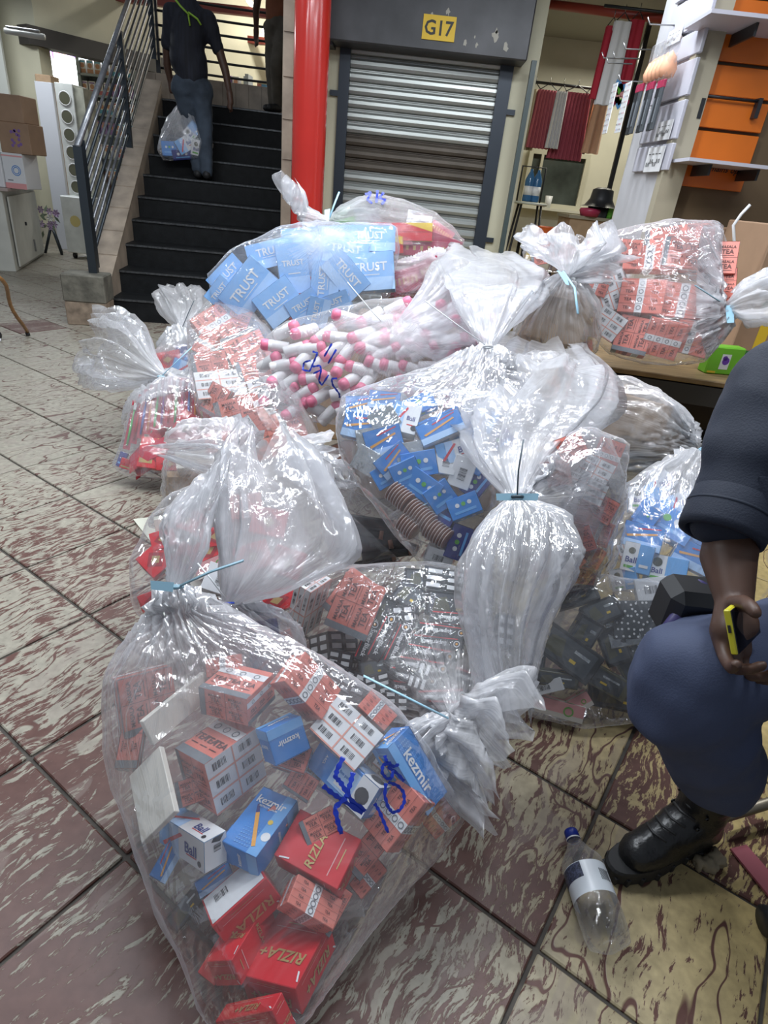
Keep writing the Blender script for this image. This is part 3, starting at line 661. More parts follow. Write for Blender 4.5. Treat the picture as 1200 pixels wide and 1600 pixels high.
FILM = film('clear_film', .07, edge=.42); FILMT = film('gathered_film', .17, edge=.40, rough=.08, bumpk=.2, scale=4); FILMB = film('cloudy_film', .27, edge=.26, rough=.10, bumpk=.15, scale=3.5)
TIE = mat('pale_blue_plastic', (.42, .70, .86), .35); TIED = mat('dark_tie', (.05, .08, .10), .35); TIEW = mat('white_tie', (.70, .72, .74), .35); TIEB = mat('blue_tie', (.02, .05, .35), .35)
PENB = mat('blue_marker', (.01, .035, .40), .35)
ORD = ['first', 'second', 'third', 'fourth', 'fifth', 'sixth', 'seventh', 'eighth', 'ninth', 'tenth', 'eleventh', 'twelfth', 'thirteenth', 'fourteenth', 'fifteenth', 'sixteenth', 'seventeenth', 'eighteenth', 'nineteenth', 'twentieth']
BAGS = {}
def stack_label(items, where):
    """items: (object, desc, cat, px) - name each by its look and, among look-alikes, its place from the left"""
    by = {}
    for o, desc, cat, x in items: by.setdefault(desc, []).append((x, o, cat))
    for desc, l in by.items():
        l.sort(key=lambda t: t[0]); n = len(l)
        for i, (x, o, cat) in enumerate(l):
            if 'label' in o.keys(): continue
            if n == 1: lb = f'{desc} inside {where}'
            elif n == 2: lb = f'{desc}, the {("left", "right")[i]} one in {where}'
            else: lb = f'{desc}, {"leftmost" if i == 0 else "rightmost" if i == n-1 else ORD[i]+" from left"} in {where}'
            tag(o, lb, cat, f'{desc} in {where}' if n > 1 else None)
def verts_world(o): M = o.matrix_world if o.parent else Matrix.Translation(o.location); return [tuple(M @ v.co) for v in o.data.vertices]
def add_items(where, ob, front, specs, centre):
    """front: BVH of the undented bag; specs of A (centre), F (one face) or T (three edges) cartons"""
    heroes = sum(s[0] != 'A' for s in specs) > 5; items = []; pts = []; rng = random.Random(len(specs)*7+int(centre[0]*100))
    def hit(x, y):
        d = ray(x, y); d /= np.linalg.norm(d); h = front.ray_cast(V(C0), V(d))
        if h[0] is None: P = atD(x, y, depth(centre)); return P, -d, d
        return np.array(h[0]), np.array(h[1]), d
    for s in specs:
        k = s[0]; kind = s[1]; read = s[-1]
        if k == 'A':
            _, _, cx, cy, ang, Lp, Wp, T, read = s[:9]; P, n_, d = hit(cx, cy); D = depth(P); n_ = n_ if n_.dot(d) < 0 else -n_
            w_ = .62*d-.38*n_; w_ += np.array([rng.uniform(-.18, .18) for _ in range(3)]); w_ /= np.linalg.norm(w_)
            a = math.radians(ang); u = CX*math.cos(a)+CY*math.sin(a); u -= w_*u.dot(w_); u /= np.linalg.norm(u); v = np.cross(w_, u)
            L_, W_ = Lp*D/F, Wp*D/F; c = P+d*(.018+.03*rng.random())
            c = c+d*(.055 if heroes else 0)
            o = carton(kind, c-u*L_/2-v*W_/2, u*L_, v*W_, w_*T, read, vs=(0, 1, 2)); px = cx
        else:
            P0 = s[2]; P, n_, d = hit(*P0); D = depth(P)+.012
            if k == 'T': O, a, b, c = solve3(D, P0, s[3], s[4], s[5]); vs = s[6]
            else: O, a, b, c = solve3(D+.01, P0, s[3], s[4], None, .012 if kind == 'cream' else .055, s[5]); vs = s[6]
            o = carton(kind, O, a, b, c, read, vs); px = P0[0]
        me = o.data; lo = min(v.co.z for v in me.vertices)+o.location.z
        if lo < .012: o.location.z += .012-lo
        pts += [tuple(v.co+o.location) for v in me.vertices[:24]]
        items.append((o, KIND[kind][3], KIND[kind][4], px))
    return items, pts
def bag(where, label, st_, neck_px=None, specs=(), extra=None, tail=None, tails=(), seed=1, mt=None, tight=.55, close0=True, amp=.012, thick=.7, pleat=.035, npl=17, gr=.22, tm=None, n=34, m=96, tdepth=None, name='plastic_bag', g0=0., fanv=.34, open_neck=True):
    P, Ci = loft(st_, n, m, thick); vs, fs = tomesh(P); fr = bvh(vs, fs); ctr = P.reshape(-1, 3).mean(0)
    items, pts = add_items(where, None, fr, specs, ctr)
    if extra:
        it, pt = extra(fr, ctr); items += it; pts += pt
    nk = None
    if neck_px is not None: nk = (atz if neck_px[2] <= 1.25 else atY)(neck_px[0], neck_px[1], neck_px[2])
    o, tri, raw = film_object(name, P, mt or FILM, seed, nk, amp, pleat, npl, gr, pts if len(pts) > 8 else None, Ci, tight, g0=g0, open_neck=open_neck)
    tag(o, label, 'plastic bag', 'clear plastic bags tied shut')
    stack_label(items, where)
    for ti, ts in enumerate(tails):
        P2, C2 = loft(ts, 26, 90, .35); film_object('gathered_top', P2, tm or FILMT, seed+9+ti, nk if nk is not None else C2[0], .012, .02, 9, .13, None, C2, close0=False, close1=False, parent=o, ends=.0, fan=fanv, nfan=7+ti*2+seed % 3)
    BAGS[where] = (o, tri, fr, ctr); return o
def tie(o, pts, mt, w=.004, tagpts=None, tm=None, name='cable_tie', loop=None):
    mb = MB(); P = [atD(x, y, D) for x, y, D in pts]; mb.tube(P, w, mt, 6, flat=.5); sub(mb, name, o)
    if tagpts:
        mb = MB(); q = [atD(*t) for t in tagpts]; c = sum(q)/4; nn = c-C0; nn /= np.linalg.norm(nn); lo = [p-nn*.003 for p in q]; hi = [p+nn*.003 for p in q]
        mb.add(lo+hi, [(0, 1, 2, 3), (7, 6, 5, 4), (0, 4, 5, 1), (1, 5, 6, 2), (2, 6, 7, 3), (3, 7, 4, 0)], tm or TIE); sub(mb, 'tie_tag', o)
    if loop:
        x, y, D, r = loop; c = atD(x, y, D); mb = MB(); mb.tube([c+r*(CX*math.cos(a)*1+CZ*math.sin(a)*.8) for a in np.linspace(0, 6.28, 15)], .004, mt, 6); sub(mb, 'tie_loop', o)
def marker(o, tri, strokes, mt=None, r=.005, name='marker_writing'):
    """felt pen drawn on the outside of the film: a thin ribbon that follows the surface"""
    mb = MB()
    for s in strokes:
        pts = []
        for (x0, y0), (x1, y1) in zip(s[:-1], s[1:]):
            for t in np.linspace(0, 1, 8, endpoint=False): pts.append(np.array([x0+(x1-x0)*t, y0+(y1-y0)*t]))
        pts.append(np.array(s[-1], float)); pts = [(pts[max(0, i-1)]+pts[i]+pts[min(len(pts)-1, i+1)])/3 for i in range(len(pts))]
        Dp = []; last = None
        for x, y in pts:
            d = ray(x, y); h = tri.ray_cast(V(C0), V(d/np.linalg.norm(d))); v = depth(h[0]) if h[0] is not None else last
            Dp.append(v); last = v
        if all(v is None for v in Dp): continue
        f0 = next(v for v in Dp if v is not None); Dp = np.array([f0 if v is None else v for v in Dp]); K = len(Dp)
        Dm = np.array([Dp[max(0, i-2):i+3].min() for i in range(K)])-.004
        wpx = r*F/Dm.mean(); L_, R_ = [], []
        for i in range(K):
            t = pts[min(K-1, i+1)]-pts[max(0, i-1)]; t = t/(np.linalg.norm(t)+1e-9); n_ = np.array([-t[1], t[0]])*wpx*(.8+.2*math.sin(i*1.3))
            L_.append(atD(*(pts[i]+n_), Dm[i])); R_.append(atD(*(pts[i]-n_), Dm[i]))
        mb.add(L_+R_, [(i, i+1, K+i+1, K+i) for i in range(K-1)], mt or PENB)
    if mb.v: sub(mb, name, o)
# ================================================================== the bags, front to back
def nd(x, y, z): return depth(atz(x, y, z) if z <= 1.25 else atY(x, y, z))
# ---- front bag
T_, A_, F_ = 'T', 'A', 'F'
sp = [
 (T_, 'tea', (319,1195), (271,1168), (406,1133), (340,1277), (1,0,2), 20),
 (T_, 'tea', (385,1093), (308,1073), (431,1048), (388,1136), (1,0,1), -15),
 (F_, 'tea', (183,1064), (273,1040), (196,1155), 1, (0,1,1), 80),
 (F_, 'cream', (241,1165), (345,1075), (223,1128), 1, (0,0,0), 0),
 (F_, 'cream', (249,1165), (201,1213), (271,1259), 1, (0,0,0), 0),
 (T_, 'bail', (319,1317), (242,1269), (354,1298), (320,1365), (0,0,2), -35),
 (F_, 'kez', (400,1340), (342,1312), (471,1242), 1, (0,1,1), 50),
 (F_, 'kez', (431,1197), (487,1168), (415,1144), 1, (1,1,1), 205),
 (F_, 'aac', (564,1280), (471,1189), (593,1232), 1, (0,0,0), -42),
 (F_, 'riz', (527,1390), (423,1333), (567,1307), 1, (1,0,0), 60),
 (T_, 'riz', (331,1449), (419,1365), (321,1398), (369,1483), (2,0,0), 225),
 (F_, 'riz', (378,1540), (440,1432), (362,1500), 1, (0,0,0), 240),
 (F_, 'riz', (460,1568), (372,1544), (519,1453), 1, (0,0,0), 195),
 (F_, 'riz', (440,1572), (352,1590), (425,1600), 1, (0,0,0), 190),
 (F_, 'bar', (553,1205), (601,1147), (481,1136), 1, (2,1,1), -40),
 (F_, 'strip', (503,1125), (535,1075), (445,1065), 1, (1,1,1), -40),
 (F_, 'strip', (604,1333), (665,1253), (565,1285), -1, (1,1,1), 55),
 (F_, 'strip', (521,1453), (537,1405), (449,1410), 1, (1,1,1), -20),
 (F_, 'kez', (668,1275), (700,1235), (606,1170), 1, (1,0,0), -55),
 (A_, 'pen', 335, 1375, 30, 60, 26, .03, 20), (A_, 'strip', 690, 1283, 40, 55, 34, .05, 40), (A_, 'tea', 470, 1225, 60, 40, 50, .05, 60),
 (A_, 'tea', 575, 1330, 50, 80, 40, .05, 50), (A_, 'strip', 350, 1040, 10, 60, 30, .06, 0), (A_, 'riz', 345, 1510, 60, 70, 35, .05, 240), (A_, 'tea', 420, 1290, 40, 50, 40, .04, 20),
 (A_,'dark',290,1420,50,70,30,.04,50), (A_,'tea',205,1150,85,100,34,.05,80), (A_,'bar',615,1195,-40,60,40,.04,-40), (A_,'strip',590,1110,-45,60,34,.05,-45), (A_,'pen',262,1345,60,60,30,.04,60), (A_,'tea',500,1290,30,60,40,.04,30), (A_,'strip',640,1238,-50,50,36,.04,-50), (A_,'tea',300,1235,20,50,40,.04,0), (A_,'riz',480,1400,10,50,34,.04,200), (A_,'tea',455,1180,-20,60,40,.05,-20), (A_,'tea',520,1420,60,70,34,.04,50), (A_,'strip',575,1370,50,60,30,.04,50)]
front_st = [(262,920,286,920,.50,.9),(222,968,340,965,.46,.6),(182,1012,430,1012,.40,.5),(162,1090,545,1078,.33,.42),(155,1165,645,1165,.27,.38),(182,1235,728,1240,.22,.34),
 (213,1310,668,1330,.18,.34),(255,1390,592,1408,.14,.36),(303,1440,547,1465,.12,.38),(316,1520,510,1525,.09,.4),(332,1585,475,1590,.06,.4),(352,1628,440,1635,.035,.4)]
fb = bag('the front bag', 'large clear bag in front with red and blue cartons, marked AF 109', front_st, (274,922,.49), sp, seed=3, tight=.75, amp=.008, gr=.14, npl=19, n=48, m=128,
 tails=[[(264,918,284,918,.50,.9),(264,885,304,888,.53,.6),(262,850,318,850,.57,.5),(256,818,326,808,.60,.5),(286,795,336,775,.63,.5),(322,770,342,755,.65,.5)]], fanv=.14)
D = nd(274,918,.5)-.03
tie(fb, [(282,915,D-.02),(330,893,D-.03),(380,876,D-.05)], mat('grey_blue_tie', (.25,.40,.48), .35), .0045, [(235,907,D-.03),(272,910,D-.03),(270,925,D-.03),(236,921,D-.03)], loop=(273,917,D-.01,.016))
tie(fb, [(309,880,D+.02),(330,905,D),(352,935,D+.03)], TIEW, .002, name='tie_end')
o, tri, fr, c = BAGS['the front bag']
marker(o, tri, [[(537,1182),(527,1202),(524,1214),(532,1222),(540,1236),(550,1252),(572,1268)], [(552,1206),(548,1222),(543,1238),(540,1248)], [(504,1227),(520,1240),(535,1250),(568,1272)], [(541,1246),(523,1262),(528,1285),(534,1304)]], r=.0052)
marker(o, tri, [[(585,1255),(592,1266),(600,1285),(607,1302)], [(603,1223),(601,1243),(606,1260),(613,1270),(625,1266),(632,1253),(631,1238),(621,1227),(606,1222)], [(612,1192),(598,1195),(597,1208),(604,1217),(612,1216),(614,1205),(605,1197),(620,1208),(632,1221)], [(601,1180),(604,1190),(615,1198),(624,1194)]], r=.0036)
# ---- bag of batteries behind it
sp = [(F_,'tea',(570,1003),(505,975),(605,918),1,(0,1,1),60), (F_,'bar',(467,1000),(500,975),(485,930),1,(2,1,1),60), (A_,'tea',545,930,55,80,50,.06,55),
 (T_,'packs',(512,986),(482,1002),(560,990),(514,1031),(2,2,2),0), (A_,'sup',598,995,-112,78,24,.03,-115), (A_,'sup',622,1005,-112,72,22,.03,-115),
 (A_,'sup',690,985,168,80,20,.03,168), (A_,'sup',682,1003,168,84,20,.03,168), (A_,'sup',672,1020,168,84,20,.03,168), (A_,'sup',690,1088,172,86,24,.03,172), (A_,'sup',640,1075,170,60,20,.03,172),
 (A_,'packs',630,965,5,36,40,.05,0), (A_,'packs',625,1005,5,30,40,.05,0), (A_,'packs',655,1055,80,50,34,.05,80), (A_,'packs',575,1075,-25,60,34,.05,-20), (A_,'packs',620,1095,0,40,34,.05,0),
 (A_,'packs',695,905,-12,70,36,.05,-10), (A_,'dark',705,945,-8,85,40,.05,0), (A_,'packs',535,1060,-30,50,36,.05,0), (A_,'dark',640,930,60,40,50,.05,0), (A_,'packs',745,985,-70,60,30,.05,0), (A_,'packs',765,1040,-80,60,34,.05,0),
 (A_,'packs',790,985,80,55,30,.04,0), (A_,'dark',585,1045,10,50,30,.05,0), (A_,'sup',735,1060,160,60,22,.03,160), (A_,'dark',600,960,70,60,30,.04,0),(A_,'sup',660,1040,168,84,22,.03,168),(A_,'sup',645,1058,165,80,22,.03,165),(A_,'sup',575,1000,-112,70,22,.03,-115),(A_,'sup',710,965,168,80,20,.03,168),(A_,'packs',590,1070,10,46,36,.04,0),(A_,'sup',700,1105,175,70,22,.03,175),(A_,'packs',530,1035,-10,44,36,.04,0),(A_,'dark',660,905,-5,60,34,.04,0),(A_,'sup',760,945,-100,60,20,.03,-100)]
b2 = bag('the bag of battery packs', 'clear bag full of black battery packs with salmon cartons at its left', [(703,1132,722,1116,.30,.8),(662,1140,790,1085,.28,.45),(602,1135,824,1020,.25,.34),(550,1112,818,950,.23,.34),(508,1080,765,898,.22,.36),(474,1040,680,880,.21,.4),(454,1000,580,888,.20,.42),(447,975,500,915,.18,.5)],
 (712,1125,.32), sp, seed=11, tight=.7, amp=.008, n=44, m=110, gr=.1,
 tails=[[(706,1114,712,1140,.31,.8),(752,1078,668,1185,.33,.3),(806,1052,700,1215,.35,.25),(822,1090,742,1258,.33,.22)],[(704,1118,716,1136,.31,.8),(650,1130,690,1190,.31,.4),(636,1150,700,1205,.29,.4)]])
D = nd(712,1125,.32)
tie(b2, [(700,1122,D-.05),(640,1092,D-.10),(568,1056,D-.12)], TIE, .0035)
marker(b2, BAGS['the bag of battery packs'][1], [[(468,1015),(474,1030)], [(472,1012),(480,1022)]], r=.0025)
# ---- dark bag by the knee
sp = [(A_,'dark',885,1018,-35,105,52,.03,0),(A_,'olive',930,1055,-28,110,34,.03,0),(A_,'speck',992,968,0,70,60,.04,0),(A_,'dark',960,1010,-70,60,40,.04,0),(A_,'foil',975,990,10,50,40,.03,0),(A_,'dark',940,955,20,60,36,.04,0),
 (A_,'speck',1010,1010,70,50,40,.04,0),(A_,'pink',836,976,25,30,18,.02,0),(A_,'pink',872,1108,-12,80,26,.03,0),(A_,'pink',905,1100,30,40,24,.03,0),(A_,'white',852,1074,15,55,20,.03,0),(A_,'olive',868,1062,-5,70,24,.03,0),
 (A_,'dark',900,930,15,70,30,.03,0),(A_,'olive',1000,1060,-60,80,40,.03,0),(A_,'dark',965,1090,-10,90,40,.03,0),(A_,'foil',845,985,-40,40,20,.02,0),(A_,'dark',840,1030,80,50,24,.03,0),(A_,'dark',1040,960,40,50,40,.03,0),(A_,'dark',915,990,60,50,40,.04,0)]
b21 = bag('the dark bag by the knee', 'clear bag of dark glossy packets on the floor beside the seated guard', [(822,990,822,1050,.13,.4),(835,932,824,1120,.15,.4),(888,902,868,1137,.17,.4),(958,893,948,1138,.18,.4),(1035,905,1010,1135,.17,.4),(1092,950,1060,1105,.13,.4)], (835,935,.2), sp, seed=21, tight=.6, thick=.4, gr=.1, pleat=.02)
# ---- blue carton bag behind the knee
sp = [(A_,'medic',1007,778,-5,46,38,.04,0),(A_,'dot',1040,812,-38,90,48,.05,-35),(A_,'pen',1004,838,-20,60,40,.04,0),(A_,'medic',996,872,-15,44,46,.04,0),(A_,'medic',1040,890,-15,62,44,.05,0),(A_,'navy',1058,925,-20,60,38,.04,0),(A_,'bar',984,866,-70,40,30,.03,-70),
 (A_,'bail',1062,788,20,50,36,.04,0),(A_,'dot',1082,826,-50,60,40,.04,0),(A_,'pen',1085,870,-30,60,40,.04,0),(A_,'bail',1030,760,40,50,30,.03,0),(A_,'dot',1010,810,50,40,30,.03,0),(A_,'medic',1090,780,10,40,40,.04,0),(A_,'white',1020,920,5,50,36,.04,0),(A_,'medic',975,905,10,40,34,.04,0)]
b20 = bag('the blue bag behind the guard', 'clear bag of blue and white cartons behind the seated guard', [(1084,706,1098,712,.60,.8),(1012,735,1125,755,.56,.4),(982,790,1135,820,.48,.38),(968,850,1135,880,.40,.38),(962,905,1130,925,.33,.38),(980,950,1110,955,.27,.4)], (1090,708,.61), sp, seed=31, tight=.6, gr=.2, npl=15)
D = nd(1090,706,.6); tie(b20, [(1088,704,D-.03),(1115,690,D-.05),(1142,672,D-.06)], TIE, .004, loop=(1090,704,D-.01,.015))
# ---- salmon bag with the big neck in the middle
sp = [(A_,'tea',905,845,20,44,40,.05,10),(A_,'strip',936,832,-20,44,40,.05,0),(A_,'tea',888,880,45,44,36,.04,30),(A_,'strip',925,868,-30,40,34,.04,0),(A_,'tea',942,795,60,40,40,.05,0),(A_,'bar',912,762,-25,70,36,.05,-20),(A_,'strip',952,712,70,50,36,.05,70),(A_,'tea',870,835,10,44,40,.05,0),
 (A_,'strip',850,880,40,40,36,.04,0),(A_,'bar',930,735,-30,50,40,.05,-30),(A_,'tea',900,800,0,44,40,.05,0),(A_,'tea',890,700,20,50,40,.05,0),(A_,'tea',915,900,-10,36,30,.04,0),(A_,'tea',870,740,10,44,40,.05,0)]
b3 = bag('the pale bag with the blue tag', 'clear bag with a blue tag tied high, salmon cartons at its right side', [(799,768,817,786,.66,.9),(775,850,880,690,.62,.5),(790,905,935,668,.56,.45),(830,935,968,740,.5,.42),(868,948,978,800,.42,.42),(893,940,955,880,.36,.45)], (808,777,.66), sp, seed=41, tight=.7, gr=.10, n=36,
 tails=[[(799,778,818,776,.66,.9),(742,715,885,700,.69,.4),(732,640,950,640,.74,.3),(765,575,955,590,.78,.3),(800,530,900,540,.80,.3)],
        [(800,780,817,780,.66,.9),(762,812,880,800,.62,.55),(738,875,898,865,.56,.55),(732,940,870,935,.49,.5),(745,1010,836,1010,.42,.5),(770,1085,822,1085,.36,.5)]])
D = nd(808,777,.66)-.12
tie(b3, [(808,776,D),(810,735,D-.01),(818,687,D-.01)], TIED, .0035, [(775,771,D),(842,771,D),(840,782,D),(776,782,D)], loop=(808,776,D,.012))
# ---- blue carton bag in the middle
def discs(fr, ctr):
    its, pts = [], []
    DC = mat('brown_lid', (.22,.09,.055), .3, coat=.5); DC2 = mat('clear_rim', (.62,.62,.62), .2)
    for (x, y, a, n), rl_ in zip([(612,765,-40,7),(640,792,-40,9),(668,822,-35,8),(628,812,-40,6)], ('topmost', 'second', 'third', 'lower left')):
        for i in range(n):
            cx, cy = x+i*5.0*math.cos(math.radians(a)), y-i*5.0*math.sin(math.radians(a))
            d = ray(cx, cy); d /= np.linalg.norm(d); h = fr.ray_cast(V(C0), V(d)); 
            if h[0] is None: continue
            c = np.array(h[0])+d*.035; ax = CX*math.cos(math.radians(a))+CY*math.sin(math.radians(a)); ax = ax*.9-d*.35; ax /= np.linalg.norm(ax)
            p = np.cross(ax, [0,0,1.]); p /= np.linalg.norm(p); R = np.column_stack([p, np.cross(ax, p), ax]); mb = MB()
            mb.lathe([(0,.0),(.028,0),(.032,.002),(.032,.006),(.028,.008),(.0,.008)], DC, 18, (R, c)); mb.lathe([(.031,.003),(.034,.004),(.031,.005)], DC2, 18, (R, c))
            o = rootmesh(mb, 'round_tub', c); pts += [tuple(c+R @ np.array([.034*math.cos(t), .034*math.sin(t), 0])) for t in (0,2,4)]
            o['label'] = 'brown round tub in the stacked rolls at the bottom of the middle bag'; o['category'] = 'tub'; o['group'] = 'round tubs in the middle bag'; its.append((o, 'brown round tub', 'tub', cx)); o['label'] = f'brown round tub, {ORD[i]} from lower right, {rl_} tub roll of the middle bag'; o['group'] = f'round tubs in the {rl_} roll'
    return its, pts
sp = [(T_,'pen',(662,697),(652,664),(724,660),(664,715),(0,0,2),25),(A_,'pen',692,668,24,68,46,.06,25),(A_,'pen',567,634,0,56,36,.05,0),(A_,'bail',633,652,75,50,44,.05,0),(A_,'pen',752,664,60,56,38,.05,60),(A_,'dot',634,738,25,46,36,.04,20),
 (A_,'dot',660,760,-35,56,40,.05,-30),(A_,'dot',689,776,35,44,42,.05,30),(A_,'dot',604,742,30,44,34,.04,30),(A_,'bail',712,704,15,60,34,.05,0),(A_,'white',697,718,80,46,34,.04,80),(A_,'white',722,738,70,50,36,.04,70),(A_,'white',687,872,-20,44,28,.04,0),
 (A_,'navy',717,848,70,56,34,.04,70),(A_,'foil',585,690,10,56,48,.05,0),(A_,'foil',600,655,30,44,36,.04,0),(A_,'foil',572,720,-30,40,40,.04,0),(A_,'foil',640,705,10,44,30,.04,0),(A_,'dot',740,720,-30,40,36,.04,0),(A_,'dot',760,700,20,40,36,.04,0),(A_,'navy',700,800,60,40,30,.04,0),
 (A_,'navy',780,690,40,44,30,.04,0),(A_,'pen',600,625,-10,50,30,.04,0),(A_,'dot',655,630,20,50,30,.04,0),(A_,'pen',600,690,15,60,44,.05,15),(A_,'pen',560,665,-15,50,40,.05,0),(A_,'bail',735,690,-20,56,40,.05,-20),(A_,'dot',655,725,10,56,40,.05,10),(A_,'pen',615,720,40,56,36,.05,40),(A_,'navy',745,755,50,50,34,.05,50),(A_,'dot',725,790,20,50,34,.05,20)]
b4 = bag('the middle bag', 'clear bag in the middle of the heap with bright blue cartons', [(753,545,772,545,.86,.9),(690,575,812,590,.80,.5),(600,615,855,640,.70,.42),(530,665,872,700,.62,.4),(532,720,850,755,.54,.4),(575,790,805,815,.45,.4),(635,850,765,868,.38,.42),(678,884,722,888,.34,.5)],
 (762,548,.86), sp, discs, seed=51, tight=.6, gr=.15, npl=21, n=44, m=110,
 tails=[[(753,542,772,542,.86,.9),(728,500,802,505,.93,.5),(700,450,840,462,.99,.4),(695,418,850,425,1.02,.35),(712,385,800,400,1.05,.3)]])
D = nd(762,548,.86)-.04
tie(b4, [(760,540,D),(715,508,D-.02),(664,470,D-.03)], TIEW, .0035, loop=(762,542,D,.015))
tie(b4, [(640,800,D-.15),(670,785,D-.16),(692,775,D-.16)], TIE, .0028, name='tie_end')
# ---- red bag left, cloudy tail over it
sp = [(A_,'red',243,874,45,44,42,.05,0),(A_,'red',254,842,20,38,30,.04,0),(A_,'red',292,812,-20,40,34,.05,0),(A_,'red',337,838,10,50,30,.05,0),(A_,'red',325,860,30,60,36,.05,30),(A_,'pink',332,884,25,56,24,.04,0),(A_,'white',345,905,-15,50,46,.04,70),(A_,'cream',300,922,35,44,34,.04,0),
 (A_,'red',243,936,20,50,28,.05,0),(A_,'red',432,938,15,60,34,.05,0),(A_,'cream',262,820,10,40,24,.04,0),(A_,'red',420,815,-10,56,44,.05,0),(A_,'red',395,870,20,56,44,.05,0),(A_,'red',450,880,-20,50,44,.05,0),(A_,'strip',385,790,10,50,40,.05,0),(A_,'cream',320,780,30,44,26,.04,0),(A_,'red',290,875,60,46,40,.05,0),(A_,'red',380,940,0,50,34,.05,0)]
b14 = bag('the red bag on the left', 'clear bag of red cartons on the tiles at the left of the heap', [(345,745,405,745,.42,.5),(258,785,445,770,.38,.45),(228,835,480,820,.32,.42),(222,885,490,880,.25,.42),(224,930,478,935,.19,.42),(240,965,450,965,.14,.42)], None, sp, seed=61, tight=.6, thick=.42)
b13 = bag('the bluish bag beside the front bag', 'small clear bag tied with dark blue, its cloudy top spread upward', [(351,943,367,943,.40,.9),(328,968,425,962,.36,.5),(326,1002,462,992,.31,.45),(345,1042,482,1032,.24,.42),(395,1070,462,1062,.18,.42)], (359,944,.41),
 [(A_,'navy',410,985,10,50,30,.04,0),(A_,'white',390,1000,-10,50,30,.04,0),(A_,'tea',440,1010,20,44,34,.04,0),(A_,'bail',420,1040,0,60,34,.04,0)], seed=71, gr=.1, mt=FILMT,
 tails=[[(351,942,367,942,.41,.9),(350,895,465,918,.46,.45),(346,830,555,865,.52,.32),(348,770,545,810,.58,.3),(345,725,508,745,.63,.28),(372,692,455,698,.67,.25)]], tm=FILMB, fanv=.16)
D = nd(359,944,.41)-.03
tie(b13, [(340,952,D-.01),(352,942,D-.02),(366,942,D-.01)], TIEB, .0035)
# ---- brown carton bag left
b12 = bag('the brown carton bag', 'clear bag round a brown cardboard box left of the cloudy film', [(290,664,375,662,.40,.4),(255,690,420,690,.36,.45),(253,735,400,735,.28,.45),(257,778,380,775,.2,.42),(268,812,340,806,.14,.4)], (385,668,.42),
 [(T_,'kraft',(262,745),(255,728),(345,752),(266,800),(0,0,0),0),(A_,'cream',310,715,10,70,30,.06,0),(A_,'yel',325,748,15,30,16,.03,0),(A_,'strip',345,690,10,50,30,.05,0)], seed=81, tight=.5, thick=.42,
 tails=[[(405,720,420,740,.46,.6),(330,690,350,750,.45,.3),(250,700,262,712,.42,.2)]])
# ---- black rods bag
def rods(fr, ctr):
    its, pts = [], []; RB = mat('black_tube', (.02,.022,.024), .25); CP = mat('brown_cap', (.30,.13,.07), .4)
    for i, (x, y, a, L) in enumerate([(575,815,-8,95),(560,830,-10,80),(590,842,12,100),(570,856,10,90),(605,865,8,80),(600,828,-5,90),(580,880,14,80),(625,850,-20,60)]):
        d = ray(x, y); d /= np.linalg.norm(d); h = fr.ray_cast(V(C0), V(d)); P = np.array(h[0]) if h[0] is not None else ctr; D = depth(P); c = P+d*.03
        u = CX*math.cos(math.radians(a))+CY*math.sin(math.radians(a)); l = L*D/F; mb = MB(); mb.tube([c-u*l/2, c-u*l*.46, c+u*l*.42], .017, RB, 12); o = rootmesh(mb, 'black_tube', c)
        m2 = MB(); m2.tube([c+u*l*.42, c+u*l*.5], .018, CP, 12); sub(m2, 'tube_cap', o); pts += [tuple(c-u*l/2), tuple(c+u*l/2), tuple(c+u*l/2-d*.02), tuple(c-u*l/2-d*.02)]
        its.append((o, 'black tube with a brown cap', 'tube', x))
    return its, pts
b15 = bag('the bag of black tubes', 'low clear bag of black tubes wedged between the cloudy film and middle bag', [(463,724,478,738,.45,.8),(500,715,520,790,.42,.45),(575,745,515,862,.35,.4),(628,800,545,890,.28,.4),(660,850,620,895,.24,.4)], (468,730,.46), [], rods, seed=91, gr=.12,
 tails=[[(463,722,478,738,.46,.8),(470,690,500,745,.47,.5),(500,690,540,760,.47,.4)]])
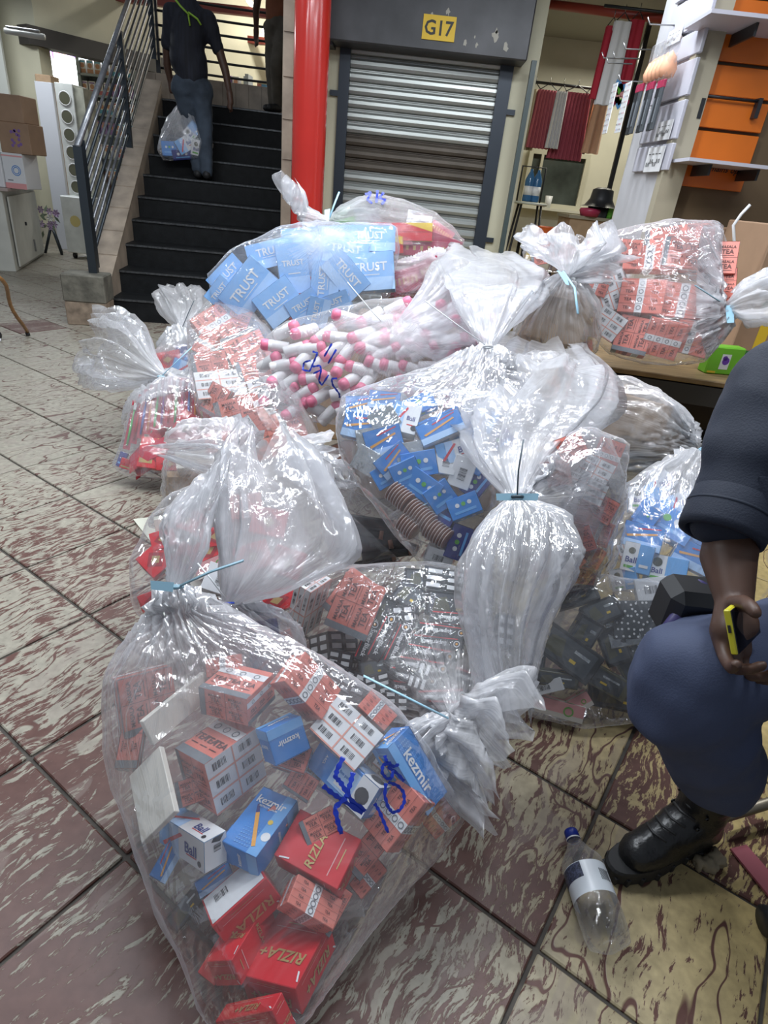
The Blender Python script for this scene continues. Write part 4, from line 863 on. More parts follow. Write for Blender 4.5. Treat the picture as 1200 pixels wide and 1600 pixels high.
# ---- toothbrush bag
def brushes(fr, ctr):
    its, pts = [], []; CARD = mat('brush_card', (.52,.03,.06), .4); CLR = [mat('brush_'+n, c, .35) for n, c in (('green',(.12,.60,.14)),('red',(.60,.03,.03)),('blue',(.05,.12,.55)),('purple',(.25,.05,.35)),('orange',(.80,.25,.03)),('pink',(.75,.12,.25)))]
    CN = [('green', 'red', 'blue', 'purple', 'orange', 'pink')[q] for q in (0,1,2,4,0,3,1,0,5,2,4,0,1)]
    for i in range(13):
        t = i/12; x = 205+t*120; y = 668-46*math.sin((t*.75+.12)*math.pi)+22*(1-t)*.6; a = 78-t*(-14)
        d = ray(x, y); d /= np.linalg.norm(d); h = fr.ray_cast(V(C0), V(d)); P = np.array(h[0]) if h[0] is not None else ctr; D = depth(P); c = P+d*(.02+.004*(i % 2))
        v = CX*math.cos(math.radians(a))+CY*math.sin(math.radians(a)); u = np.cross(d, v); u /= np.linalg.norm(u); n = -np.cross(u, v) if np.dot(np.cross(u, v), d) > 0 else np.cross(u, v)
        if np.dot(np.cross(u, v), d) > 0: u = -u
        R = np.column_stack([u, v, np.cross(u, v)]); H_ = 78*D/F; W_ = 10.2*D/F; e = empty('toothbrush_pack', c, f'card pack with a {CN[i]} toothbrush, {"leftmost" if i == 0 else "rightmost" if i == 12 else ORD[i]+" from left"} in the toothbrush fan', 'toothbrush', 'toothbrush packs in a fan', R)
        mb = MB(); mb.box((0,0,0), (W_, H_, .002), CARD); mb.build('backing_card', e); cl = CLR[(0,1,2,4,0,3,1,0,5,2,4,0,1)[i]]
        mb = MB(); mb.tube([(0,-H_*.42,.006),(0,0,.007),(0,H_*.2,.006),(0,H_*.3,.008)], [W_*.16,W_*.2,W_*.1,W_*.1], cl, 7); mb.box((0,H_*.37,.007), (W_*.42, H_*.16, .008), cl, None, .001); mb.build('toothbrush', e)
        mb = MB(); mb.box((0,H_*.38,.013), (W_*.36, H_*.13, .006), WHT); mb.build('bristles', e); pts += [tuple(c+v*H_/2), tuple(c-v*H_/2)]
    for k, (x0, y0, x1, y1, hh) in enumerate([(192,735,325,690,26),(205,745,300,722,22)]):
        mb = MB(); W = []
        for t in np.linspace(0, 1, 14):
            x = x0+(x1-x0)*t; y = y0+(y1-y0)*t-18*math.sin(t*math.pi); d = ray(x, y); d /= np.linalg.norm(d); h = fr.ray_cast(V(C0), V(d)); P = (np.array(h[0]) if h[0] is not None else ctr)+d*(.02+.012*k); W.append(P)
        Vv = CY*hh*depth(W[3])/F/2; A2 = [p+Vv for p in W]; B2 = [p-Vv for p in W]; Q = A2+B2+[p+ray(600,800)/F*.006 for p in A2+B2]; n = 14
        mb.add(Q, [(i, i+1, n+i+1, n+i) for i in range(n-1)]+[(2*n+i, 3*n+i, 3*n+i+1, 2*n+i+1) for i in range(n-1)]+[(i, 2*n+i, 2*n+i+1, i+1) for i in range(n-1)], (CARD, REDD)[k])
        o = rootmesh(mb, 'card_strip', W[5]); tag(o, ('curved red card strip under the toothbrush fan', 'darker red curved card strip behind, low in the toothbrush bag')[k], 'card'); its.append((o, 'strip', 'card', x0)); pts += [tuple(p) for p in B2]
    return its, pts
b11 = bag('the toothbrush bag', 'small clear bag of red toothbrush packs at the left edge of the heap', [(246,590,262,588,.40,.9),(222,612,302,582,.37,.5),(196,642,337,608,.31,.42),(185,690,348,660,.21,.4),(184,722,325,715,.13,.4),(205,744,272,748,.07,.4)], (254,590,.41),
 [(A_,'yel',240,708,-5,44,50,.03,0),(A_,'red',290,668,60,50,34,.03,60),(A_,'yel',205,728,-20,34,16,.02,0),(A_,'navy',190,718,70,24,12,.02,0),(A_,'red',265,725,0,40,20,.03,0)], brushes, seed=101, tight=.5, gr=.14,
 tails=[[(247,592,260,586,.41,.9),(222,600,242,560,.42,.7),(165,604,225,520,.44,.7),(137,590,195,498,.45,.6),(134,560,160,498,.46,.5)]], tm=film('open_film', .06, edge=.4))
D = nd(254,590,.41)-.03; tie(b11, [(250,590,D),(275,566,D-.02),(300,542,D-.03)], TIE, .004, loop=(252,589,D,.016))
# ---- small bag behind it
b10 = bag('the small bag by the stairs', 'small clear bag with a dark tie standing by the lowest stair', [(277,512,293,512,.44,.9),(250,535,328,532,.38,.5),(245,568,335,575,.28,.45),(248,600,332,605,.18,.42),(265,622,320,622,.08,.42)], (285,512,.45),
 [(A_,'navy',300,550,20,44,30,.04,0),(A_,'red',262,562,10,40,26,.04,0),(A_,'bail',290,580,-20,44,30,.04,0),(A_,'dark',315,560,60,44,26,.04,0)], seed=111, gr=.12, mt=FILMT,
 tails=[[(277,512,293,512,.44,.9),(258,490,322,492,.48,.55),(242,462,318,462,.53,.5),(262,447,305,447,.56,.5)]])
D = nd(285,512,.44)-.05; tie(b10, [(284,514,D),(294,490,D-.02),(303,470,D-.02)], TIED, .004)
# ---- salmon bag mid-left
sp = [(A_,'strip',338,508,-50,60,56,.06,-52),(A_,'tea',386,546,27,64,64,.07,-60),(A_,'tea',327,566,15,56,32,.05,10),(A_,'bar',345,600,14,76,46,.06,15),(A_,'tea',372,642,15,72,44,.06,15),(A_,'bar',426,606,20,72,46,.06,20),(A_,'bar',430,636,20,60,34,.05,20),(A_,'strip',448,672,-70,62,60,.06,20),
 (A_,'strip',398,668,35,60,44,.05,35),(A_,'tea',400,576,20,60,34,.05,20),(A_,'tea',370,500,-20,40,40,.05,0),(A_,'tea',335,625,60,50,34,.05,60),(A_,'tea',345,680,10,50,40,.05,0),(A_,'tea',480,700,60,40,30,.05,60),(A_,'tea',420,700,10,60,34,.05,0),(A_,'strip',320,535,60,40,30,.05,60)]
b6 = bag('the salmon bag mid-left', 'clear bag of salmon tea cartons above the toothbrush bag', [(322,474,375,468,.62,.4),(306,505,445,495,.58,.4),(308,560,470,560,.50,.38),(318,620,490,625,.42,.38),(355,670,500,690,.34,.38),(420,715,490,725,.28,.38)], (495,740,.45), sp, seed=121, tight=.65, thick=.4, pleat=.02, gr=.1, amp=.006)
# ---- pink bottles
def bottles(fr, ctr):
    its, pts = [], []; BW = mat('bottle_white', (.78,.76,.76), .35); BP = mat('bottle_pink', (.80,.20,.32), .35); rng = random.Random(5); master = None
    for j in range(8):
        for i in range(13):
            x = 418+i*29+rng.uniform(-6, 6)+(j % 2)*13; y = 478+j*24+rng.uniform(-5, 5)+(i-6)*1.5
            if y < 475+abs(i-8)*4 or y > 665-i*4: continue
            d = ray(x, y); d /= np.linalg.norm(d); h = fr.ray_cast(V(C0), V(d))
            if h[0] is None: continue
            c = np.array(h[0])+d*.04; a = math.radians(rng.choice((20, 35, 200, 230, 160, 15))+rng.uniform(-15, 15)); ax = (CX*math.cos(a)+CY*math.sin(a))*.9-d*rng.uniform(-.1, .6); ax /= np.linalg.norm(ax)
            p = np.cross(ax, [0,0,1.]); p /= np.linalg.norm(p); R = np.column_stack([p, np.cross(ax, p), ax])
            if master is None:
                e = empty('lotion_bottle', c, None, 'bottle', 'white bottles with pink caps', R)
                mb = MB(); mb.lathe([(0,-.055),(.022,-.055),(.025,-.05),(.025,.02),(.022,.032)], BW, 14); bo = mb.build('bottle_body', e)
                mb = MB(); mb.lathe([(.022,.030),(.024,.032),(.024,.052),(.018,.062),(0,.064)], BP, 14); ca = mb.build('bottle_cap', e); master = (e, bo, ca)
            else:
                e = master[0].copy(); COL.objects.link(e); q = Matrix(R.tolist()).to_4x4(); q.translation = V(c); e.matrix_world = q
                for ch in master[1:]: k = ch.copy(); COL.objects.link(k); k.parent = e
            e['label'] = f'pink-capped white bottle among those at the {"upper" if y < 530 else "lower" if y > 590 else "middle"} {"left" if x < 520 else "right" if x > 650 else "centre"} of the marked bag'; pts.append(tuple(c))
    return its, pts
b5 = bag('the bag of pink bottles', 'clear bag of white bottles with pink caps, marked in blue', [(404,548,412,590,.56,.5),(442,508,428,640,.59,.42),(515,478,492,662,.62,.38),(600,460,582,675,.66,.36),(680,470,672,680,.67,.36),(755,500,745,668,.66,.36),(800,545,792,620,.64,.36)], (616,524,.84), [], bottles, seed=131, tight=.3, thick=.4, gr=.11, pleat=.04, npl=21,
 tails=[[(611,517,624,531,.80,.8),(650,470,672,560,.84,.5),(690,418,745,548,.88,.42),(735,418,792,500,.90,.35),(770,440,800,470,.9,.3)]])
D = nd(616,524,.8); tie(b5, [(616,524,D-.05),(580,485,D-.09),(543,441,D-.10)], TIEW, .0035)
o, tri, fr, c = BAGS['the bag of pink bottles']
marker(o, tri, [[(519,536),(506,558)], [(526,545),(512,569)], [(488,549),(497,552)], [(496,552),(490,566),(484,580),(473,578),(475,566),(486,563)], [(488,573),(500,571),(502,578),(489,584)], [(502,578),(498,595),(503,602),(514,585)], [(527,591),(518,592),(520,602),(530,615),(531,622)]], r=.0042)
# ---- trust bag
sp = [(A_,'trust',388,452,52,84,56,.07,52),(A_,'trust',436,472,38,66,54,.07,38),(A_,'trust',459,420,-80,74,48,.07,10),(A_,'trust',424,396,14,76,38,.06,12),(A_,'trust',490,393,48,66,44,.06,48),(A_,'trust',540,393,-8,72,40,.06,-8),(A_,'trust',578,372,0,80,38,.06,0),(A_,'trust',578,424,3,76,58,.07,3),
 (A_,'trust',508,440,82,62,46,.06,80),(A_,'trust',540,430,-50,70,44,.06,-50),(A_,'trust',497,488,78,44,34,.06,80),(A_,'trust',520,476,20,56,30,.05,20),(A_,'trust',357,432,46,60,40,.06,46),(A_,'trust',345,458,50,44,34,.05,50),(A_,'trust',476,480,32,52,40,.05,32),(A_,'trust',470,370,5,60,26,.05,5),(A_,'trust',520,365,0,66,26,.05,0)]
b7 = bag('the sky-blue bag', 'clear bag of sky-blue cartons high on the heap before the shutter', [(328,440,334,478,3.25,.5),(345,402,342,498,3.27,.45),(402,366,395,510,3.3,.42),(470,352,462,512,3.32,.42),(540,350,530,505,3.32,.42),(598,358,585,490,3.34,.42),(622,388,612,450,3.36,.45)], (503,374,3.12), sp, seed=141, tight=.6, thick=.5, gr=.09, pleat=.03, npl=19)
def at_any(x, y, z): return atY(x, y, z) if z > 1.25 else atz(x, y, z)
# ---- top bag
sp = [(A_,'yel',626,362,-2,100,26,.08,0),(A_,'row',660,388,-4,110,22,.08,0),(A_,'foil',574,338,10,40,30,.05,0),(A_,'green',545,350,15,60,18,.06,0),(A_,'mag',694,388,-20,50,34,.06,0),(A_,'foil',655,345,-10,40,26,.05,0),(A_,'yel',600,385,5,60,24,.06,0),(A_,'mag',690,362,-30,40,20,.05,0),(A_,'row',610,372,0,70,20,.06,0)]
b8 = bag('the topmost bag', 'clear marked bag of red sweet boxes at the top of the heap', [(513,342,522,356,3.7,.8),(548,314,536,378,3.7,.5),(592,292,580,402,3.7,.45),(650,310,640,408,3.7,.45),(702,350,692,412,3.68,.45),(726,374,722,396,3.66,.5)], (518,348,3.7), sp, seed=151, tight=.5, gr=.2, thick=.5,
 tails=[[(512,343,520,356,3.7,.9),(478,326,498,362,3.7,.6),(448,312,470,350,3.7,.6),(440,288,480,318,3.7,.5),(455,284,470,290,3.7,.4)]])
D = nd(518,348,3.7); tie(b8, [(515,340,D-.12),(522,320,D-.12),(530,300,D-.12)], TIE, .006, [(507,328,D-.12),(516,326,D-.12),(514,344,D-.12),(507,342,D-.12)])
marker(b8, BAGS['the topmost bag'][1], [[(570,304),(580,300),(574,312),(582,318)], [(590,296),(588,318)], [(600,300),(592,310),(602,312),(596,320)]], r=.008)
b9 = bag('the purple-tinted bag', 'clear bag of dark pink striped packets under the topmost bag', [(596,410,598,462,3.4,.5),(640,396,636,474,3.42,.45),(700,396,700,468,3.45,.45),(732,410,728,446,3.45,.5)], (700,400,3.4), [(A_,'mag',625,440,10,64,36,.07,0),(A_,'mag',660,425,25,60,30,.06,20),(A_,'mag',700,440,0,56,44,.07,0),(A_,'mag',640,462,10,50,20,.05,0),(A_,'foil',700,412,10,40,18,.04,0)], seed=161, gr=.2)
# ---- brown bags behind the middle neck
b25 = bag('the brown bag behind the big neck', 'clear bag of brown cardboard behind the tall cloudy film', [(735,575,735,640,2.25,.5),(795,535,790,690,2.22,.42),(860,530,860,700,2.2,.42),(908,570,905,690,2.2,.45)], (770,560,2.1), [(A_,'kraft',830,610,10,90,70,.15,0),(A_,'kraft',790,650,-15,70,50,.12,0),(A_,'kraft',875,650,20,60,60,.12,0)], seed=171, gr=.15, mt=FILMT)
b19 = bag('the wide brown bag on the right', 'wide clear bag over brown cardboard below the table edge', [(1086,690,1098,706,2.05,.8),(1050,628,1062,730,2.1,.45),(1005,600,1008,745,2.12,.42),(950,582,950,748,2.14,.4),(905,590,900,735,2.16,.42),(884,620,882,690,2.18,.5)], (1092,700,2.05),
 [(A_,'kraft',935,645,5,95,80,.15,0),(A_,'kraft',1000,655,-15,80,60,.12,0),(A_,'dark',985,722,-10,90,30,.08,0),(A_,'kraft',905,690,20,50,50,.1,0),(A_,'kraft',1045,690,-25,60,40,.08,0)], seed=181, gr=.22, npl=17, mt=FILMT, pleat=.04)
# ---- bags on the table
sp = [(A_,'tea',990,523,-15,52,56,.09,78),(A_,'strip',1036,530,-12,56,56,.09,80),(A_,'strip',1003,462,-8,66,52,.1,-8),(A_,'strip',1070,470,-8,84,52,.1,-8),(A_,'bar',958,455,-72,56,44,.07,-72),(A_,'bar',950,506,-35,44,40,.06,-35),(A_,'strip',1018,402,-4,84,36,.09,-4),(A_,'tea',1068,395,-8,60,44,.09,-8),
 (A_,'tea',1118,402,-8,62,50,.09,-8),(A_,'tea',975,392,-6,50,34,.08,-6),(A_,'tea',1128,440,-5,40,40,.08,0),(A_,'tea',1112,475,-15,50,44,.08,0),(A_,'strip',1082,528,-15,56,50,.08,0),(A_,'tea',932,395,-10,44,34,.07,0),(A_,'tea',1105,520,-40,44,40,.07,0),(A_,'tea',1040,368,-4,60,28,.08,0),(A_,'tea',1090,362,-8,50,28,.08,0),(A_,'strip',935,440,-20,36,40,.06,0)]
b16 = bag('the bag on the table', 'big clear bag of salmon tea cartons standing on the table', [(1130,476,1141,490,2.62,.9),(1128,395,1122,555,2.72,.5),(1055,338,1045,578,2.75,.42),(985,348,975,568,2.77,.4),(930,372,935,530,2.8,.4),(903,408,915,475,2.82,.45)], (1136,483,2.6), sp, seed=191, tight=.6, gr=.12, npl=17, n=40, amp=.007,
 tails=[[(1131,476,1141,490,2.62,.9),(1160,446,1165,502,2.6,.6),(1195,428,1200,505,2.58,.5),(1215,440,1215,490,2.57,.4)]])
D = nd(1136,483,2.62); tie(b16, [(1136,478,D-.02),(1115,465,D-.06),(1086,446,D-.09)], mat('grey_blue_tie', (.25,.40,.48), .35), .005, [(1133,478,D-.03),(1147,476,D-.03),(1147,504,D-.03),(1136,505,D-.03)])
b17 = bag('the brown bag at the table end', 'clear bag of brown packing tied with a pale blue tag at the table end', [(880,428,892,436,2.6,.9),(842,452,925,452,2.62,.55),(812,490,942,492,2.65,.45),(814,528,938,528,2.68,.45),(848,556,915,556,2.7,.5)], (886,430,2.6),
 [(A_,'kraft',870,500,-12,90,66,.15,0),(A_,'kraft',905,515,30,56,46,.1,0),(A_,'tea',905,543,10,40,20,.06,0),(A_,'kraft',838,515,60,50,40,.1,0)], seed=201, gr=.18,
 tails=[[(880,424,892,434,2.6,.9),(845,398,930,410,2.62,.5),(822,380,962,405,2.65,.4),(835,366,945,372,2.68,.35)],[(884,428,890,436,2.6,.9),(925,395,930,440,2.62,.5),(965,410,966,440,2.64,.4)]])
D = nd(886,432,2.6)-.05; tie(b17, [(880,424,D),(898,450,D-.04),(903,490,D-.08)], TIE, .006, [(870,422,D-.02),(884,428,D-.02),(890,446,D-.02),(884,444,D-.02)])
b18 = bag('the far small bag', 'small clear bag of salmon cartons behind the table end', [(818,395,820,420,3.3,.5),(850,370,850,430,3.3,.45),(895,362,895,430,3.3,.45),(915,380,915,420,3.3,.5)], None, [(A_,'bar',866,385,-8,40,26,.07,0),(A_,'tea',880,400,60,36,26,.06,0),(A_,'tea',848,398,10,36,28,.06,0)], seed=211)

for (x, y, w_, d_2, h_, lb) in ((-.62, 3.45, .8, .5, .52, 'brown carton at the heap\'s core under the sky-blue bag'), (.05, 3.85, .7, .5, .58, 'brown carton at the heap\'s back under the topmost bag'), (.18, 2.75, .7, .45, .42, 'brown carton inside the heap under the pink bottles')):
    mb = MB(); mb.box((x, y, h_/2), (w_, d_2, h_), KRA, None, .006); mb.box((x, y, h_+.001), (.06, d_2, .002), KRL); tag(rootmesh(mb, 'cardboard_box', (x, y, 0)), lb, 'box')
# ================================================================== people
def blob(caps, voxel=.012, smooth=4, wr=None, seed=0, clampz=None):
    """one continuous surface round tapered capsules (p, q, rp, rq[, squash vector])"""
    bm = bmesh.new()
    for c in caps:
        p, q, r0, r1 = np.array(c[0], float), np.array(c[1], float), c[2], c[3]; L = np.linalg.norm(q-p); t = (q-p)/(L+1e-9)
        a = np.cross(t, [0, 0, 1.] if abs(t[2]) < .9 else [1., 0, 0]); a /= np.linalg.norm(a); b = np.cross(t, a); n = 18; rings = []
        sx = c[4] if len(c) > 4 else None
        for (o_, r, s0, s1) in ((p, r0, -1, 0), (q, r1, 0, 1)):
            for k in range(5):
                f = (s0+(s1-s0)*k/4)*math.pi/2; cr_ = r*math.cos(f)+1e-4; off = r*math.sin(f)
                ring = []
                for j in range(n):
                    v = cr_*(math.cos(6.2832*j/n)*a+math.sin(6.2832*j/n)*b)+t*off
                    if sx is not None: ax = np.array(sx[0], float); v = v+ax*v.dot(ax)*(sx[1]-1)
                    ring.append(bm.verts.new(o_+v))
                rings.append(ring)
        for A_, B_ in zip(rings[:-1], rings[1:]):
            for j in range(n): bm.faces.new((A_[j], A_[(j+1) % n], B_[(j+1) % n], B_[j]))
        bm.faces.new(rings[0][::-1]); bm.faces.new(rings[-1])
    bmesh.ops.recalc_face_normals(bm, faces=bm.faces[:])
    me = bpy.data.meshes.new('b'); bm.to_mesh(me); bm.free(); o = bpy.data.objects.new('b', me); COL.objects.link(o)
    md = o.modifiers.new('r', 'REMESH'); md.mode = 'VOXEL'; md.voxel_size = voxel; md.use_smooth_shade = True
    if smooth: ms = o.modifiers.new('s', 'SMOOTH'); ms.iterations = smooth; ms.factor = .6
    dg = bpy.context.evaluated_depsgraph_get(); e = o.evaluated_get(dg); m2 = e.to_mesh()
    vs = [np.array(v.co) for v in m2.vertices]; ns = [np.array(v.normal) for v in m2.vertices]; fs = [list(f.vertices) for f in m2.polygons]; e.to_mesh_clear(); bpy.data.objects.remove(o)
    if wr:
        vs = [v+n*(wr[0]*(ridge(v*np.array(wr[2] if len(wr) > 2 else (1, 1, 1)), wr[1], seed)-.4)+wr[0]*.5*nz(v, wr[1]*2.5, seed)) for v, n in zip(vs, ns)]
    if clampz is not None: vs = [np.array([v[0], v[1], max(v[2], clampz)]) for v in vs]
    return vs, fs
def skinpart(caps, m, name, root, **k): vs, fs = blob(caps, **k); mb = MB(); mb.add(vs, fs, m, True); return sub(mb, name, root)
NAVYF = mat('navy_uniform', (.011, .016, .032), .75, var=.18, vscale=3, bump=.15, bscale=300); TROU = mat('blue_grey_trousers', (.058, .075, .14), .75, var=.15, vscale=3, bump=.12, bscale=300)
SKIN = mat('dark_skin', (.085, .042, .027), .5, var=.15, vscale=20); PALM = mat('palm_skin', (.33, .15, .10), .5); BOOT = mat('boot_leather', (.012, .012, .013), .35, var=.3, vscale=10, bump=.2, bscale=90); RUB = mat('boot_rubber', (.014, .014, .015), .6)
# ---- the seated guard: every joint is a point in the room
def fl_(x, y): return atz(x, y, 0)
toe, heel = atz(962, 1350, .05), atz(1105, 1290, .05)
ank = heel + (toe-heel)*.22; ank[2] = .12
knee = atD(1080, 1055, 1.10); kz = knee[2]
hipL = np.array([1.30, 1.22, .50]); hipR = hipL+np.array([.18, -.22, 0]); pel = (hipL+hipR)/2+np.array([.05, .03, .05])
g = empty('person', (hipL[0], hipL[1], 0), 'seated guard in a navy uniform and black boots holding a yellow phone', 'person')
sh_ = atD(1215, 600, 1.12); elb = atD(1142, 850, 1.08); wri = atD(1148, 945, 1.02)
print('guard', 'knee', knee, 'ank', ank, 'shoulder', sh_, 'elb', elb, 'wrist', wri, 'toe', toe, 'heel', heel)
chest = np.array([sh_[0]+.20, sh_[1]-.02, sh_[2]-.04]); neck_ = chest+np.array([.01, -.02, .20]); head_ = neck_+np.array([-.02, -.07, .15]); shR = chest+np.array([.16, -.14, .03])
knR = knee+np.array([.42, -.28, 0]); anR = np.array([knR[0]+.05, knR[1]-.02, .12])
# hand
W_ = wri; kn_c = atD(1150, 990, 1.0)
f_dir = kn_c-W_; f_dir /= np.linalg.norm(f_dir)
def hp(x, y, D): return atD(x, y, D)
hand = [(W_, hp(1140, 985, 1.0), .030, .030), (W_, hp(1160, 975, 1.0), .028, .026), (hp(1132, 985, 1.01), hp(1140, 1020, 1.0), .024, .021), (hp(1148, 975, 1.02), hp(1155, 1015, 1.02), .024, .02)]
fing = [[(1127,1002,1.0),(1133,1028,.975),(1143,1044,.95),(1151,1038,.93)], [(1136,1012,1.01),(1152,1046,.985),(1173,1046,.95),(1192,1040,.935)], [(1148,1020,1.03),(1172,1056,1.0),(1196,1058,.98),(1212,1048,.965)], [(1155,1020,1.05),(1185,1062,1.02),(1206,1066,1.0),(1222,1056,.99)]]
thumb = [(1148,944,.99),(1162,942,.96),(1172,948,.935),(1180,957,.92)]
fc_ = []
for k, f in enumerate(fing):
    r = (.0115, .0105, .0098, .0085)[k]; pp = [hp(*q) for q in f]
    fc_ += [(pp[i], pp[i+1], r*(1.1-.1*i), r*(1.0-.1*i)) for i in range(3)]
pp = [hp(*q) for q in thumb]; fc_ += [(pp[i], pp[i+1], .0145-.001*i, .0135-.0015*i) for i in range(3)]
el2 = atD(1138, 870, 1.07)
body = [(sh_, elb, .055, .046), (elb, el2, .046, .046), (el2, W_, .047, .029)]+hand+fc_
vs, fs = blob(body, voxel=.0055, smooth=3); mb = MB(); mb.add(vs, fs, SKIN, True); sub(mb, 'arm', g)
tc = head_
vs, fs = blob([(chest, neck_, .07, .055), (neck_, head_, .055, .06), (head_+np.array([0,0,.03]), head_+np.array([0,.02,.05]), .095, .09), (head_+np.array([0,-.03,-.04]), head_+np.array([0,-.05,-.05]), .06, .05),
  (head_+np.array([0,-.10,0]), head_+np.array([0,-.112,-.02]), .012, .016), (head_+np.array([-.085,.0,0]), head_+np.array([-.088,.01,.03]), .018, .02), (head_+np.array([.085,.0,0]), head_+np.array([.088,.01,.03]), .018, .02)], voxel=.009); mb = MB(); mb.add(vs, fs, SKIN, True); sub(mb, 'head', g)
for s_ in (-1, 1): mb = MB(); mb.lathe([(0, -.012), (.010, -.006), (.012, 0), (.010, .006), (0, .012)], WHT, 10, (np.eye(3), head_+np.array([.033*s_, -.083, .03]))); sub(mb, 'eye', g)
mb = MB(); mb.tube([head_+np.array([-.028, -.094, -.045]), head_+np.array([0, -.103, -.047]), head_+np.array([.028, -.094, -.045])], .006, mat('lips', (.12, .04, .035), .5), 8); sub(mb, 'mouth', g)
skinpart([(head_+np.array([0,.02,.065]), head_+np.array([0,.03,.07]), .098, .092)], BLACK, 'hair', g, voxel=.01)
# shirt with a short cuffed sleeve
hem = atD(1135, 812, 1.08); ud = (hem-sh_)/np.linalg.norm(hem-sh_)
skinpart([(pel+np.array([0,0,.05]), chest, .15, .16), (chest, sh_, .12, .075), (chest, shR, .12, .075), (sh_, sh_+(hem-sh_)*.55, .082, .082), (sh_+(hem-sh_)*.5, hem, .074, .060), (shR, shR+np.array([.1, -.12, -.24]), .075, .068), (pel, pel+np.array([0,0,.1]), .15, .15), (chest+np.array([0,0,.05]), neck_-np.array([0,0,.08]), .1, .075)], NAVYF, 'shirt', g, voxel=.011, wr=(.008, 7), seed=2)
# open cuff ring
mb = MB(); a1 = np.cross(ud, [0,0,1.]) if abs(ud[2]) < .95 else np.cross(ud, [1.,0,0]); a1 /= np.linalg.norm(a1); a2 = np.cross(ud, a1); n = 36
prof = [(.068, -.045), (.072, -.02), (.073, .02), (.071, .034), (.060, .034), (.052, .0)]; R_ = np.column_stack([a1, a2, ud]); mb.lathe(prof, NAVYF, n, (R_, hem)); mb.lathe([(.0732, -.012), (.0740, -.014), (.0732, -.016)], mat('seam', (.012, .018, .035), .7), n, (R_, hem)); sub(mb, 'sleeve_cuff', g)
mb = MB(); q = [atD(1186, 745, 1.02), atD(1225, 748, 1.01), atD(1225, 812, 1.01), atD(1190, 800, 1.02)]; mb.add(q+[p+np.array([.01, .01, 0]) for p in q], [(0,3,2,1), (4,5,6,7), (0,1,5,4), (1,2,6,5), (2,3,7,6), (3,0,4,7)], NAVYF); sub(mb, 'pocket_flap', g)
# lower right arm of the far side
skinpart([(shR+np.array([.1, -.12, -.24]), shR+np.array([.02, -.28, -.36]), .047, .032), (shR+np.array([.02, -.28, -.36]), shR+np.array([-.02, -.33, -.38]), .035, .03)], SKIN, 'far_arm', g, voxel=.01)
# trousers
bt = atD(1035, 1190, 1.12); bt2 = ank+np.array([0, 0, .12])
skinpart([(pel, hipL, .15, .13), (hipL, knee, .125, .098), (knee, knee+np.array([0,-.005,-.06]), .100, .098), (knee+np.array([0,0,-.05]), bt2+np.array([-.01,0,.04]), .100, .092), (hipR, knR, .125, .095), (pel, hipR, .15, .13), (knR, anR+np.array([0,0,.10]), .095, .082)], TROU, 'trousers', g, voxel=.012, wr=(.014, 6.5, (1, 1, .6)), seed=5)
# boots
def boot(toe, ank, mirror=1):
    d = toe-ank; d[2] = 0; d /= np.linalg.norm(d); s = np.array([-d[1], d[0], 0]); T = np.array([toe[0], toe[1], 0]); A = np.array([ank[0], ank[1], 0]); Hh = A-d*.045
    up_ = np.array([0, 0, 1.])
    b = skinpart([(A+up_*.30, A+up_*.12, .060, .052), (A+up_*.12, A+d*.05+up_*.085, .052, .048), (A+d*.04+up_*.10, T-d*.05+up_*.058, .048, .036), (T-d*.085+up_*.055, T-d*.035+up_*.05, .046, .042), (Hh+up_*.06, A+up_*.10, .042, .05), (Hh+up_*.05, T-d*.06+up_*.045, .038, .040)], BOOT, 'boot', g, voxel=.008, smooth=5, wr=(.0022, 20), clampz=.02)
    # outsole outline
    pts = []; L_ = np.linalg.norm(T-Hh)
    for k in range(40):
        a = 6.2832*k/40; t = math.cos(a); w_ = .044*(1+.15*max(0, t)) * abs(math.sin(a))**.8*np.sign(math.sin(a)); x = (L_/2+.04)*t; w_ *= (1-.22*math.exp(-((t+.25)/.3)**2)); pts.append((T+Hh)/2+d*x+s*w_)
    mb = MB(); n = 40; mb.add([p+up_*.004 for p in pts]+[p+up_*.034 for p in pts]+[p*.97+.03*(T+Hh)/2+up_*.04 for p in pts], [(i, (i+1) % n, n+(i+1) % n, n+i) for i in range(n)]+[(n+i, n+(i+1) % n, 2*n+(i+1) % n, 2*n+i) for i in range(n)]+[tuple(range(n))[::-1], tuple(range(2*n, 3*n))], RUB); sub(mb, 'boot_sole', g)
    for k in range(0, 40, 2):
        mb = MB(); p = pts[k]; c = (T+Hh)/2; o_ = (p-c)/np.linalg.norm(p-c); R = np.column_stack([np.cross([0,0,1.], o_), o_, [0,0,1.]]); mb.box(p-o_*.004+up_*.012, (.011, .014, .022), RUB, R, .002); sub(mb, 'sole_lug', g)
    for k in range(8):
        t = k/7; c = A+d*(.052+.10*(1-t)*.9)+up_*(.085+.22*t**1.1+.012) if k < 4 else A+d*(.058-.004*k)+up_*(.12+.045*(k-3))
        if k < 4: c = A+d*(.12-.02*k)+up_*(.108+.016*k)
        mb = MB(); mb.tube([c-s*.028-up_*.006, c+d*.012+up_*.006, c+s*.028+up_*.008], .0032, RUB, 6); sub(mb, 'lace', g)
    for k in range(5):
        for sd in (-1, 1):
            c = A+d*(.105, .085, .065, .050, .042)[k]+up_*(.068, .085, .11, .14, .175)[k]+s*(.030, .028, .028, .030, .032)[k]*sd; mb = MB(); mb.lathe([(.0, .0), (.005, .001), (.006, .003), (.003, .005)], mat('eyelet', (.04, .04, .04), .3, .8), 10, (np.column_stack([d, up_, s*sd]), c+s*sd*.004)); sub(mb, 'eyelet', g)
boot(atz(950, 1372, 0)+np.array([.03, .02, 0]), ank); boot(anR+np.array([-.18, -.1, -.12]), anR)
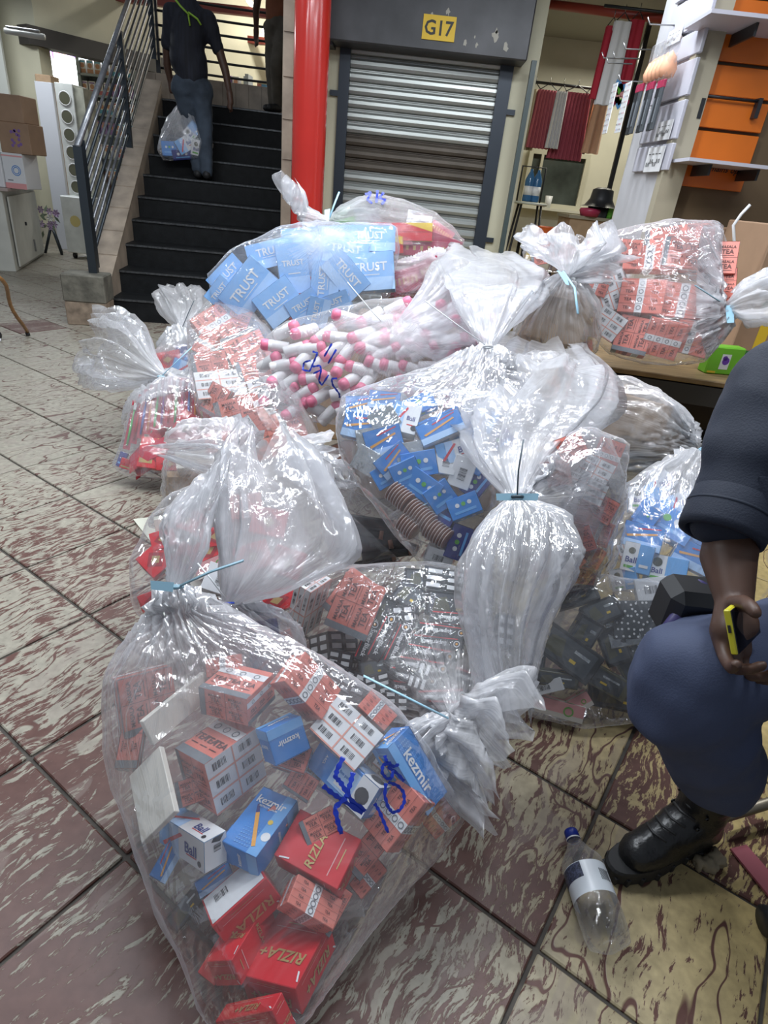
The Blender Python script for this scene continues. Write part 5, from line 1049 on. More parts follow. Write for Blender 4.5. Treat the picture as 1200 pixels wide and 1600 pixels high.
# phone
ph = [(1137,952),(1156,948),(1158,1030),(1146,1054)]
a, b_, c_ = atD(1140, 953, .945), atD(1153, 1024, .945), atD(1182, 992, 1.02)
v = b_-a; L_ = np.linalg.norm(v); v /= L_; u = c_-a; u -= v*u.dot(v); u /= np.linalg.norm(u); w_ = np.cross(u, v); w_ = w_ if w_.dot(CX) > 0 else -w_
if np.dot(np.cross(u, v), w_) < 0: R = np.column_stack([v, u, w_]); dm = lambda x, y, z: (y, x, z)
else: R = np.column_stack([u, v, w_]); dm = lambda x, y, z: (x, y, z)
pc0 = a+v*L_/2+u*.065; pr = empty('mobile_phone', pc0, 'black mobile phone with a yellow edge in the guard\'s hand', 'phone', None, R)
mb = MB(); mb.box(pc0-w_*.005, dm(.13, L_, .010), mat('phone_yellow', (.62, .56, .03), .4), R, .002); sub(mb, 'phone_body', pr)
mb = MB(); mb.box(pc0+w_*.0005, dm(.126, L_*.95, .002), mat('phone_glass', (.012, .012, .018), .08), R); sub(mb, 'screen', pr)
mb = MB(); mb.box(a+v*L_*.42-u*.001-w_*.005, dm(.002, .012, .004), BLACK, R); sub(mb, 'side_button', pr)
# bag of belt things beside the guard: black strap and purple case
mb = MB(); q0, q1 = atD(1035, 992, 1.16), atD(1098, 910, 1.20); mb.tube([q0, (q0+q1)/2, q1], .012, mat('purple_case', (.06, .05, .16), .4), 8, flat=.5); mb.box((q0+q1)/2+np.array([.05, .03, -.02]), (.16, .10, .12), BLACK, None, .02)
o = rootmesh(mb, 'belt_pouch', (q0+q1)/2); tag(o, 'black pouch with a purple edge lying between the guard and the bags', 'pouch')
# ---- the stool the guard sits on
stl = empty('low_stool', (1.42, 1.14, 0), 'dark wooden stool with metal stretchers under the seated guard', 'stool'); WD = mat('dark_wood', (.06, .025, .018), .45, var=.3, vscale=8)
mb = MB(); mb.box((1.42, 1.14, .345), (.46, .40, .05), WD, None, .01); sub(mb, 'seat', stl)
for sx_ in (-1, 1):
    for sy_ in (-1, 1): mb = MB(); mb.box((1.42+.19*sx_, 1.14+.16*sy_, .16), (.04, .04, .32), BLACK); sub(mb, 'leg', stl)
mb = MB(); mb.tube([(1.23, .98, .07), (1.23, 1.30, .07)], .014, mat('scuffed_metal', (.22, .19, .14), .4, .6), 8); sub(mb, 'stretcher', stl)
mb = MB(); mb.tube([atz(1125, 1278, .05), (1.5, 1.2, .05)], .014, mat('scuffed_metal', (.22, .19, .14), .4, .6), 8); sub(mb, 'stretcher', stl)
# ---- the man climbing the stairs
fo = st(.52, 5*GO+.10, 6*RI); 
def walker(name, base, label, scale=1.0, shirt=None, trou=None, yaw=YAW, step=.19, cap=None, armout=.2, riz=RI):
    M_ = np.array([[math.cos(yaw), -math.sin(yaw), 0], [math.sin(yaw), math.cos(yaw), 0], [0, 0, 1.]])
    P = lambda x, y, z: base+M_ @ (np.array([x, y, z])*scale)
    e = empty(name, base, label, 'person')
    shb = [(P(-.05,.02,1.02), P(0,.05,1.30), .155, .17), (P(0,.05,1.30), P(0,.06,1.42), .17, .12), (P(-.17,.05,1.40), P(.18,.05,1.38), .075, .075), (P(.18,.05,1.38), P(.26,.05,1.16), .075, .062), (P(-.17,.05,1.40), P(-.24,.12,1.15), .075, .062), (P(0,.02,.90), P(0,.03,1.05), .155, .155)]
    skinpart(shb, shirt, 'shirt', e, voxel=.022, wr=(.008, 6))
    tr = [(P(0,.02,.86), P(-.09,.02,.80), .15, .12), (P(0,.02,.86), P(.09,.02,.80), .15, .12), (P(-.09,.02,.80), P(-.05,.14,.44), .105, .08), (P(-.05,.14,.44), P(.02,.02,.10), .078, .062), (P(.09,.02,.80), P(.11,.02,.44), .105, .078), (P(.11,.02,.44), P(.12,-.04,.08), .076, .062)]
    skinpart(tr, trou, 'trousers', e, voxel=.018, wr=(.007, 9))
    sk = [(P(.26,.05,1.18), P(.33,.03,.98), .046, .04), (P(.33,.03,.98), P(.37,-.02,.80), .04, .028), (P(.37,-.02,.80), P(.38,-.03,.72), .034, .03), (P(.385,-.03,.72), P(.39,-.02,.65), .013, .010), (P(.37,-.03,.72), P(.37,-.01,.64), .013, .010), (P(.36,-.02,.74), P(.345,0,.68), .012, .010), (P(.38,-.04,.72), P(.38,-.05,.66), .012, .009), (P(.36,-.04,.72), P(.36,-.04,.66), .012, .009),
          (P(-.24,.12,1.17), P(-.26,.18,.98), .046, .04), (P(-.26,.18,.98), P(-.24,.22,.84), .04, .03), (P(-.24,.22,.84), P(-.24,.22,.78), .035, .03)]
    skinpart(sk[:8], SKIN, 'right_arm', e, voxel=.010); skinpart(sk[8:], SKIN, 'left_arm', e, voxel=.012)
    skinpart([(P(0,.06,1.42), P(0,.08,1.56), .06, .06), (P(0,.09,1.66), P(0,.09,1.68), .098, .098), (P(0,.13,1.6), P(0,.15,1.58), .07, .05), (P(0,.195,1.62), P(0,.20,1.60), .013, .014), (P(-.1,.08,1.63), P(-.1,.09,1.65), .018, .018), (P(.1,.08,1.63), P(.1,.09,1.65), .018, .018)], SKIN, 'head', e, voxel=.014)
    skinpart([(P(0,.07,1.69), P(0,.08,1.70), .102, .10)], cap or BLACK, 'cap' if cap else 'hair', e, voxel=.015)
    for x, y in ((.02, .04), (.12, -.02)): skinpart([(P(x,y-.05,.05), P(x,y+.14,.035), .045, .038), (P(x,y,.05), P(x,y-.02,.10), .045, .045)], RUB, 'shoe', e, voxel=.015)
    return e, P
mn, P = walker('person', fo, 'man in a dark striped shirt and faded jeans climbing the stairs, seen from behind', 1.0, mat('night_shirt', (.012, .014, .024), .8, var=.5, vscale=3, stretch=(14, 14, .3)), mat('faded_jeans', (.055, .075, .105), .85, var=.55, vscale=5))
NEON = mat('neon_tape', (.30, .52, .05), .6)
mb = MB(); mb.tube([P(-.13,-.09,1.50), P(-.05,-.135,1.42), P(.03,-.145,1.36)], .018, NEON, 8, flat=.4); mb.tube([P(.02,-.14,1.38), P(.10,-.135,1.34), P(.13,-.13,1.30)], .022, NEON, 8, flat=.4); mb.tube([P(.02,-.145,1.36), P(.03,-.14,1.28)], .016, NEON, 8, flat=.4); sub(mb, 'neon_strap', mn)
# bag the man carries
cY = float(fo[1])+.05
bag('the bag carried on the stairs', 'clear bag of blue packets carried by the man on the stairs', [(284,160,292,160,cY,.9),(266,182,302,182,cY,.5),(252,208,322,205,cY,.45),(246,232,334,228,cY,.45),(256,250,322,246,cY,.45)], (288,161,cY), [(A_,'dot',265,232,0,24,20,.06,0),(A_,'bail',290,225,30,28,20,.06,0),(A_,'medic',312,232,-20,26,22,.06,0),(A_,'navy',285,242,0,30,14,.05,0),(A_,'medic',300,205,50,24,18,.05,0)], seed=221, gr=.2, n=22, m=50)
# ---- second man at the stair head, partly behind the column
f2 = st(SW-.12, 9*GO+.06, 10*RI)
walker('person', f2, 'man in an orange-brown shirt standing at the stair head behind the red column', 1.0, mat('rust_shirt', (.22, .07, .03), .8, var=.2), mat('khaki_trousers', (.10, .085, .065), .85, var=.2), yaw=2.7)
# ---- woman inside the left shop
wb = atY(150, 300, 11.6); wb[2] = 0
walker('person', wb, 'shopper in grey with a blue cap inside the left shop', .93, mat('grey_top', (.06, .075, .09), .8), mat('dark_trousers', (.03, .03, .04), .8), yaw=1.2, cap=mat('blue_cap', (.03, .06, .2), .7))
# ================================================================== the table on the right and what is on it
WOOD = mat('old_board', (.26, .17, .075), .55, var=.35, vscale=7, bump=.2, stretch=(1, 6, 1)); DKM = mat('dark_frame', (.035, .032, .030), .45)
ZT = .66; ta, tb = atz(905, 566, ZT), atz(1190, 607, ZT); tz = ta[1]
tab = empty('display_table', ((ta[0]+tb[0])/2, tz+.5, 0), 'dark-framed display table with old board top on the right', 'table')
d_ = (tb-ta)[:2]; d_ /= np.linalg.norm(d_); n_t = np.array([-d_[1], d_[0]]); RT = np.array([[d_[0], n_t[0], 0], [d_[1], n_t[1], 0], [0, 0, 1.]])
def tp(a, b, z): q = ta[:2]+d_*a+n_t*b; return np.array([q[0], q[1], z])
TL = 1.9
for i in range(3): mb = MB(); mb.box(tp(-.02+TL/2, .17+.34*i, ZT-.012), (TL, .335, .024), WOOD, RT, .004); sub(mb, 'top_board', tab)
mb = MB(); mb.box(tp(TL/2, .03, ZT-.075), (TL-.04, .05, .09), DKM, RT); sub(mb, 'front_rail', tab)
mb = MB(); mb.box(tp(TL/2, 1.0, ZT-.075), (TL-.04, .05, .09), DKM, RT); sub(mb, 'back_rail', tab)
for a in (.05, TL-.08):
    for b in (.05, .98): mb = MB(); mb.box(tp(a, b, (ZT-.03)/2), (.05, .05, ZT-.03), DKM, RT); sub(mb, 'leg', tab)
mb = MB(); mb.box(tp(TL/2, .5, .14), (TL-.1, .9, .03), DKM, RT); sub(mb, 'lower_shelf', tab)
rng = random.Random(8)
for i in range(5):
    mb = MB(); c = tp(.35+.3*i, .35+.1*(i % 2), .16+.07); mb.box(c, (.22, .2, .13+.02*(i % 3)), (KRA, OLV, YLW, DKM, KRA)[i], RT, .01)
    o = rootmesh(mb, 'stored_box', c); tag(o, ('brown box', 'olive box', 'yellowish box', 'black box', 'small brown box')[i]+' in the shade on the shelf under the table', 'box')
mb = MB(); c = tp(.86, .09, ZT); q = atz(1132, 566, ZT)
def box3(name, label, cat, px, Y, sz, m, yaw=0, deco=None, z0=None):
    c = atY(px[0], px[1], Y); R = np.array([[math.cos(yaw), -math.sin(yaw), 0], [math.sin(yaw), math.cos(yaw), 0], [0, 0, 1.]])
    if z0 is not None: c[2] = z0+sz[2]/2
    mb = MB(); mb.box(c, sz, m, R, min(.006, min(sz)*.1))
    if deco: deco(Face(mb, c+R @ np.array([-sz[0]/2, -sz[1]/2, -sz[2]/2]), R[:, 0]*sz[0], (0, 0, sz[2])))
    o = rootmesh(mb, name, c); tag(o, label, cat); return o
yT = tz+.0
def dg(f): f.rect(.35, .2, .62, .75, WHT); f.disc(.50, .5, .018, mat('violet', (.15, .05, .4), .5)); f.disc(.46, .6, .012, mat('violet', (.15, .05, .4), .5)); f.rect(.05, .05, .3, .12, YLW)
gbox = box3('green_box', 'lime green box with a white and violet label at the table\'s front edge', 'box', (1131, 552), yT+.10, (.17, .07, .13), mat('lime_card', (.17, .50, .03), .45), .12, dg, ZT)
TAPE = mat('yellow_tape', (.75, .50, .03), .3); TAPC = mat('brown_tape', (.50, .36, .22), .3); KR2 = mat('carton_brown', (.36, .23, .145), .65, var=.12, vscale=6); GINK = mat('green_ink', (.03, .16, .04), .5)
def dk1(f): f.rect(.15, 0, .22, 1, TAPC); f.text('MEDIUM', .1, .80, .05, INKD); f.text('MADE IN', .1, .70, .05, INKD)
def dk2(f): f.rect(.22, 0, .33, 1, TAPE, 3); f.text('a sh', .44, .52, .20, GINK, 2, .6, slant=.2); f.rect(.0, .02, .5, .10, GINK); f.rect(.02, .90, .2, .92, INKD)
ck = box3('large_carton', 'large brown carton behind the table bag, taped down its front', 'carton', (1165, 380), yT+1.0, (.55, .35, .62), KR2, .1, dk1, ZT)
ck2 = box3('large_carton', 'brown carton with green lettering and yellow tape at the right edge', 'carton', (1215, 440), yT+.62, (.52, .4, .66), KR2, .12, dk2, ZT)
mb = MB(); P_ = [atY(x, y, yT+.3) for x, y in ((1172, 320), (1158, 335), (1146, 352), (1147, 375), (1150, 400))]; P_.append(np.array([P_[-1][0], P_[-1][1], ZT+.004])); mb.tube(P_, .007, WHT, 7); tag(rootmesh(mb, 'bent_tube', P_[0]), 'thin white bent tube sticking up between the table bag and the lettered carton', 'tube')
mb = MB(); P_ = [atz(1200, 560, .7), atz(1172, 665, .35)]; mb.tube(P_, .02, mat('cream_post', (.62, .58, .40), .5), 4); tag(rootmesh(mb, 'cream_post', P_[0]), 'slanting cream measuring stick beside the guard\'s shoulder', 'stick')
# ================================================================== white slatted panel with hair goods
YP0, YP1 = 4.6, 3.9
pA, pB = atY(957, 340, YP0), atY(1046, 250, YP1); dp = (pB-pA)[:2]; lp = np.linalg.norm(dp); dp /= lp; npn = np.array([dp[1], -dp[0]]); npn = npn if npn.dot(-pA[:2]) > 0 else -npn
RP = np.array([[dp[0], npn[0], 0], [dp[1], npn[1], 0], [0, 0, 1.]])
def pp_(a, o, z): q = pA[:2]+dp*a+npn*o; return np.array([q[0], q[1], z])
wp = empty('slatwall_panel', pp_(lp/2, 0, 0), 'white slatted display panel with hooks and hair goods', 'panel')
mb = MB(); mb.box(pp_(lp*.5, -.04, 1.6), (lp, .08, 3.2), mat('panel_white', (.54, .54, .56), .5, var=.06), RP); sub(mb, 'panel_board', wp)
def on_panel(px, py): 
    d = ray(px, py); n3 = np.array([npn[0], npn[1], 0]); t = n3.dot(np.array([pA[0], pA[1], CAMH])-C0)/n3.dot(d); q = C0+d*t; return (q[:2]-pA[:2]).dot(dp), q[2]
SLW = mat('panel_slat', (.50, .50, .56), .4)
edges = [270, 224, 165, 112, 75, 26, -30]; a0_, _ = on_panel(1010, 200)
for i in range(len(edges)-1):
    _, zb = on_panel(1035, edges[i]); _, z2 = on_panel(1035, edges[i+1])
    mb = MB(); mb.box(pp_((a0_+lp)/2+.02, .011, (zb+z2)/2), (lp-a0_+.04, .02, abs(z2-zb)-.02), SLW, RP, .003); sub(mb, 'panel_slat', wp)
HK = mat('hook_steel', (.30, .30, .30), .3, .8)
for px, py in ((1018, 78), (980, 92), (988, 100), (1010, 128), (1060, 40), (1000, 92)):
    a, z = on_panel(px, py); mb = MB(); mb.tube([pp_(a, .0, z), pp_(a, .16, z-.01), pp_(a, .18, z+.02)], .004, HK, 6); sub(mb, 'display_hook', wp)
def hang(name, label, cat, px, py, wpx, hpx, builder, group=None, off=.10):
    a, z = on_panel(px, py); c = pp_(a, off, z); D = depth(c); o = builder(c, wpx*1.5*D/F, hpx*D/F); return tag(o, label, cat, group)
CLRP = film('pack_film', .05, edge=.2)
def sponge(c, w_, h_):
    mb = MB(); PE = mat('peach_sponge', (.80, .42, .26), .6)
    for i in range(5):
        q = c+RP @ np.array([-w_*.38+w_*.19*i, .0, 0])-np.array([0, 0, h_*.1]); mb.lathe([(0, -h_*.32), (w_*.12, -h_*.28), (w_*.15, -h_*.1), (w_*.10, h_*.15), (0, h_*.3)], PE, 10, (RP, q))
    o = rootmesh(mb, 'sponge_pack', c); m2 = MB(); m2.box(c, (w_, .05, h_), CLRP, RP, .01); sub(m2, 'clear_wrap', o); return o
hang('s', 'clear packs of peach make-up sponges on the upper panel hook', 'sponges', 1062, 102, 58, 58, sponge)
def chart(c, w_, h_):
    mb = MB(); mb.box(c, (w_, .004, h_), WHT, RP); o_ = c+RP @ np.array([-w_/2, .002, -h_/2]); f = Face(mb, c+RP @ np.array([w_/2, .003, -h_/2]), RP @ np.array([-w_, 0, 0]), (0, 0, h_))
    if f.n.dot(C0-c) < 0: f = Face(mb, c+RP @ np.array([-w_/2, .003, -h_/2]), RP @ np.array([w_, 0, 0]), (0, 0, h_))
    for i in range(4):
        for j in range(9): f.disc(.14+.24*i, .06+.11*j, .05*w_, (PNK, SKY, KRA, BLK, GRY, MAG)[(i*7+j*3) % 6], 1, 7)
    return rootmesh(mb, 'nail_card', c)
hang('n', 'narrow white nail sticker card, far left on the panel', 'card', 986, 174, 15, 66, chart, off=.14); hang('n', 'wider white nail sticker card beside the brush packs', 'card', 1003, 172, 18, 66, chart, off=.12)
def brush(i):
    def b(c, w_, h_):
        mb = MB(); mb.box(c, (w_, .012, h_), (BLK, DGR)[i % 2], RP, .002); mb.box(c+np.array([0, 0, h_*.42]), (w_*1.05, .014, h_*.16), MAG, RP, .002); mb.box(c+RP @ np.array([0, .008, -h_*.1]), (w_*.3, .004, h_*.5), GRY, RP)
        return rootmesh(mb, 'brush_pack', c)
    return b
for i in range(6): hang('b', f'black brush pack with magenta top on the panel, {("leftmost","second from left","third from left","fourth from left","fifth from left","rightmost")[i]}', 'brush pack', 1020+i*9, 176-i*1.5, 8.5, 66, brush(i), 'brush packs on the panel', .12+.01*(i % 2))
def label_(c, w_, h_):
    mb = MB(); mb.box(c, (w_, .003, h_), WHT, RP); rng = random.Random(int(w_*1000)); f = Face(mb, c+RP @ np.array([w_/2, .002, -h_/2]), RP @ np.array([-w_, 0, 0]), (0, 0, h_))
    if f.n.dot(C0-c) < 0: f = Face(mb, c+RP @ np.array([-w_/2, .002, -h_/2]), RP @ np.array([w_, 0, 0]), (0, 0, h_))
    for i in range(4): x = .12+.2*i; f.text('R10', x+.06, .3+.12*(i % 2), .2, INKB, 1, .2); f.rect(x, .7, x+.14, .73, INKB)
    return rootmesh(mb, 'price_sheet', c)
hang('l', 'handwritten white price sheet at the bottom of the slatted panel', 'sheet', 1030, 250, 44, 34, label_, off=.03); hang('l', 'handwritten white price sheet near the top of the slatted panel', 'sheet', 1062, 58, 36, 20, label_, off=.03); hang('l', 'price sheet behind the brush packs on the slatted panel', 'sheet', 1045, 205, 40, 26, label_, off=.03)
# ================================================================== orange boards
OR = mat('orange_board', (.66, .155, .012), .35, var=.12, vscale=3); OY = 3.95
po = [atY(x, y, OY) for x, y in ((1112, 0), (1215, 0))]; ob = empty('orange_shelving', atY(1130, 200, OY)*np.array([1, 1, 0]), 'orange slatted shelving behind the table with white shelves', 'shelving')
ro = atY(1142, 290, OY); xl_, xr_ = atY(1086, 200, OY)[0], atY(1190, 200, OY)[0]
ys_ = [300, 256, 205, 153, 99, 48, -8, -60]
for i in range(7):
    zb, z2 = atY(1130, ys_[i], OY)[2], atY(1130, ys_[i+1], OY)[2]
    mb = MB(); mb.bb(xl_, xr_, OY-.01, OY+.015, zb+.008, z2-.008, OR, .003); sub(mb, 'orange_board', ob)
mb = MB(); mb.bb(xl_-.08, xr_+.5, OY+.02, OY+.05, 0, 3.2, mat('dark_backing', (.12, .08, .04), .6)); sub(mb, 'back_board', ob)
mb = MB(); mb.bb(xl_-.12, xl_-.0, OY-.05, OY+.03, .7, 3.2, mat('side_batten', (.42, .38, .28), .5)); sub(mb, 'side_batten', ob)
for (py, x0, x1, dep) in ((258, 1058, 1180, .30), (37, 1085, 1230, .34)):
    z = atY(1130, py, OY-.15)[2]; a = atY(x0, py, OY-.15)[0]; b = atY(x1, py, OY-.15)[0]
    mb = MB(); mb.bb(a, b, OY-dep, OY-.01, z-.008, z+.008, SLW); s_ = sub(mb, 'white_shelf', ob)
    for x in (xl_+.05, xr_-.05): mb = MB(); mb.bb(x-.006, x+.006, OY-dep*.8, OY-.01, z-.06, z-.008, BLACK); sub(mb, 'shelf_bracket', ob)
for py in (153,):
    for px in (1093, 1182): c = atY(px, 170, OY-.03); mb = MB(); mb.box(c, (.02, .05, .09), BLACK); sub(mb, 'bracket', ob)
    c = atY(1138, 153, OY-.04); mb = MB(); mb.tube([c-np.array([.18, 0, 0]), c+np.array([.18, 0, 0])], .006, BLACK, 6); sub(mb, 'cross_bar', ob)
c = atY(1133, 265, OY-.02); mb = MB(); f = Face(mb, c+np.array([-.16, 0, -.03]), (.32, 0, 0), (0, 0, .05)); f.text('remains open', .5, .5, .8, INKB, 1, .8, slant=.3); sub(mb, 'handwriting', ob)
slab((atY(1040, 300, 4.9)[0], 4.9), (5.0, 4.4), 0, 3.1, .1, mat('tan_partition', (.42, .36, .24), .6, var=.2, vscale=3), 'wall_right_partition')
# ================================================================== clothes shop
YR = 7.6; r0, r1 = atY(834, 128, YR), atY(958, 133, YR); ZR = r0[2]
rl = empty('clothes_rail', ((r0[0]+r1[0])/2, YR, ZR), 'dark wall-mounted clothes rail with hangers', 'rail')
mb = MB(); mb.tube([(r0[0], YR, ZR), (r1[0]+.3, YR, ZR)], .013, BLACK, 8); sub(mb, 'rail_bar', rl)
for x in (r0[0]+.02, r1[0]): mb = MB(); mb.bb(x-.012, x+.012, YR, 8.6, ZR-.012, ZR+.012, BLACK); sub(mb, 'wall_arm', rl)
def garment(px0, px1, pyt, pyb, Y, m, label, cat, folds=7, amp=.02, pyb2=None):
    a, b = atY(px0, pyt, Y), atY(px1, pyt, Y); zt_, zb_ = a[2], atY((px0+px1)/2, pyb, Y)[2]; a[2] = zt_; c = (a+b)/2; W_ = abs(b[0]-a[0]); n = 48; mb = MB(); R = 10; vs = []
    for s in (1, -1):
        for j in range(R+1):
            t = j/R; z = zt_+(zb_-zt_)*t
            for i in range(n+1): u = i/n; x = a[0]+(b[0]-a[0])*(.5+(u-.5)*(.82+.22*t))-.0; y = Y+amp*(.4+.6*t)*math.sin(u*folds*6.283+t*.8)+.02*s; vs.append((x, y, z+.003*math.sin(u*folds*6.283)*t))
    k = (R+1)*(n+1); fs = []
    for s in (0, 1):
        for j in range(R):
            for i in range(n): q = s*k+j*(n+1)+i; fs.append((q, q+1, q+n+2, q+n+1))
    mb.add(vs, fs, m, True); o = rootmesh(mb, 'hanging_'+cat.replace(' ', '_'), (c[0], Y, zt_)); tag(o, label, cat)
    mb = MB(); h = [np.array([c[0]-W_*.35, Y, zt_-.0]), np.array([c[0], Y, zt_+.06]), np.array([c[0]+W_*.35, Y, zt_])]; mb.tube([h[0], h[1], h[2]], .005, BLACK, 6); mb.tube([h[1], h[1]+np.array([0, 0, .05])], .003, HK, 5); sub(mb, 'hanger', o); return o
ROSE = mat('rose_cloth', (.36, .07, .10), .8); ROS2 = mat('rose_cloth_pale', (.48, .13, .16), .8); SAT = mat('beige_satin', (.55, .48, .34), .35); CWH = mat('white_cloth', (.70, .70, .70), .8); MAU = mat('mauve_cloth', (.20, .13, .11), .8); PCH = mat('peach_cloth', (.80, .50, .34), .7)
garment(822, 850, 138, 236, YR, SAT, 'shiny beige skirt at the left end of the clothes rail', 'skirt', 3, .03)
garment(838, 878, 139, 234, YR-.08, ROS2, 'dusty pink pleated skirt, the left one on the rail', 'skirt', 7)
garment(869, 889, 142, 234, YR-.22, CWH, 'white skirt hanging between the two pink ones', 'skirt', 4)
garment(875, 930, 142, 252, YR-.12, ROSE, 'wide dark pink pleated skirt on the rail', 'skirt', 9)
garment(912, 934, 146, 242, YR, MAU, 'mauve brown skirt behind the wide pink one', 'skirt', 4)
garment(926, 952, 160, 242, YR-.2, PCH, 'peach scarf hanging at the rail\'s right end', 'scarf', 2)
YG = 6.4
wscarf = garment(958, 990, 32, 168, YG, CWH, 'long white scarf with flowers at its end', 'scarf', 2, .012)
a_ = atY(940, 28, YG); b_ = atY(1016, 34, YG); mb = MB(); mb.tube([a_+np.array([0,0,.08]), np.array([b_[0]+.9, YG, a_[2]+.08])], .012, BLACK, 6); tag(rootmesh(mb, 'scarf_rail', a_), 'dark rail high beside the white panel holding the long scarves', 'rail')
garment(946, 968, 40, 158, YG+.04, mat('red_cloth', (.42, .02, .04), .8), 'red scarf left of the white flowered one', 'scarf', 2, .01)
garment(984, 1010, 30, 155, YG+.04, mat('red_cloth', (.42, .02, .04), .8), 'red scarf right of the white flowered one', 'scarf', 2, .01)
rng = random.Random(2); mb = MB()
for i in range(16):
    c = atY(970+rng.uniform(-9, 9), 140+rng.uniform(-16, 22), YG-.04); rr = rng.uniform(.015, .035); n = 8; k_ = [c+rr*np.array([math.cos(a), 0, math.sin(a)*(1+.4*math.sin(3*a))]) for a in np.linspace(0, 6.28, n, endpoint=False)]; mb.add(k_+[p+np.array([0, .003, 0]) for p in k_], [tuple(range(n)), tuple(range(n, 2*n))[::-1]], (GRN, MAG, BLUL, PNK)[i % 4])
sub(mb, 'flower_print', wscarf)
# window of the back wall
w0, w1 = atY(833, 240, 8.58), atY(898, 322, 8.58); mb = MB(); WF = mat('window_frame', (.55, .53, .42), .5)
for (x0, x1, z0, z1) in ((w0[0]-.05, w1[0]+.05, w0[2], w0[2]+.05), (w0[0]-.05, w1[0]+.05, w1[2]-.06, w1[2]), (w0[0]-.05, w0[0], w1[2], w0[2]), (w1[0], w1[0]+.05, w1[2], w0[2]), (w0[0]+.10, w0[0]+.13, w1[2], w0[2])): mb.bb(x0, x1, 8.52, 8.6, z0, z1, WF)
win = tag(mb.build('window_1'), kind='structure'); mb = MB(); mb.bb(w0[0], w1[0], 8.57, 8.59, w1[2], w0[2], mat('dark_glass', (.07, .085, .08), .12, var=.5, vscale=3)); sub(mb, 'window_pane', win)
mb = MB(); mb.bb(w0[0]-.05, w1[0]+.15, 8.35, 8.6, w1[2]-.08, w1[2]-.05, CREAM2); sub(mb, 'window_sill', win)
mb = MB(); q0, q1 = atY(835, 95, 6.0), atY(786, 400, 6.0); mb.bb(q0[0]-.02, q0[0]+.02, 5.98, 6.03, 0, q0[2]+.0, mat('door_jamb', (.06, .085, .085), .4)); tag(mb.build('trim_2'), kind='structure')
mb = MB(); xj = atY(963, 250, 7.0)[0]; mb.bb(xj-.02, xj+.02, 6.98, 7.02, 0, 2.9, BLACK); tag(mb.build('trim_3'), kind='structure')
# bar stool, bottles, desk
YB = 7.0; sc_ = atY(828, 318, YB); zf = max(.45, sc_[2]); bs = empty('bar_stool', (sc_[0], YB, 0), 'black wire bar stool with a pale seat beside the shutter pier', 'stool')
mb = MB(); mb.lathe([(0, -.012), (.17, -.012), (.18, 0), (.17, .012), (0, .012)], mat('pale_seat', (.55, .58, .52), .4), 20, (np.eye(3), np.array([sc_[0], YB, zf]))); sub(mb, 'seat', bs)
for sx_, sy_ in ((-1, -1), (1, -1), (-1, 1), (1, 1)):
    mb = MB(); mb.tube([(sc_[0]+.10*sx_, YB+.1*sy_, zf-.01), (sc_[0]+.22*sx_, YB+.2*sy_, 0)], .012, BLACK, 7); sub(mb, 'leg', bs)
mb = MB(); mb.tube([(sc_[0]+.19*math.cos(a), YB+.17*math.sin(a), zf*.35) for a in np.linspace(0, 6.2832, 17)], .009, BLACK, 6); sub(mb, 'foot_ring', bs)
mb = MB(); mb.tube([(sc_[0]-.12, YB+.14, zf), (sc_[0]-.12, YB+.14, zf+.33), (sc_[0]+.12, YB+.14, zf+.33), (sc_[0]+.12, YB+.14, zf)], .01, BLACK, 6); sub(mb, 'backrest', bs)
WB = mat('blue_bottle', (.04, .14, .30), .15)
for i, px in enumerate((822, 834)):
    c = atY(px, 316, YB); c[2] = zf+.014; c[1] = YB+.02*i; mb = MB(); mb.lathe([(0, 0), (.045, 0), (.05, .02), (.045, .1), (.05, .19), (.03, .24), (.015, .27), (.015, .29), (0, .29)], WB, 14, (np.eye(3), c)); o = rootmesh(mb, 'water_bottle', c); tag(o, ('blue water bottle on the bar stool, the left one', 'blue water bottle on the bar stool, the right one')[i], 'bottle', 'water bottles on the bar stool')
    mb = MB(); mb.lathe([(.0465, .06), (.0475, .06), (.0485, .14), (.0475, .14)], WHT, 14, (np.eye(3), c)); sub(mb, 'bottle_label', o)
c = atY(856, 318, 8.42); c[2] = w1[2]-.05; mb = MB(); mb.lathe([(0, 0), (.035, 0), (.045, .13), (.042, .13), (.033, .01)], WHT, 14, (np.eye(3), c)); tag(rootmesh(mb, 'paper_cup', c), 'white paper cup on the window sill of the clothes shop', 'cup')
c = atY(850, 372, 6.9); zc = c[2]
side = empty('side_table', (c[0], 6.9, 0), 'small pale side table carrying an orange pot', 'table'); mb = MB(); mb.bb(c[0]-.25, c[0]+.2, 6.7, 7.1, zc-.03, zc, mat('pale_top', (.5, .48, .38), .5)); sub(mb, 'table_top', side)
for sx_ in (-.22, .17):
    for sy_ in (-.17, .17): mb = MB(); mb.bb(c[0]+sx_-.015, c[0]+sx_+.015, 6.9+sy_-.015, 6.9+sy_+.015, 0, zc-.03, BLACK); sub(mb, 'leg', side)
mb = MB(); mb.lathe([(0, .0), (.10, 0), (.13, .04), (.12, .10), (.13, .11), (.10, .11), (.09, .05)], mat('orange_pot', (.62, .12, .03), .35), 18, (np.eye(3), np.array([c[0], 6.86, zc]))); tag(rootmesh(mb, 'orange_pot', (c[0], 6.86, zc)), 'round orange pot beside the legs of the bar stool', 'pot')
c2 = atY(834, 385, 6.6); mb = MB(); mb.box((c2[0], 6.6, zc-.12), (.14, .14, .16), YLW, None, .02); tag(rootmesh(mb, 'yellow_tub', (c2[0], 6.6, zc-.2)), 'yellow tub low beside the shutter pier', 'tub')
YD = 6.7; dq0, dq1 = atY(890, 335, YD), atY(958, 340, YD); zd = dq0[2]
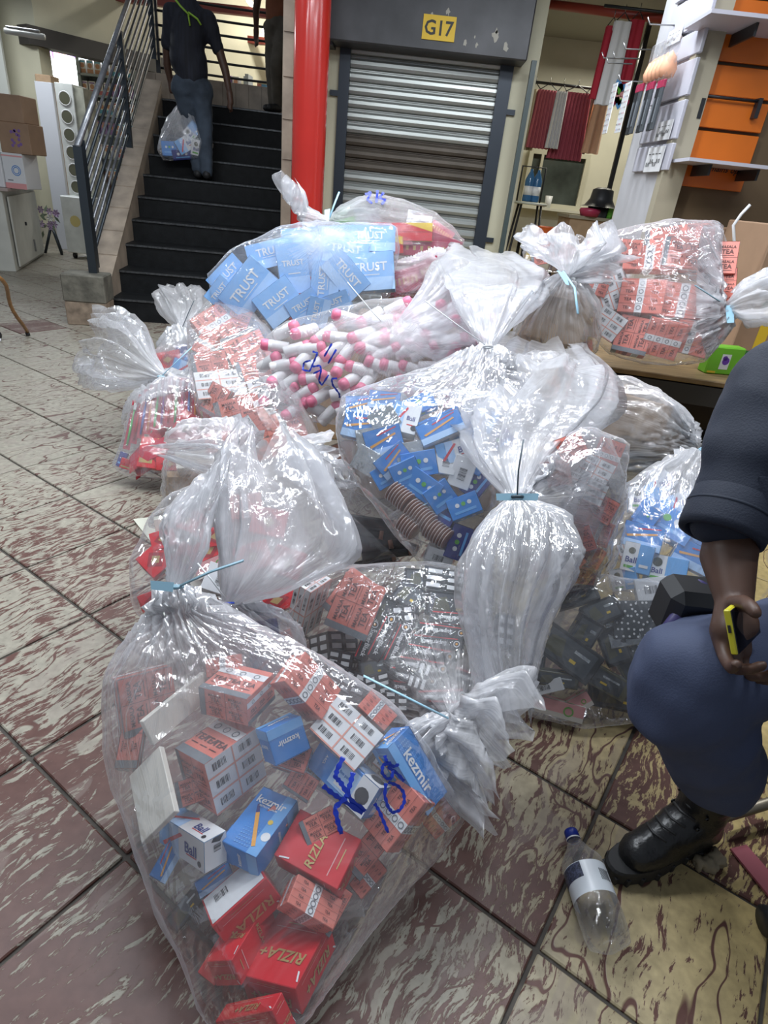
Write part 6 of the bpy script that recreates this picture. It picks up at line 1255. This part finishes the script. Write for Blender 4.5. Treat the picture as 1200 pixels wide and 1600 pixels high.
dk = empty('counter_desk', ((dq0[0]+dq1[0])/2, YD, 0), 'brown cardboard-sided counter with a dark top in the clothes shop', 'counter'); mb = MB(); mb.bb(dq0[0], dq1[0]+.2, YD, YD+.6, zd-.03, zd, mat('counter_top', (.28, .25, .18), .5)); sub(mb, 'counter_top', dk)
mb = MB(); mb.bb(dq0[0]+.02, dq1[0]+.18, YD+.02, YD+.58, 0, zd-.03, KRA); sub(mb, 'counter_body', dk)
c = atY(938, 318, YD+.1); c[2] = zd; mb = MB(); mb.lathe([(.19, .09), (.15, .10), (.11, .16), (.10, .24), (.06, .26), (0, .265)], BLACK, 22, (np.eye(3), c)); mb.lathe([(.10, .0), (.11, .09), (0, .1)], BLACK, 18, (np.eye(3), c)); tag(rootmesh(mb, 'bucket_hat', c), 'black bucket hat on its stand on the counter', 'hat')
mb = MB(); c3 = c+np.array([-.09, -.04, 0]); mb.lathe([(0, 0), (.09, 0), (.11, .05), (.10, .07), (0, .08)], MAG, 14, (np.eye(3), c3)); tag(rootmesh(mb, 'pink_bowl', c3), 'dark pink bowl in front of the bucket hat', 'bowl')
for i, (dx, m, nm) in enumerate(((.10, GRN, 'green'), (.17, WHT, 'white'))): c3 = c+np.array([dx, -.06, 0]); mb = MB(); mb.lathe([(0, 0), (.03, 0), (.03, .09), (.015, .12), (0, .12)], m, 12, (np.eye(3), c3)); tag(rootmesh(mb, 'small_tub', c3), f'small {nm} tub beside the bucket hat', 'tub')
# ================================================================== the left: cabinet, boxes, plant, shop front
cA = atz(27, 425, 0); cB = atz(70, 397, 0); dc = (cB-cA)[:2]; lc = np.linalg.norm(dc); dc /= lc; nc = np.array([-dc[1], dc[0]]); RC = np.array([[dc[0], nc[0], 0], [dc[1], nc[1], 0], [0, 0, 1.]])
zcab = atY(20, 300, cA[1])[2]; sn_ = 1
def cb_(a, o, z): q = cA[:2]+dc*a+nc*o; return np.array([q[0], q[1], z])
CABW = mat('cabinet_white', (.62, .62, .56), .5, var=.12, vscale=4)
cab = empty('white_cabinet', cb_(lc/2, .3, 0), 'old white cabinet with a padlocked door by the left wall', 'cabinet')
mb = MB(); mb.box(cb_(lc/2, .36, zcab/2), (lc, .70, zcab), CABW, RC, .005); sub(mb, 'cabinet_body', cab)
mb = MB(); mb.box(cb_(lc/2, -.012, zcab*.49), (lc*.86, .02, zcab*.88), CABW, RC, .003); dr = sub(mb, 'cabinet_door', cab); mb = MB(); mb.box(cb_(lc*.42, -.03, zcab*.55), (.03, .02, .04), BLACK, RC, .004); sub(mb, 'padlock', dr); mb = MB(); mb.box(cb_(lc*.60, -.03, zcab*.22), (.02, .02, .14), HK, RC); sub(mb, 'door_bolt', dr)
mb = MB(); mb.box(cb_(lc/2, .33, zcab+.012), (lc+.06, .78, .03), mat('cabinet_top', (.45, .36, .33), .5), RC, .004); sub(mb, 'cabinet_top', cab)
def lbox(name, label, pts, Y, m, deco=None, dep=.3, z0=None):
    x0, y0, x1, y1 = pts; a = atY(x0, y1, Y); b = atY(x1, y1, Y); t = atY((x0+x1)/2, y0, Y)[2]; zb = z0 if z0 is not None else a[2]; mb = MB(); mb.bb(a[0], b[0], Y, Y+dep, zb, t, m, .006)
    if deco: deco(Face(mb, (a[0], Y, zb), (b[0]-a[0], 0, 0), (0, 0, t-zb)))
    o = rootmesh(mb, name, ((a[0]+b[0])/2, Y+dep/2, zb)); tag(o, label, 'box'); return t
YC = cA[1]+.12; zb_ = zcab+.03
def dpk(f): f.rect(0, 0, 1, .16, PNK); f.ring(.62, .52, .22*f.lu, BLU, 2, 16, .15); f.ring(.62, .52, .15*f.lu, BLU, 2, 16, .2); f.rect(0, .9, 1, .94, PNK); f.rect(.15, .22, .4, .25, GRY)
def dwr(f): f.disc(.5, .45, .2*f.lu, REDC); f.rect(.1, .8, .9, .83, GRY)
def dflo(f):
    PUR = mat('purple_print', (.22, .12, .35), .6)
    for i in range(12): f.disc(.55+.14*math.sin(i*2.4), .5+.25*math.cos(i*1.7), .05*f.lu, PUR, 1, 7)
def dtp(f): f.rect(.35, 0, .42, 1, KRL)
t1 = lbox('carton', 'white carton with a pink base and blue ring on the cabinet', (10, 240, 42, 292), YC, WHT, dpk, .3, zb_); t1b = lbox('carton', 'white carton with a red spot at the cabinet\'s left end', (-40, 235, 8, 294), YC-.02, WHT, dwr, .3, zb_)
t2 = lbox('carton', 'brown carton with a purple flower print, second from top', (3, 192, 50, 240), YC, KR2, dflo, .3, t1); t3 = lbox('carton', 'brown taped carton topmost of the stack on the cabinet', (-30, 146, 38, 194), YC, KR2, dtp, .3, t2)
mb = MB(); q = atY(3, 100, 9.7); mb.bb(q[0]-1.5, q[0]+.03, 9.7, 9.74, 0, 3.2, mat('grey_partition', (.50, .51, .46), .5)); tag(mb.build('wall_far_left'), kind='structure')
# flower stand
c = atz(78, 398, 0); c = c*np.array([1, 1, 0])+np.array([0, .15, 0]); fs_ = empty('flower_stand', c, 'small dark easel with a bunch of lilac artificial flowers beside the cabinet', 'flowers'); zt_ = atY(68, 350, c[1])[2]
for sx_ in (-.12, .12): mb = MB(); mb.tube([c+np.array([0, 0, zt_]), c+np.array([sx_, -.05, 0])], .018, STEEL, 6); sub(mb, 'leg', fs_)
mb = MB(); mb.tube([c+np.array([0, .02, zt_]), c+np.array([0, .18, 0])], .015, STEEL, 6); sub(mb, 'leg', fs_)
rng = random.Random(4); LIL = mat('lilac_petal', (.42, .30, .46), .7); LEA = mat('grey_leaf', (.16, .20, .13), .7); fc0 = c+np.array([-.03, -.05, zt_+.05])
for i in range(12):
    q = fc0+np.array([rng.uniform(-.14, .14), rng.uniform(-.1, .1), rng.uniform(-.12, .16)]); mb = MB()
    for k in range(6): a = k*1.047; p_ = q+.03*np.array([math.cos(a), -.3, math.sin(a)]); mb.add([q, q+.035*np.array([math.cos(a-.45), -.3, math.sin(a-.45)]), q+.055*np.array([math.cos(a), -.1, math.sin(a)]), q+.035*np.array([math.cos(a+.45), -.3, math.sin(a+.45)])], [(0, 1, 2, 3)], LIL if i % 4 else CWH)
    sub(mb, 'flower', fs_)
for i in range(10):
    q = fc0+np.array([rng.uniform(-.12, .12), rng.uniform(-.06, .1), rng.uniform(-.14, .1)]); a = rng.uniform(0, 6.28); u = np.array([math.cos(a), .2, math.sin(a)]); v = np.array([-math.sin(a), 0, math.cos(a)]); mb = MB(); mb.add([q, q+u*.05+v*.02, q+u*.11, q+u*.05-v*.02], [(0, 1, 2, 3)], LEA); sub(mb, 'leaf', fs_)
# display tower
YT = 9.0; ta_, tb_ = atY(84, 128, YT), atY(112, 128, YT); zt_ = ta_[2]; x0, x1 = ta_[0], tb_[0]; z0_ = atY(112, 308, YT)[2]
tw = empty('display_tower', ((x0+x1)/2, YT, 0), 'tall white display tower with round holes in front of the left shop', 'display'); TWW = mat('tower_white', (.68, .70, .66), .4, var=.12, vscale=9)
mb = MB(); mb.bb(x0, x1, YT, YT+.35, z0_, zt_, TWW, .005); mb.bb(x1, x1+.12, YT+.03, YT+.33, z0_, zt_-.03, mat('tower_side', (.42, .42, .34), .3, var=.4, vscale=8)); sub(mb, 'tower_body', tw)
for i in range(6):
    c = np.array([(x0+x1)/2, YT-.006, z0_+(zt_-z0_)*(.10+.155*i)]); r_ = (x1-x0)*.30; mb = MB(); mb.lathe([(r_, 0), (r_*1.12, .004), (r_*1.18, 0)], WHITE, 20, (np.array([[1, 0, 0], [0, 0, -1.], [0, 1, 0]]), c)); mb.lathe([(0, 0), (r_, 0)], OLV, 20, (np.array([[1, 0, 0], [0, 0, -1.], [0, 1, 0]]), c)); sub(mb, 'round_hole', tw)
bc0, bc1 = atY(101, 362, YT-.3), atY(139, 362, YT-.3); zb2 = atY(120, 308, YT-.3)[2]; zlo = max(.06, bc0[2]); mb = MB(); mb.bb(bc0[0], bc1[0], YT-.3, YT+.3, .08, zb2, TWW, .01); sub(mb, 'base_cabinet', tw)
for x in (bc0[0]+.05, bc1[0]-.05): mb = MB(); mb.lathe([(0, -.015), (.04, -.015), (.04, .015), (0, .015)], BLACK, 12, (np.array([[0, 0, 1.], [1, 0, 0], [0, 1, 0]]), np.array([x, YT-.2, .04]))); sub(mb, 'castor', tw)
mb = MB(); c = np.array([(bc0[0]+bc1[0])/2, YT-.305, zb2*.62]); mb.lathe([(0, 0), (.07, 0)], mat('gold_sticker', (.6, .5, .2), .3), 14, (np.array([[1, 0, 0], [0, 0, -1.], [0, 1, 0]]), c)); sub(mb, 'sticker', tw)
a, b = atY(64, 200, YT+.5), atY(90, 200, YT+.5); mb = MB(); mb.bb(a[0], b[0], YT+.5, YT+.56, 0, atY(70, 128, YT+.5)[2], mat('grey_board', (.56, .57, .60), .4), .005); tag(rootmesh(mb, 'leaning_board', (a[0], YT+.5, 0)), 'plain pale grey board standing behind the display tower', 'board')
a, b = atY(58, 120, YT+.9), atY(84, 120, YT+.9); mb = MB(); zz = atY(70, 120, YT+.9)[2]; mb.bb(a[0]+.12, b[0]+.1, YT+.62, YT+.85, 0, zz, KRA, .01); tag(rootmesh(mb, 'tall_carton', (a[0], YT+.9, 0)), 'brown carton standing behind the grey board', 'carton')
# shelves of product boxes in the lit shop
YW = 12.6; s0, s1 = atY(120, 90, YW), atY(250, 90, YW); shf = empty('shop_shelving', ((s0[0]+s1[0])/2, YW+.3, 0), 'grey shelving with rows of boxes in the lit left shop', 'shelving'); GS = mat('shelf_grey', (.30, .33, .34), .4)
mb = MB(); mb.bb(s0[0], s1[0]+1.5, YW+.32, YW+.36, 0, atY(120, 86, YW)[2], GS); sub(mb, 'back_panel', shf); rows = [(113, 88), (145, 119), (174, 150), (205, 182), (240, 214), (276, 250)]
for x in np.linspace(s0[0], s1[0]+1.5, 4): mb = MB(); mb.bb(x-.03, x+.03, YW, YW+.32, 0, atY(120, 86, YW)[2], GS); sub(mb, 'upright', shf)
PB = [mat('prod_'+n, c, .4) for n, c in (('face', (.45, .22, .13)), ('cyan', (.10, .36, .52)), ('pale', (.62, .60, .60)), ('rose', (.45, .12, .14)), ('violet2', (.22, .12, .32)))]
pm = {}
for r_i, (yb, yt) in enumerate(rows):
    zb = atY(120, yb, YW)[2]; zt_ = atY(120, yt, YW)[2]; mb = MB(); mb.bb(s0[0], s1[0]+1.5, YW, YW+.32, zb-.03, zb, GS); sub(mb, 'shelf_board', shf)
    w_ = .135; k = 0; x = s0[0]+.06
    while x < s1[0]+1.3:
        ci = (r_i*3+(k//4)) % 5; key = ci
        if key not in pm:
            mb = MB(); h_ = (zt_-zb)*.86; mb.bb(-.058, .058, 0, .16, 0, h_, PB[2 if ci != 4 else 4]); f = Face(mb, (-.058, 0, 0), (.116, 0, 0), (0, 0, h_)); f.rect(.05, .05, .95, .35, PB[ci]); f.disc(.5, .6, .038, PB[0], 2, 10); f.rect(.1, .82, .9, .92, PB[(ci+1) % 5]); o = mb.build('product_box'); pm[key] = o
        else: o = pm[key].copy(); COL.objects.link(o)
        o.location = (x, YW+.04, zb); tag(o, f'{("brown", "cyan", "pale", "rose", "violet")[ci]} dye box, {ORD[k] if k < 20 else "twentieth"} from left, {ORD[5-r_i] if False else ORD[r_i]} shelf row down, left shop', 'box', f'{("brown", "cyan", "pale", "rose", "violet")[ci]} boxes on shelf row {ORD[r_i]}'); x += w_; k += 1
LIT = mat('lit_panel', (.9, .95, .95), .5, emit=(.86, .95, .92, 2.2)); a, b = atY(57, 105, 13.2), atY(121, 105, 13.2); mb = MB(); mb.bb(a[0]-.4, b[0], 13.2, 14.6, atY(80, 128, 13.2)[2], atY(80, 88, 13.2)[2], LIT); tag(rootmesh(mb, 'light_panel', a), 'bright white lit panel high in the left shop', 'light panel')
for i, (x0, x1) in enumerate(((56, 80), (84, 110))):
    a, b = atY(x0, 88, 13.1), atY(x1, 88, 13.1); mb = MB(); mb.bb(a[0], b[0], 13.1, 14.6, a[2], atY(x0, 70, 13.1)[2], PB[4]); f = Face(mb, (a[0], 13.1, a[2]), (b[0]-a[0], 0, 0), (0, 0, .25)); f.disc(.3, .5, .09, PB[3]); f.disc(.65, .5, .09, PB[0]); tag(rootmesh(mb, 'hair_poster', a), ('pink hair poster above the lit panel, the left one', 'pink hair poster above the lit panel, the right one')[i], 'poster')
# wall fitting at the top left
a = atY(8, 48, 8.4); mb = MB(); mb.tube([a, a+np.array([.45, 0, -.02])], .03, mat('tube_grey', (.5, .5, .46), .4), 8); mb.tube([a+np.array([.02, 0, .04]), a+np.array([.40, 0, .03])], .012, HK, 6); tag(rootmesh(mb, 'wall_lamp', a), 'unlit wall lamp tube high on the left wall', 'lamp')
# cane and shoe at the left edge
q0, q1 = atz(44, 524, 0)+np.array([0, 0, .012]), atY(-6, 430, 4.0); pts = [q1+(q0-q1)*t+np.array([.03*math.sin(t*9)*(1-t), 0, .02*math.sin(t*7)]) for t in np.linspace(0, 1, 12)]
mb = MB(); mb.tube(pts, .013, mat('cane_wood', (.30, .15, .05), .4, var=.3, vscale=20), 8); o = rootmesh(mb, 'walking_stick', q0); tag(o, 'crooked brown walking stick leaning in from the left edge', 'stick'); mb = MB(); mb.tube([q0-np.array([0, 0, .010]), q0+(q1-q0)*.02], .016, RUB, 8); sub(mb, 'rubber_tip', o)
sp_ = atz(-8, 532, 0); vs, fs = blob([(sp_+np.array([-.12, .05, .05]), sp_+np.array([.02, 0, .04]), .05, .04), (sp_+np.array([-.12, .05, .05]), sp_+np.array([-.14, .06, .12]), .045, .045)], voxel=.012, clampz=.012); mb = MB(); mb.add(vs, fs, BLACK, True); o = rootmesh(mb, 'trainer_shoe', sp_); tag(o, 'black trainer with a white sole edge at the left edge', 'shoe')
mb = MB(); mb.tube([sp_+np.array([-.14, .0, .012]), sp_+np.array([-.02, -.045, .012]), sp_+np.array([.055, -.01, .012])], .012, WHT, 6); sub(mb, 'shoe_sole', o)
# ================================================================== upper hall
TUBE = mat('lit_tube', (1, 1, .9), .5, emit=(1, .97, .82, 7)); RB_ = mat('red_beam', (.25, .05, .035), .5)
for i, (x0, y0, x1, y1, Y) in enumerate([(388, 0, 402, 18, 10.9), (412, 48, 420, 66, 12.5), (403, 74, 409, 86, 13.5), (415, 92, 420, 103, 15.5)]):
    a, b = atY(x0, y0, Y), atY(x1, y1, Y+1.0); mb = MB(); mb.tube([a, b], .035, TUBE, 8); o = rootmesh(mb, 'tube_lamp', a); m2 = MB(); c = (a+b)/2; m2.tube([c, np.array([c[0], c[1], 5.3])], .006, HK, 5); sub(m2, 'hanging_rod', o); tag(o, f'lit fluorescent tube under the upper ceiling, {("nearest", "second nearest", "second farthest", "farthest")[i]}', 'lamp', 'fluorescent tubes upstairs')
for i, (y0, Y) in enumerate(((14, 11), (58, 13), (78, 15))):
    a = atY(360, y0, Y); mb = MB(); mb.bb(-6, 1.5, Y, Y+.12, a[2]-.05, a[2]+.05, RB_); tag(rootmesh(mb, 'roof_beam', a), f'red steel roof beam upstairs, {("nearest", "middle", "farthest")[i]} one', 'beam')
for i in range(7):
    a = atY(398+i*8, 148, 13.5); mb = MB(); h_ = .35+.1*((i*3) % 4); m = (YLW, PNK, BLUL, WHT, GRN, MAG, DGR)[i]; mb.box((a[0], 13.5, 1.9+h_/2+.35), (.11, .2, h_), m, None, .02); mb.bb(a[0]-.06, a[0]+.06, 13.4, 13.6, 1.9, 2.25, DGR)
    tag(rootmesh(mb, 'shop_display', a), f'{("yellow", "pink", "blue", "white", "green", "magenta", "grey")[i]} goods seen through the landing rails upstairs', 'goods')
# ================================================================== water bottle on the floor and litter
PET = bpy.data.materials.new('clear_pet'); PET.use_nodes = True; nb = PET.node_tree.nodes['Principled BSDF']; nb.inputs['Base Color'].default_value = (.95, .98, .98, 1); nb.inputs['Roughness'].default_value = .04
PET2 = film('pet_film', .05, edge=.28, rough=.05, bumpk=.15, scale=14)
b0 = atz(892, 1300, .035); b1 = atz(955, 1480, .042); ax = b1-b0; Lb = np.linalg.norm(ax); ax /= Lb; p = np.cross(ax, [0, 0, 1.]); p /= np.linalg.norm(p); RBt = np.column_stack([p, np.cross(ax, p), ax]); k = Lb/.235; rB = .045*k
wb_ = empty('plastic_bottle', b0+np.array([0, 0, -.03]), 'empty clear plastic bottle with a blue cap lying beside the boot', 'bottle')
def bz(z): return z*Lb
mb = MB(); mb.lathe([(.012*k, bz(.05)), (.0125*k, bz(.085)), (.016*k, bz(.11)), (.027*k, bz(.2)), (rB*.96, bz(.30)), (rB, bz(.36)), (rB*.97, bz(.38)), (rB*.97, bz(.66)), (rB, bz(.69)), (rB*.98, bz(.72)), (rB, bz(.78)), (rB*.98, bz(.84)), (rB, bz(.90)), (rB*.92, bz(.97)), (rB*.6, bz(1.0)), (rB*.2, bz(.965)), (0, bz(.96))], PET2, 40, (RBt, b0))
for v in range(len(mb.v)):
    q = np.array(mb.v[v]); z = (q-b0).dot(ax)/Lb
    if z > .86: rr = q-b0-ax*(q-b0).dot(ax); an = math.atan2(rr.dot(RBt[:, 1]), rr.dot(RBt[:, 0])); q = q-rr*.14*(z-.86)/.14*(.5+.5*math.cos(an*5)); mb.v[v] = tuple(q)
sub(mb, 'bottle_body', wb_)
CAPB = mat('cap_blue', (.01, .03, .28), .3); mb = MB(); mb.lathe([(0, -.01*Lb), (.0145*k, -.01*Lb), (.0155*k, 0), (.0155*k, bz(.07)), (.012*k, bz(.072))], CAPB, 24, (RBt, b0)); mb.lathe([(.016*k, bz(.075)), (.0165*k, bz(.08)), (.016*k, bz(.088))], WHT, 24, (RBt, b0)); sub(mb, 'bottle_cap', wb_)
dcm = C0-(b0+b1)/2; ac_ = math.atan2(dcm.dot(RBt[:, 1]), dcm.dot(RBt[:, 0])); sg_ = 1 if (RBt @ np.array([-math.sin(ac_), math.cos(ac_), 0])).dot(CX) > 0 else -1
LAB = mat('bottle_label', (.66, .70, .74), .35); mb = MB(); n = 30; vs = []
for zz in (.385, .655):
    for i in range(n+1): a = ac_+math.radians(-130+i*260/n); vs.append(b0+RBt @ np.array([rB*.985*math.cos(a), rB*.985*math.sin(a), bz(zz)]))
mb.add(vs, [(i, i+1, n+2+i, n+1+i) for i in range(n)], LAB, True); lb_ = sub(mb, 'bottle_label', wb_)
mb = MB(); vs = []
for zz in (.39, .52):
    for i in range(13): a = ac_-sg_*math.radians(5+i*8); vs.append(b0+RBt @ np.array([rB*.99*math.cos(a), rB*.99*math.sin(a), bz(zz)]))
mb.add(vs, [(i, i+1, 14+i, 13+i) for i in range(12)], mat('label_pattern', (.06, .07, .12), .4, var=.9, vscale=260), True); sub(mb, 'printed_band', lb_)
mb = MB()
for i in range(9):
    a = ac_+sg_*math.radians(42+i*3.6); aa = [b0+RBt @ np.array([rB*.992*math.cos(a+da), rB*.992*math.sin(a+da), bz(z)]) for da, z in ((0, .46), (.035, .46), (.035, .56), (0, .56))]; mb.add(aa, [(0, 1, 2, 3)], INKB)
sub(mb, 'barcode', lb_)
mb = MB(); q = [atz(1140, 1328, .004), atz(1165, 1322, .004), atz(1215, 1380, .004), atz(1200, 1402, .004)]; mb.add(q+[p_+np.array([0, 0, .006]) for p_ in q], [(3, 2, 1, 0), (4, 5, 6, 7), (0, 1, 5, 4), (1, 2, 6, 5), (2, 3, 7, 6), (3, 0, 4, 7)], mat('dull_pink', (.33, .09, .11), .6)); tag(rootmesh(mb, 'pink_strip', q[0]), 'dull pink strip lying on the floor behind the boot', 'strip')
c = atz(1108, 1350, .012); vs, fs = blob([(c+np.array([-.03, 0, 0]), c+np.array([.03, .01, 0]), .014, .012), (c, c+np.array([.02, .02, .01]), .014, .01)], voxel=.005, wr=(.012, 40), clampz=.002); mb = MB(); mb.add(vs, fs, mat('grey_tissue', (.30, .25, .17), .8), True); tag(rootmesh(mb, 'crumpled_wrapper', c), 'small crumpled wrapper on the floor behind the boot', 'litter')
c = atz(1205, 1440, .03); mb = MB(); mb.lathe([(0, -.015), (.03, -.015), (.03, .015), (0, .015)], BLACK, 16, (np.array([[0, 0, 1.], [1, 0, 0], [0, 1, 0]]), c)); tag(rootmesh(mb, 'castor_wheel', c), 'black castor wheel at the right edge of the floor', 'wheel')
for i, (x, y) in enumerate(((262, 588), (140, 452), (85, 1000))):
    pass
WSC = mat('floor_card', (.62, .62, .52), .5); q = [atz(208, 812, .002), atz(258, 806, .002), atz(262, 845, .002), atz(238, 850, .002)]; mb = MB(); mb.add(q+[p_+np.array([0, 0, .003]) for p_ in q], [(0, 1, 2, 3), (4, 5, 6, 7), (0, 1, 5, 4), (1, 2, 6, 5), (2, 3, 7, 6), (3, 0, 4, 7)], WSC); tag(rootmesh(mb, 'pale_card', q[0]), 'pale flat card on the tiles left of the red bag', 'card')
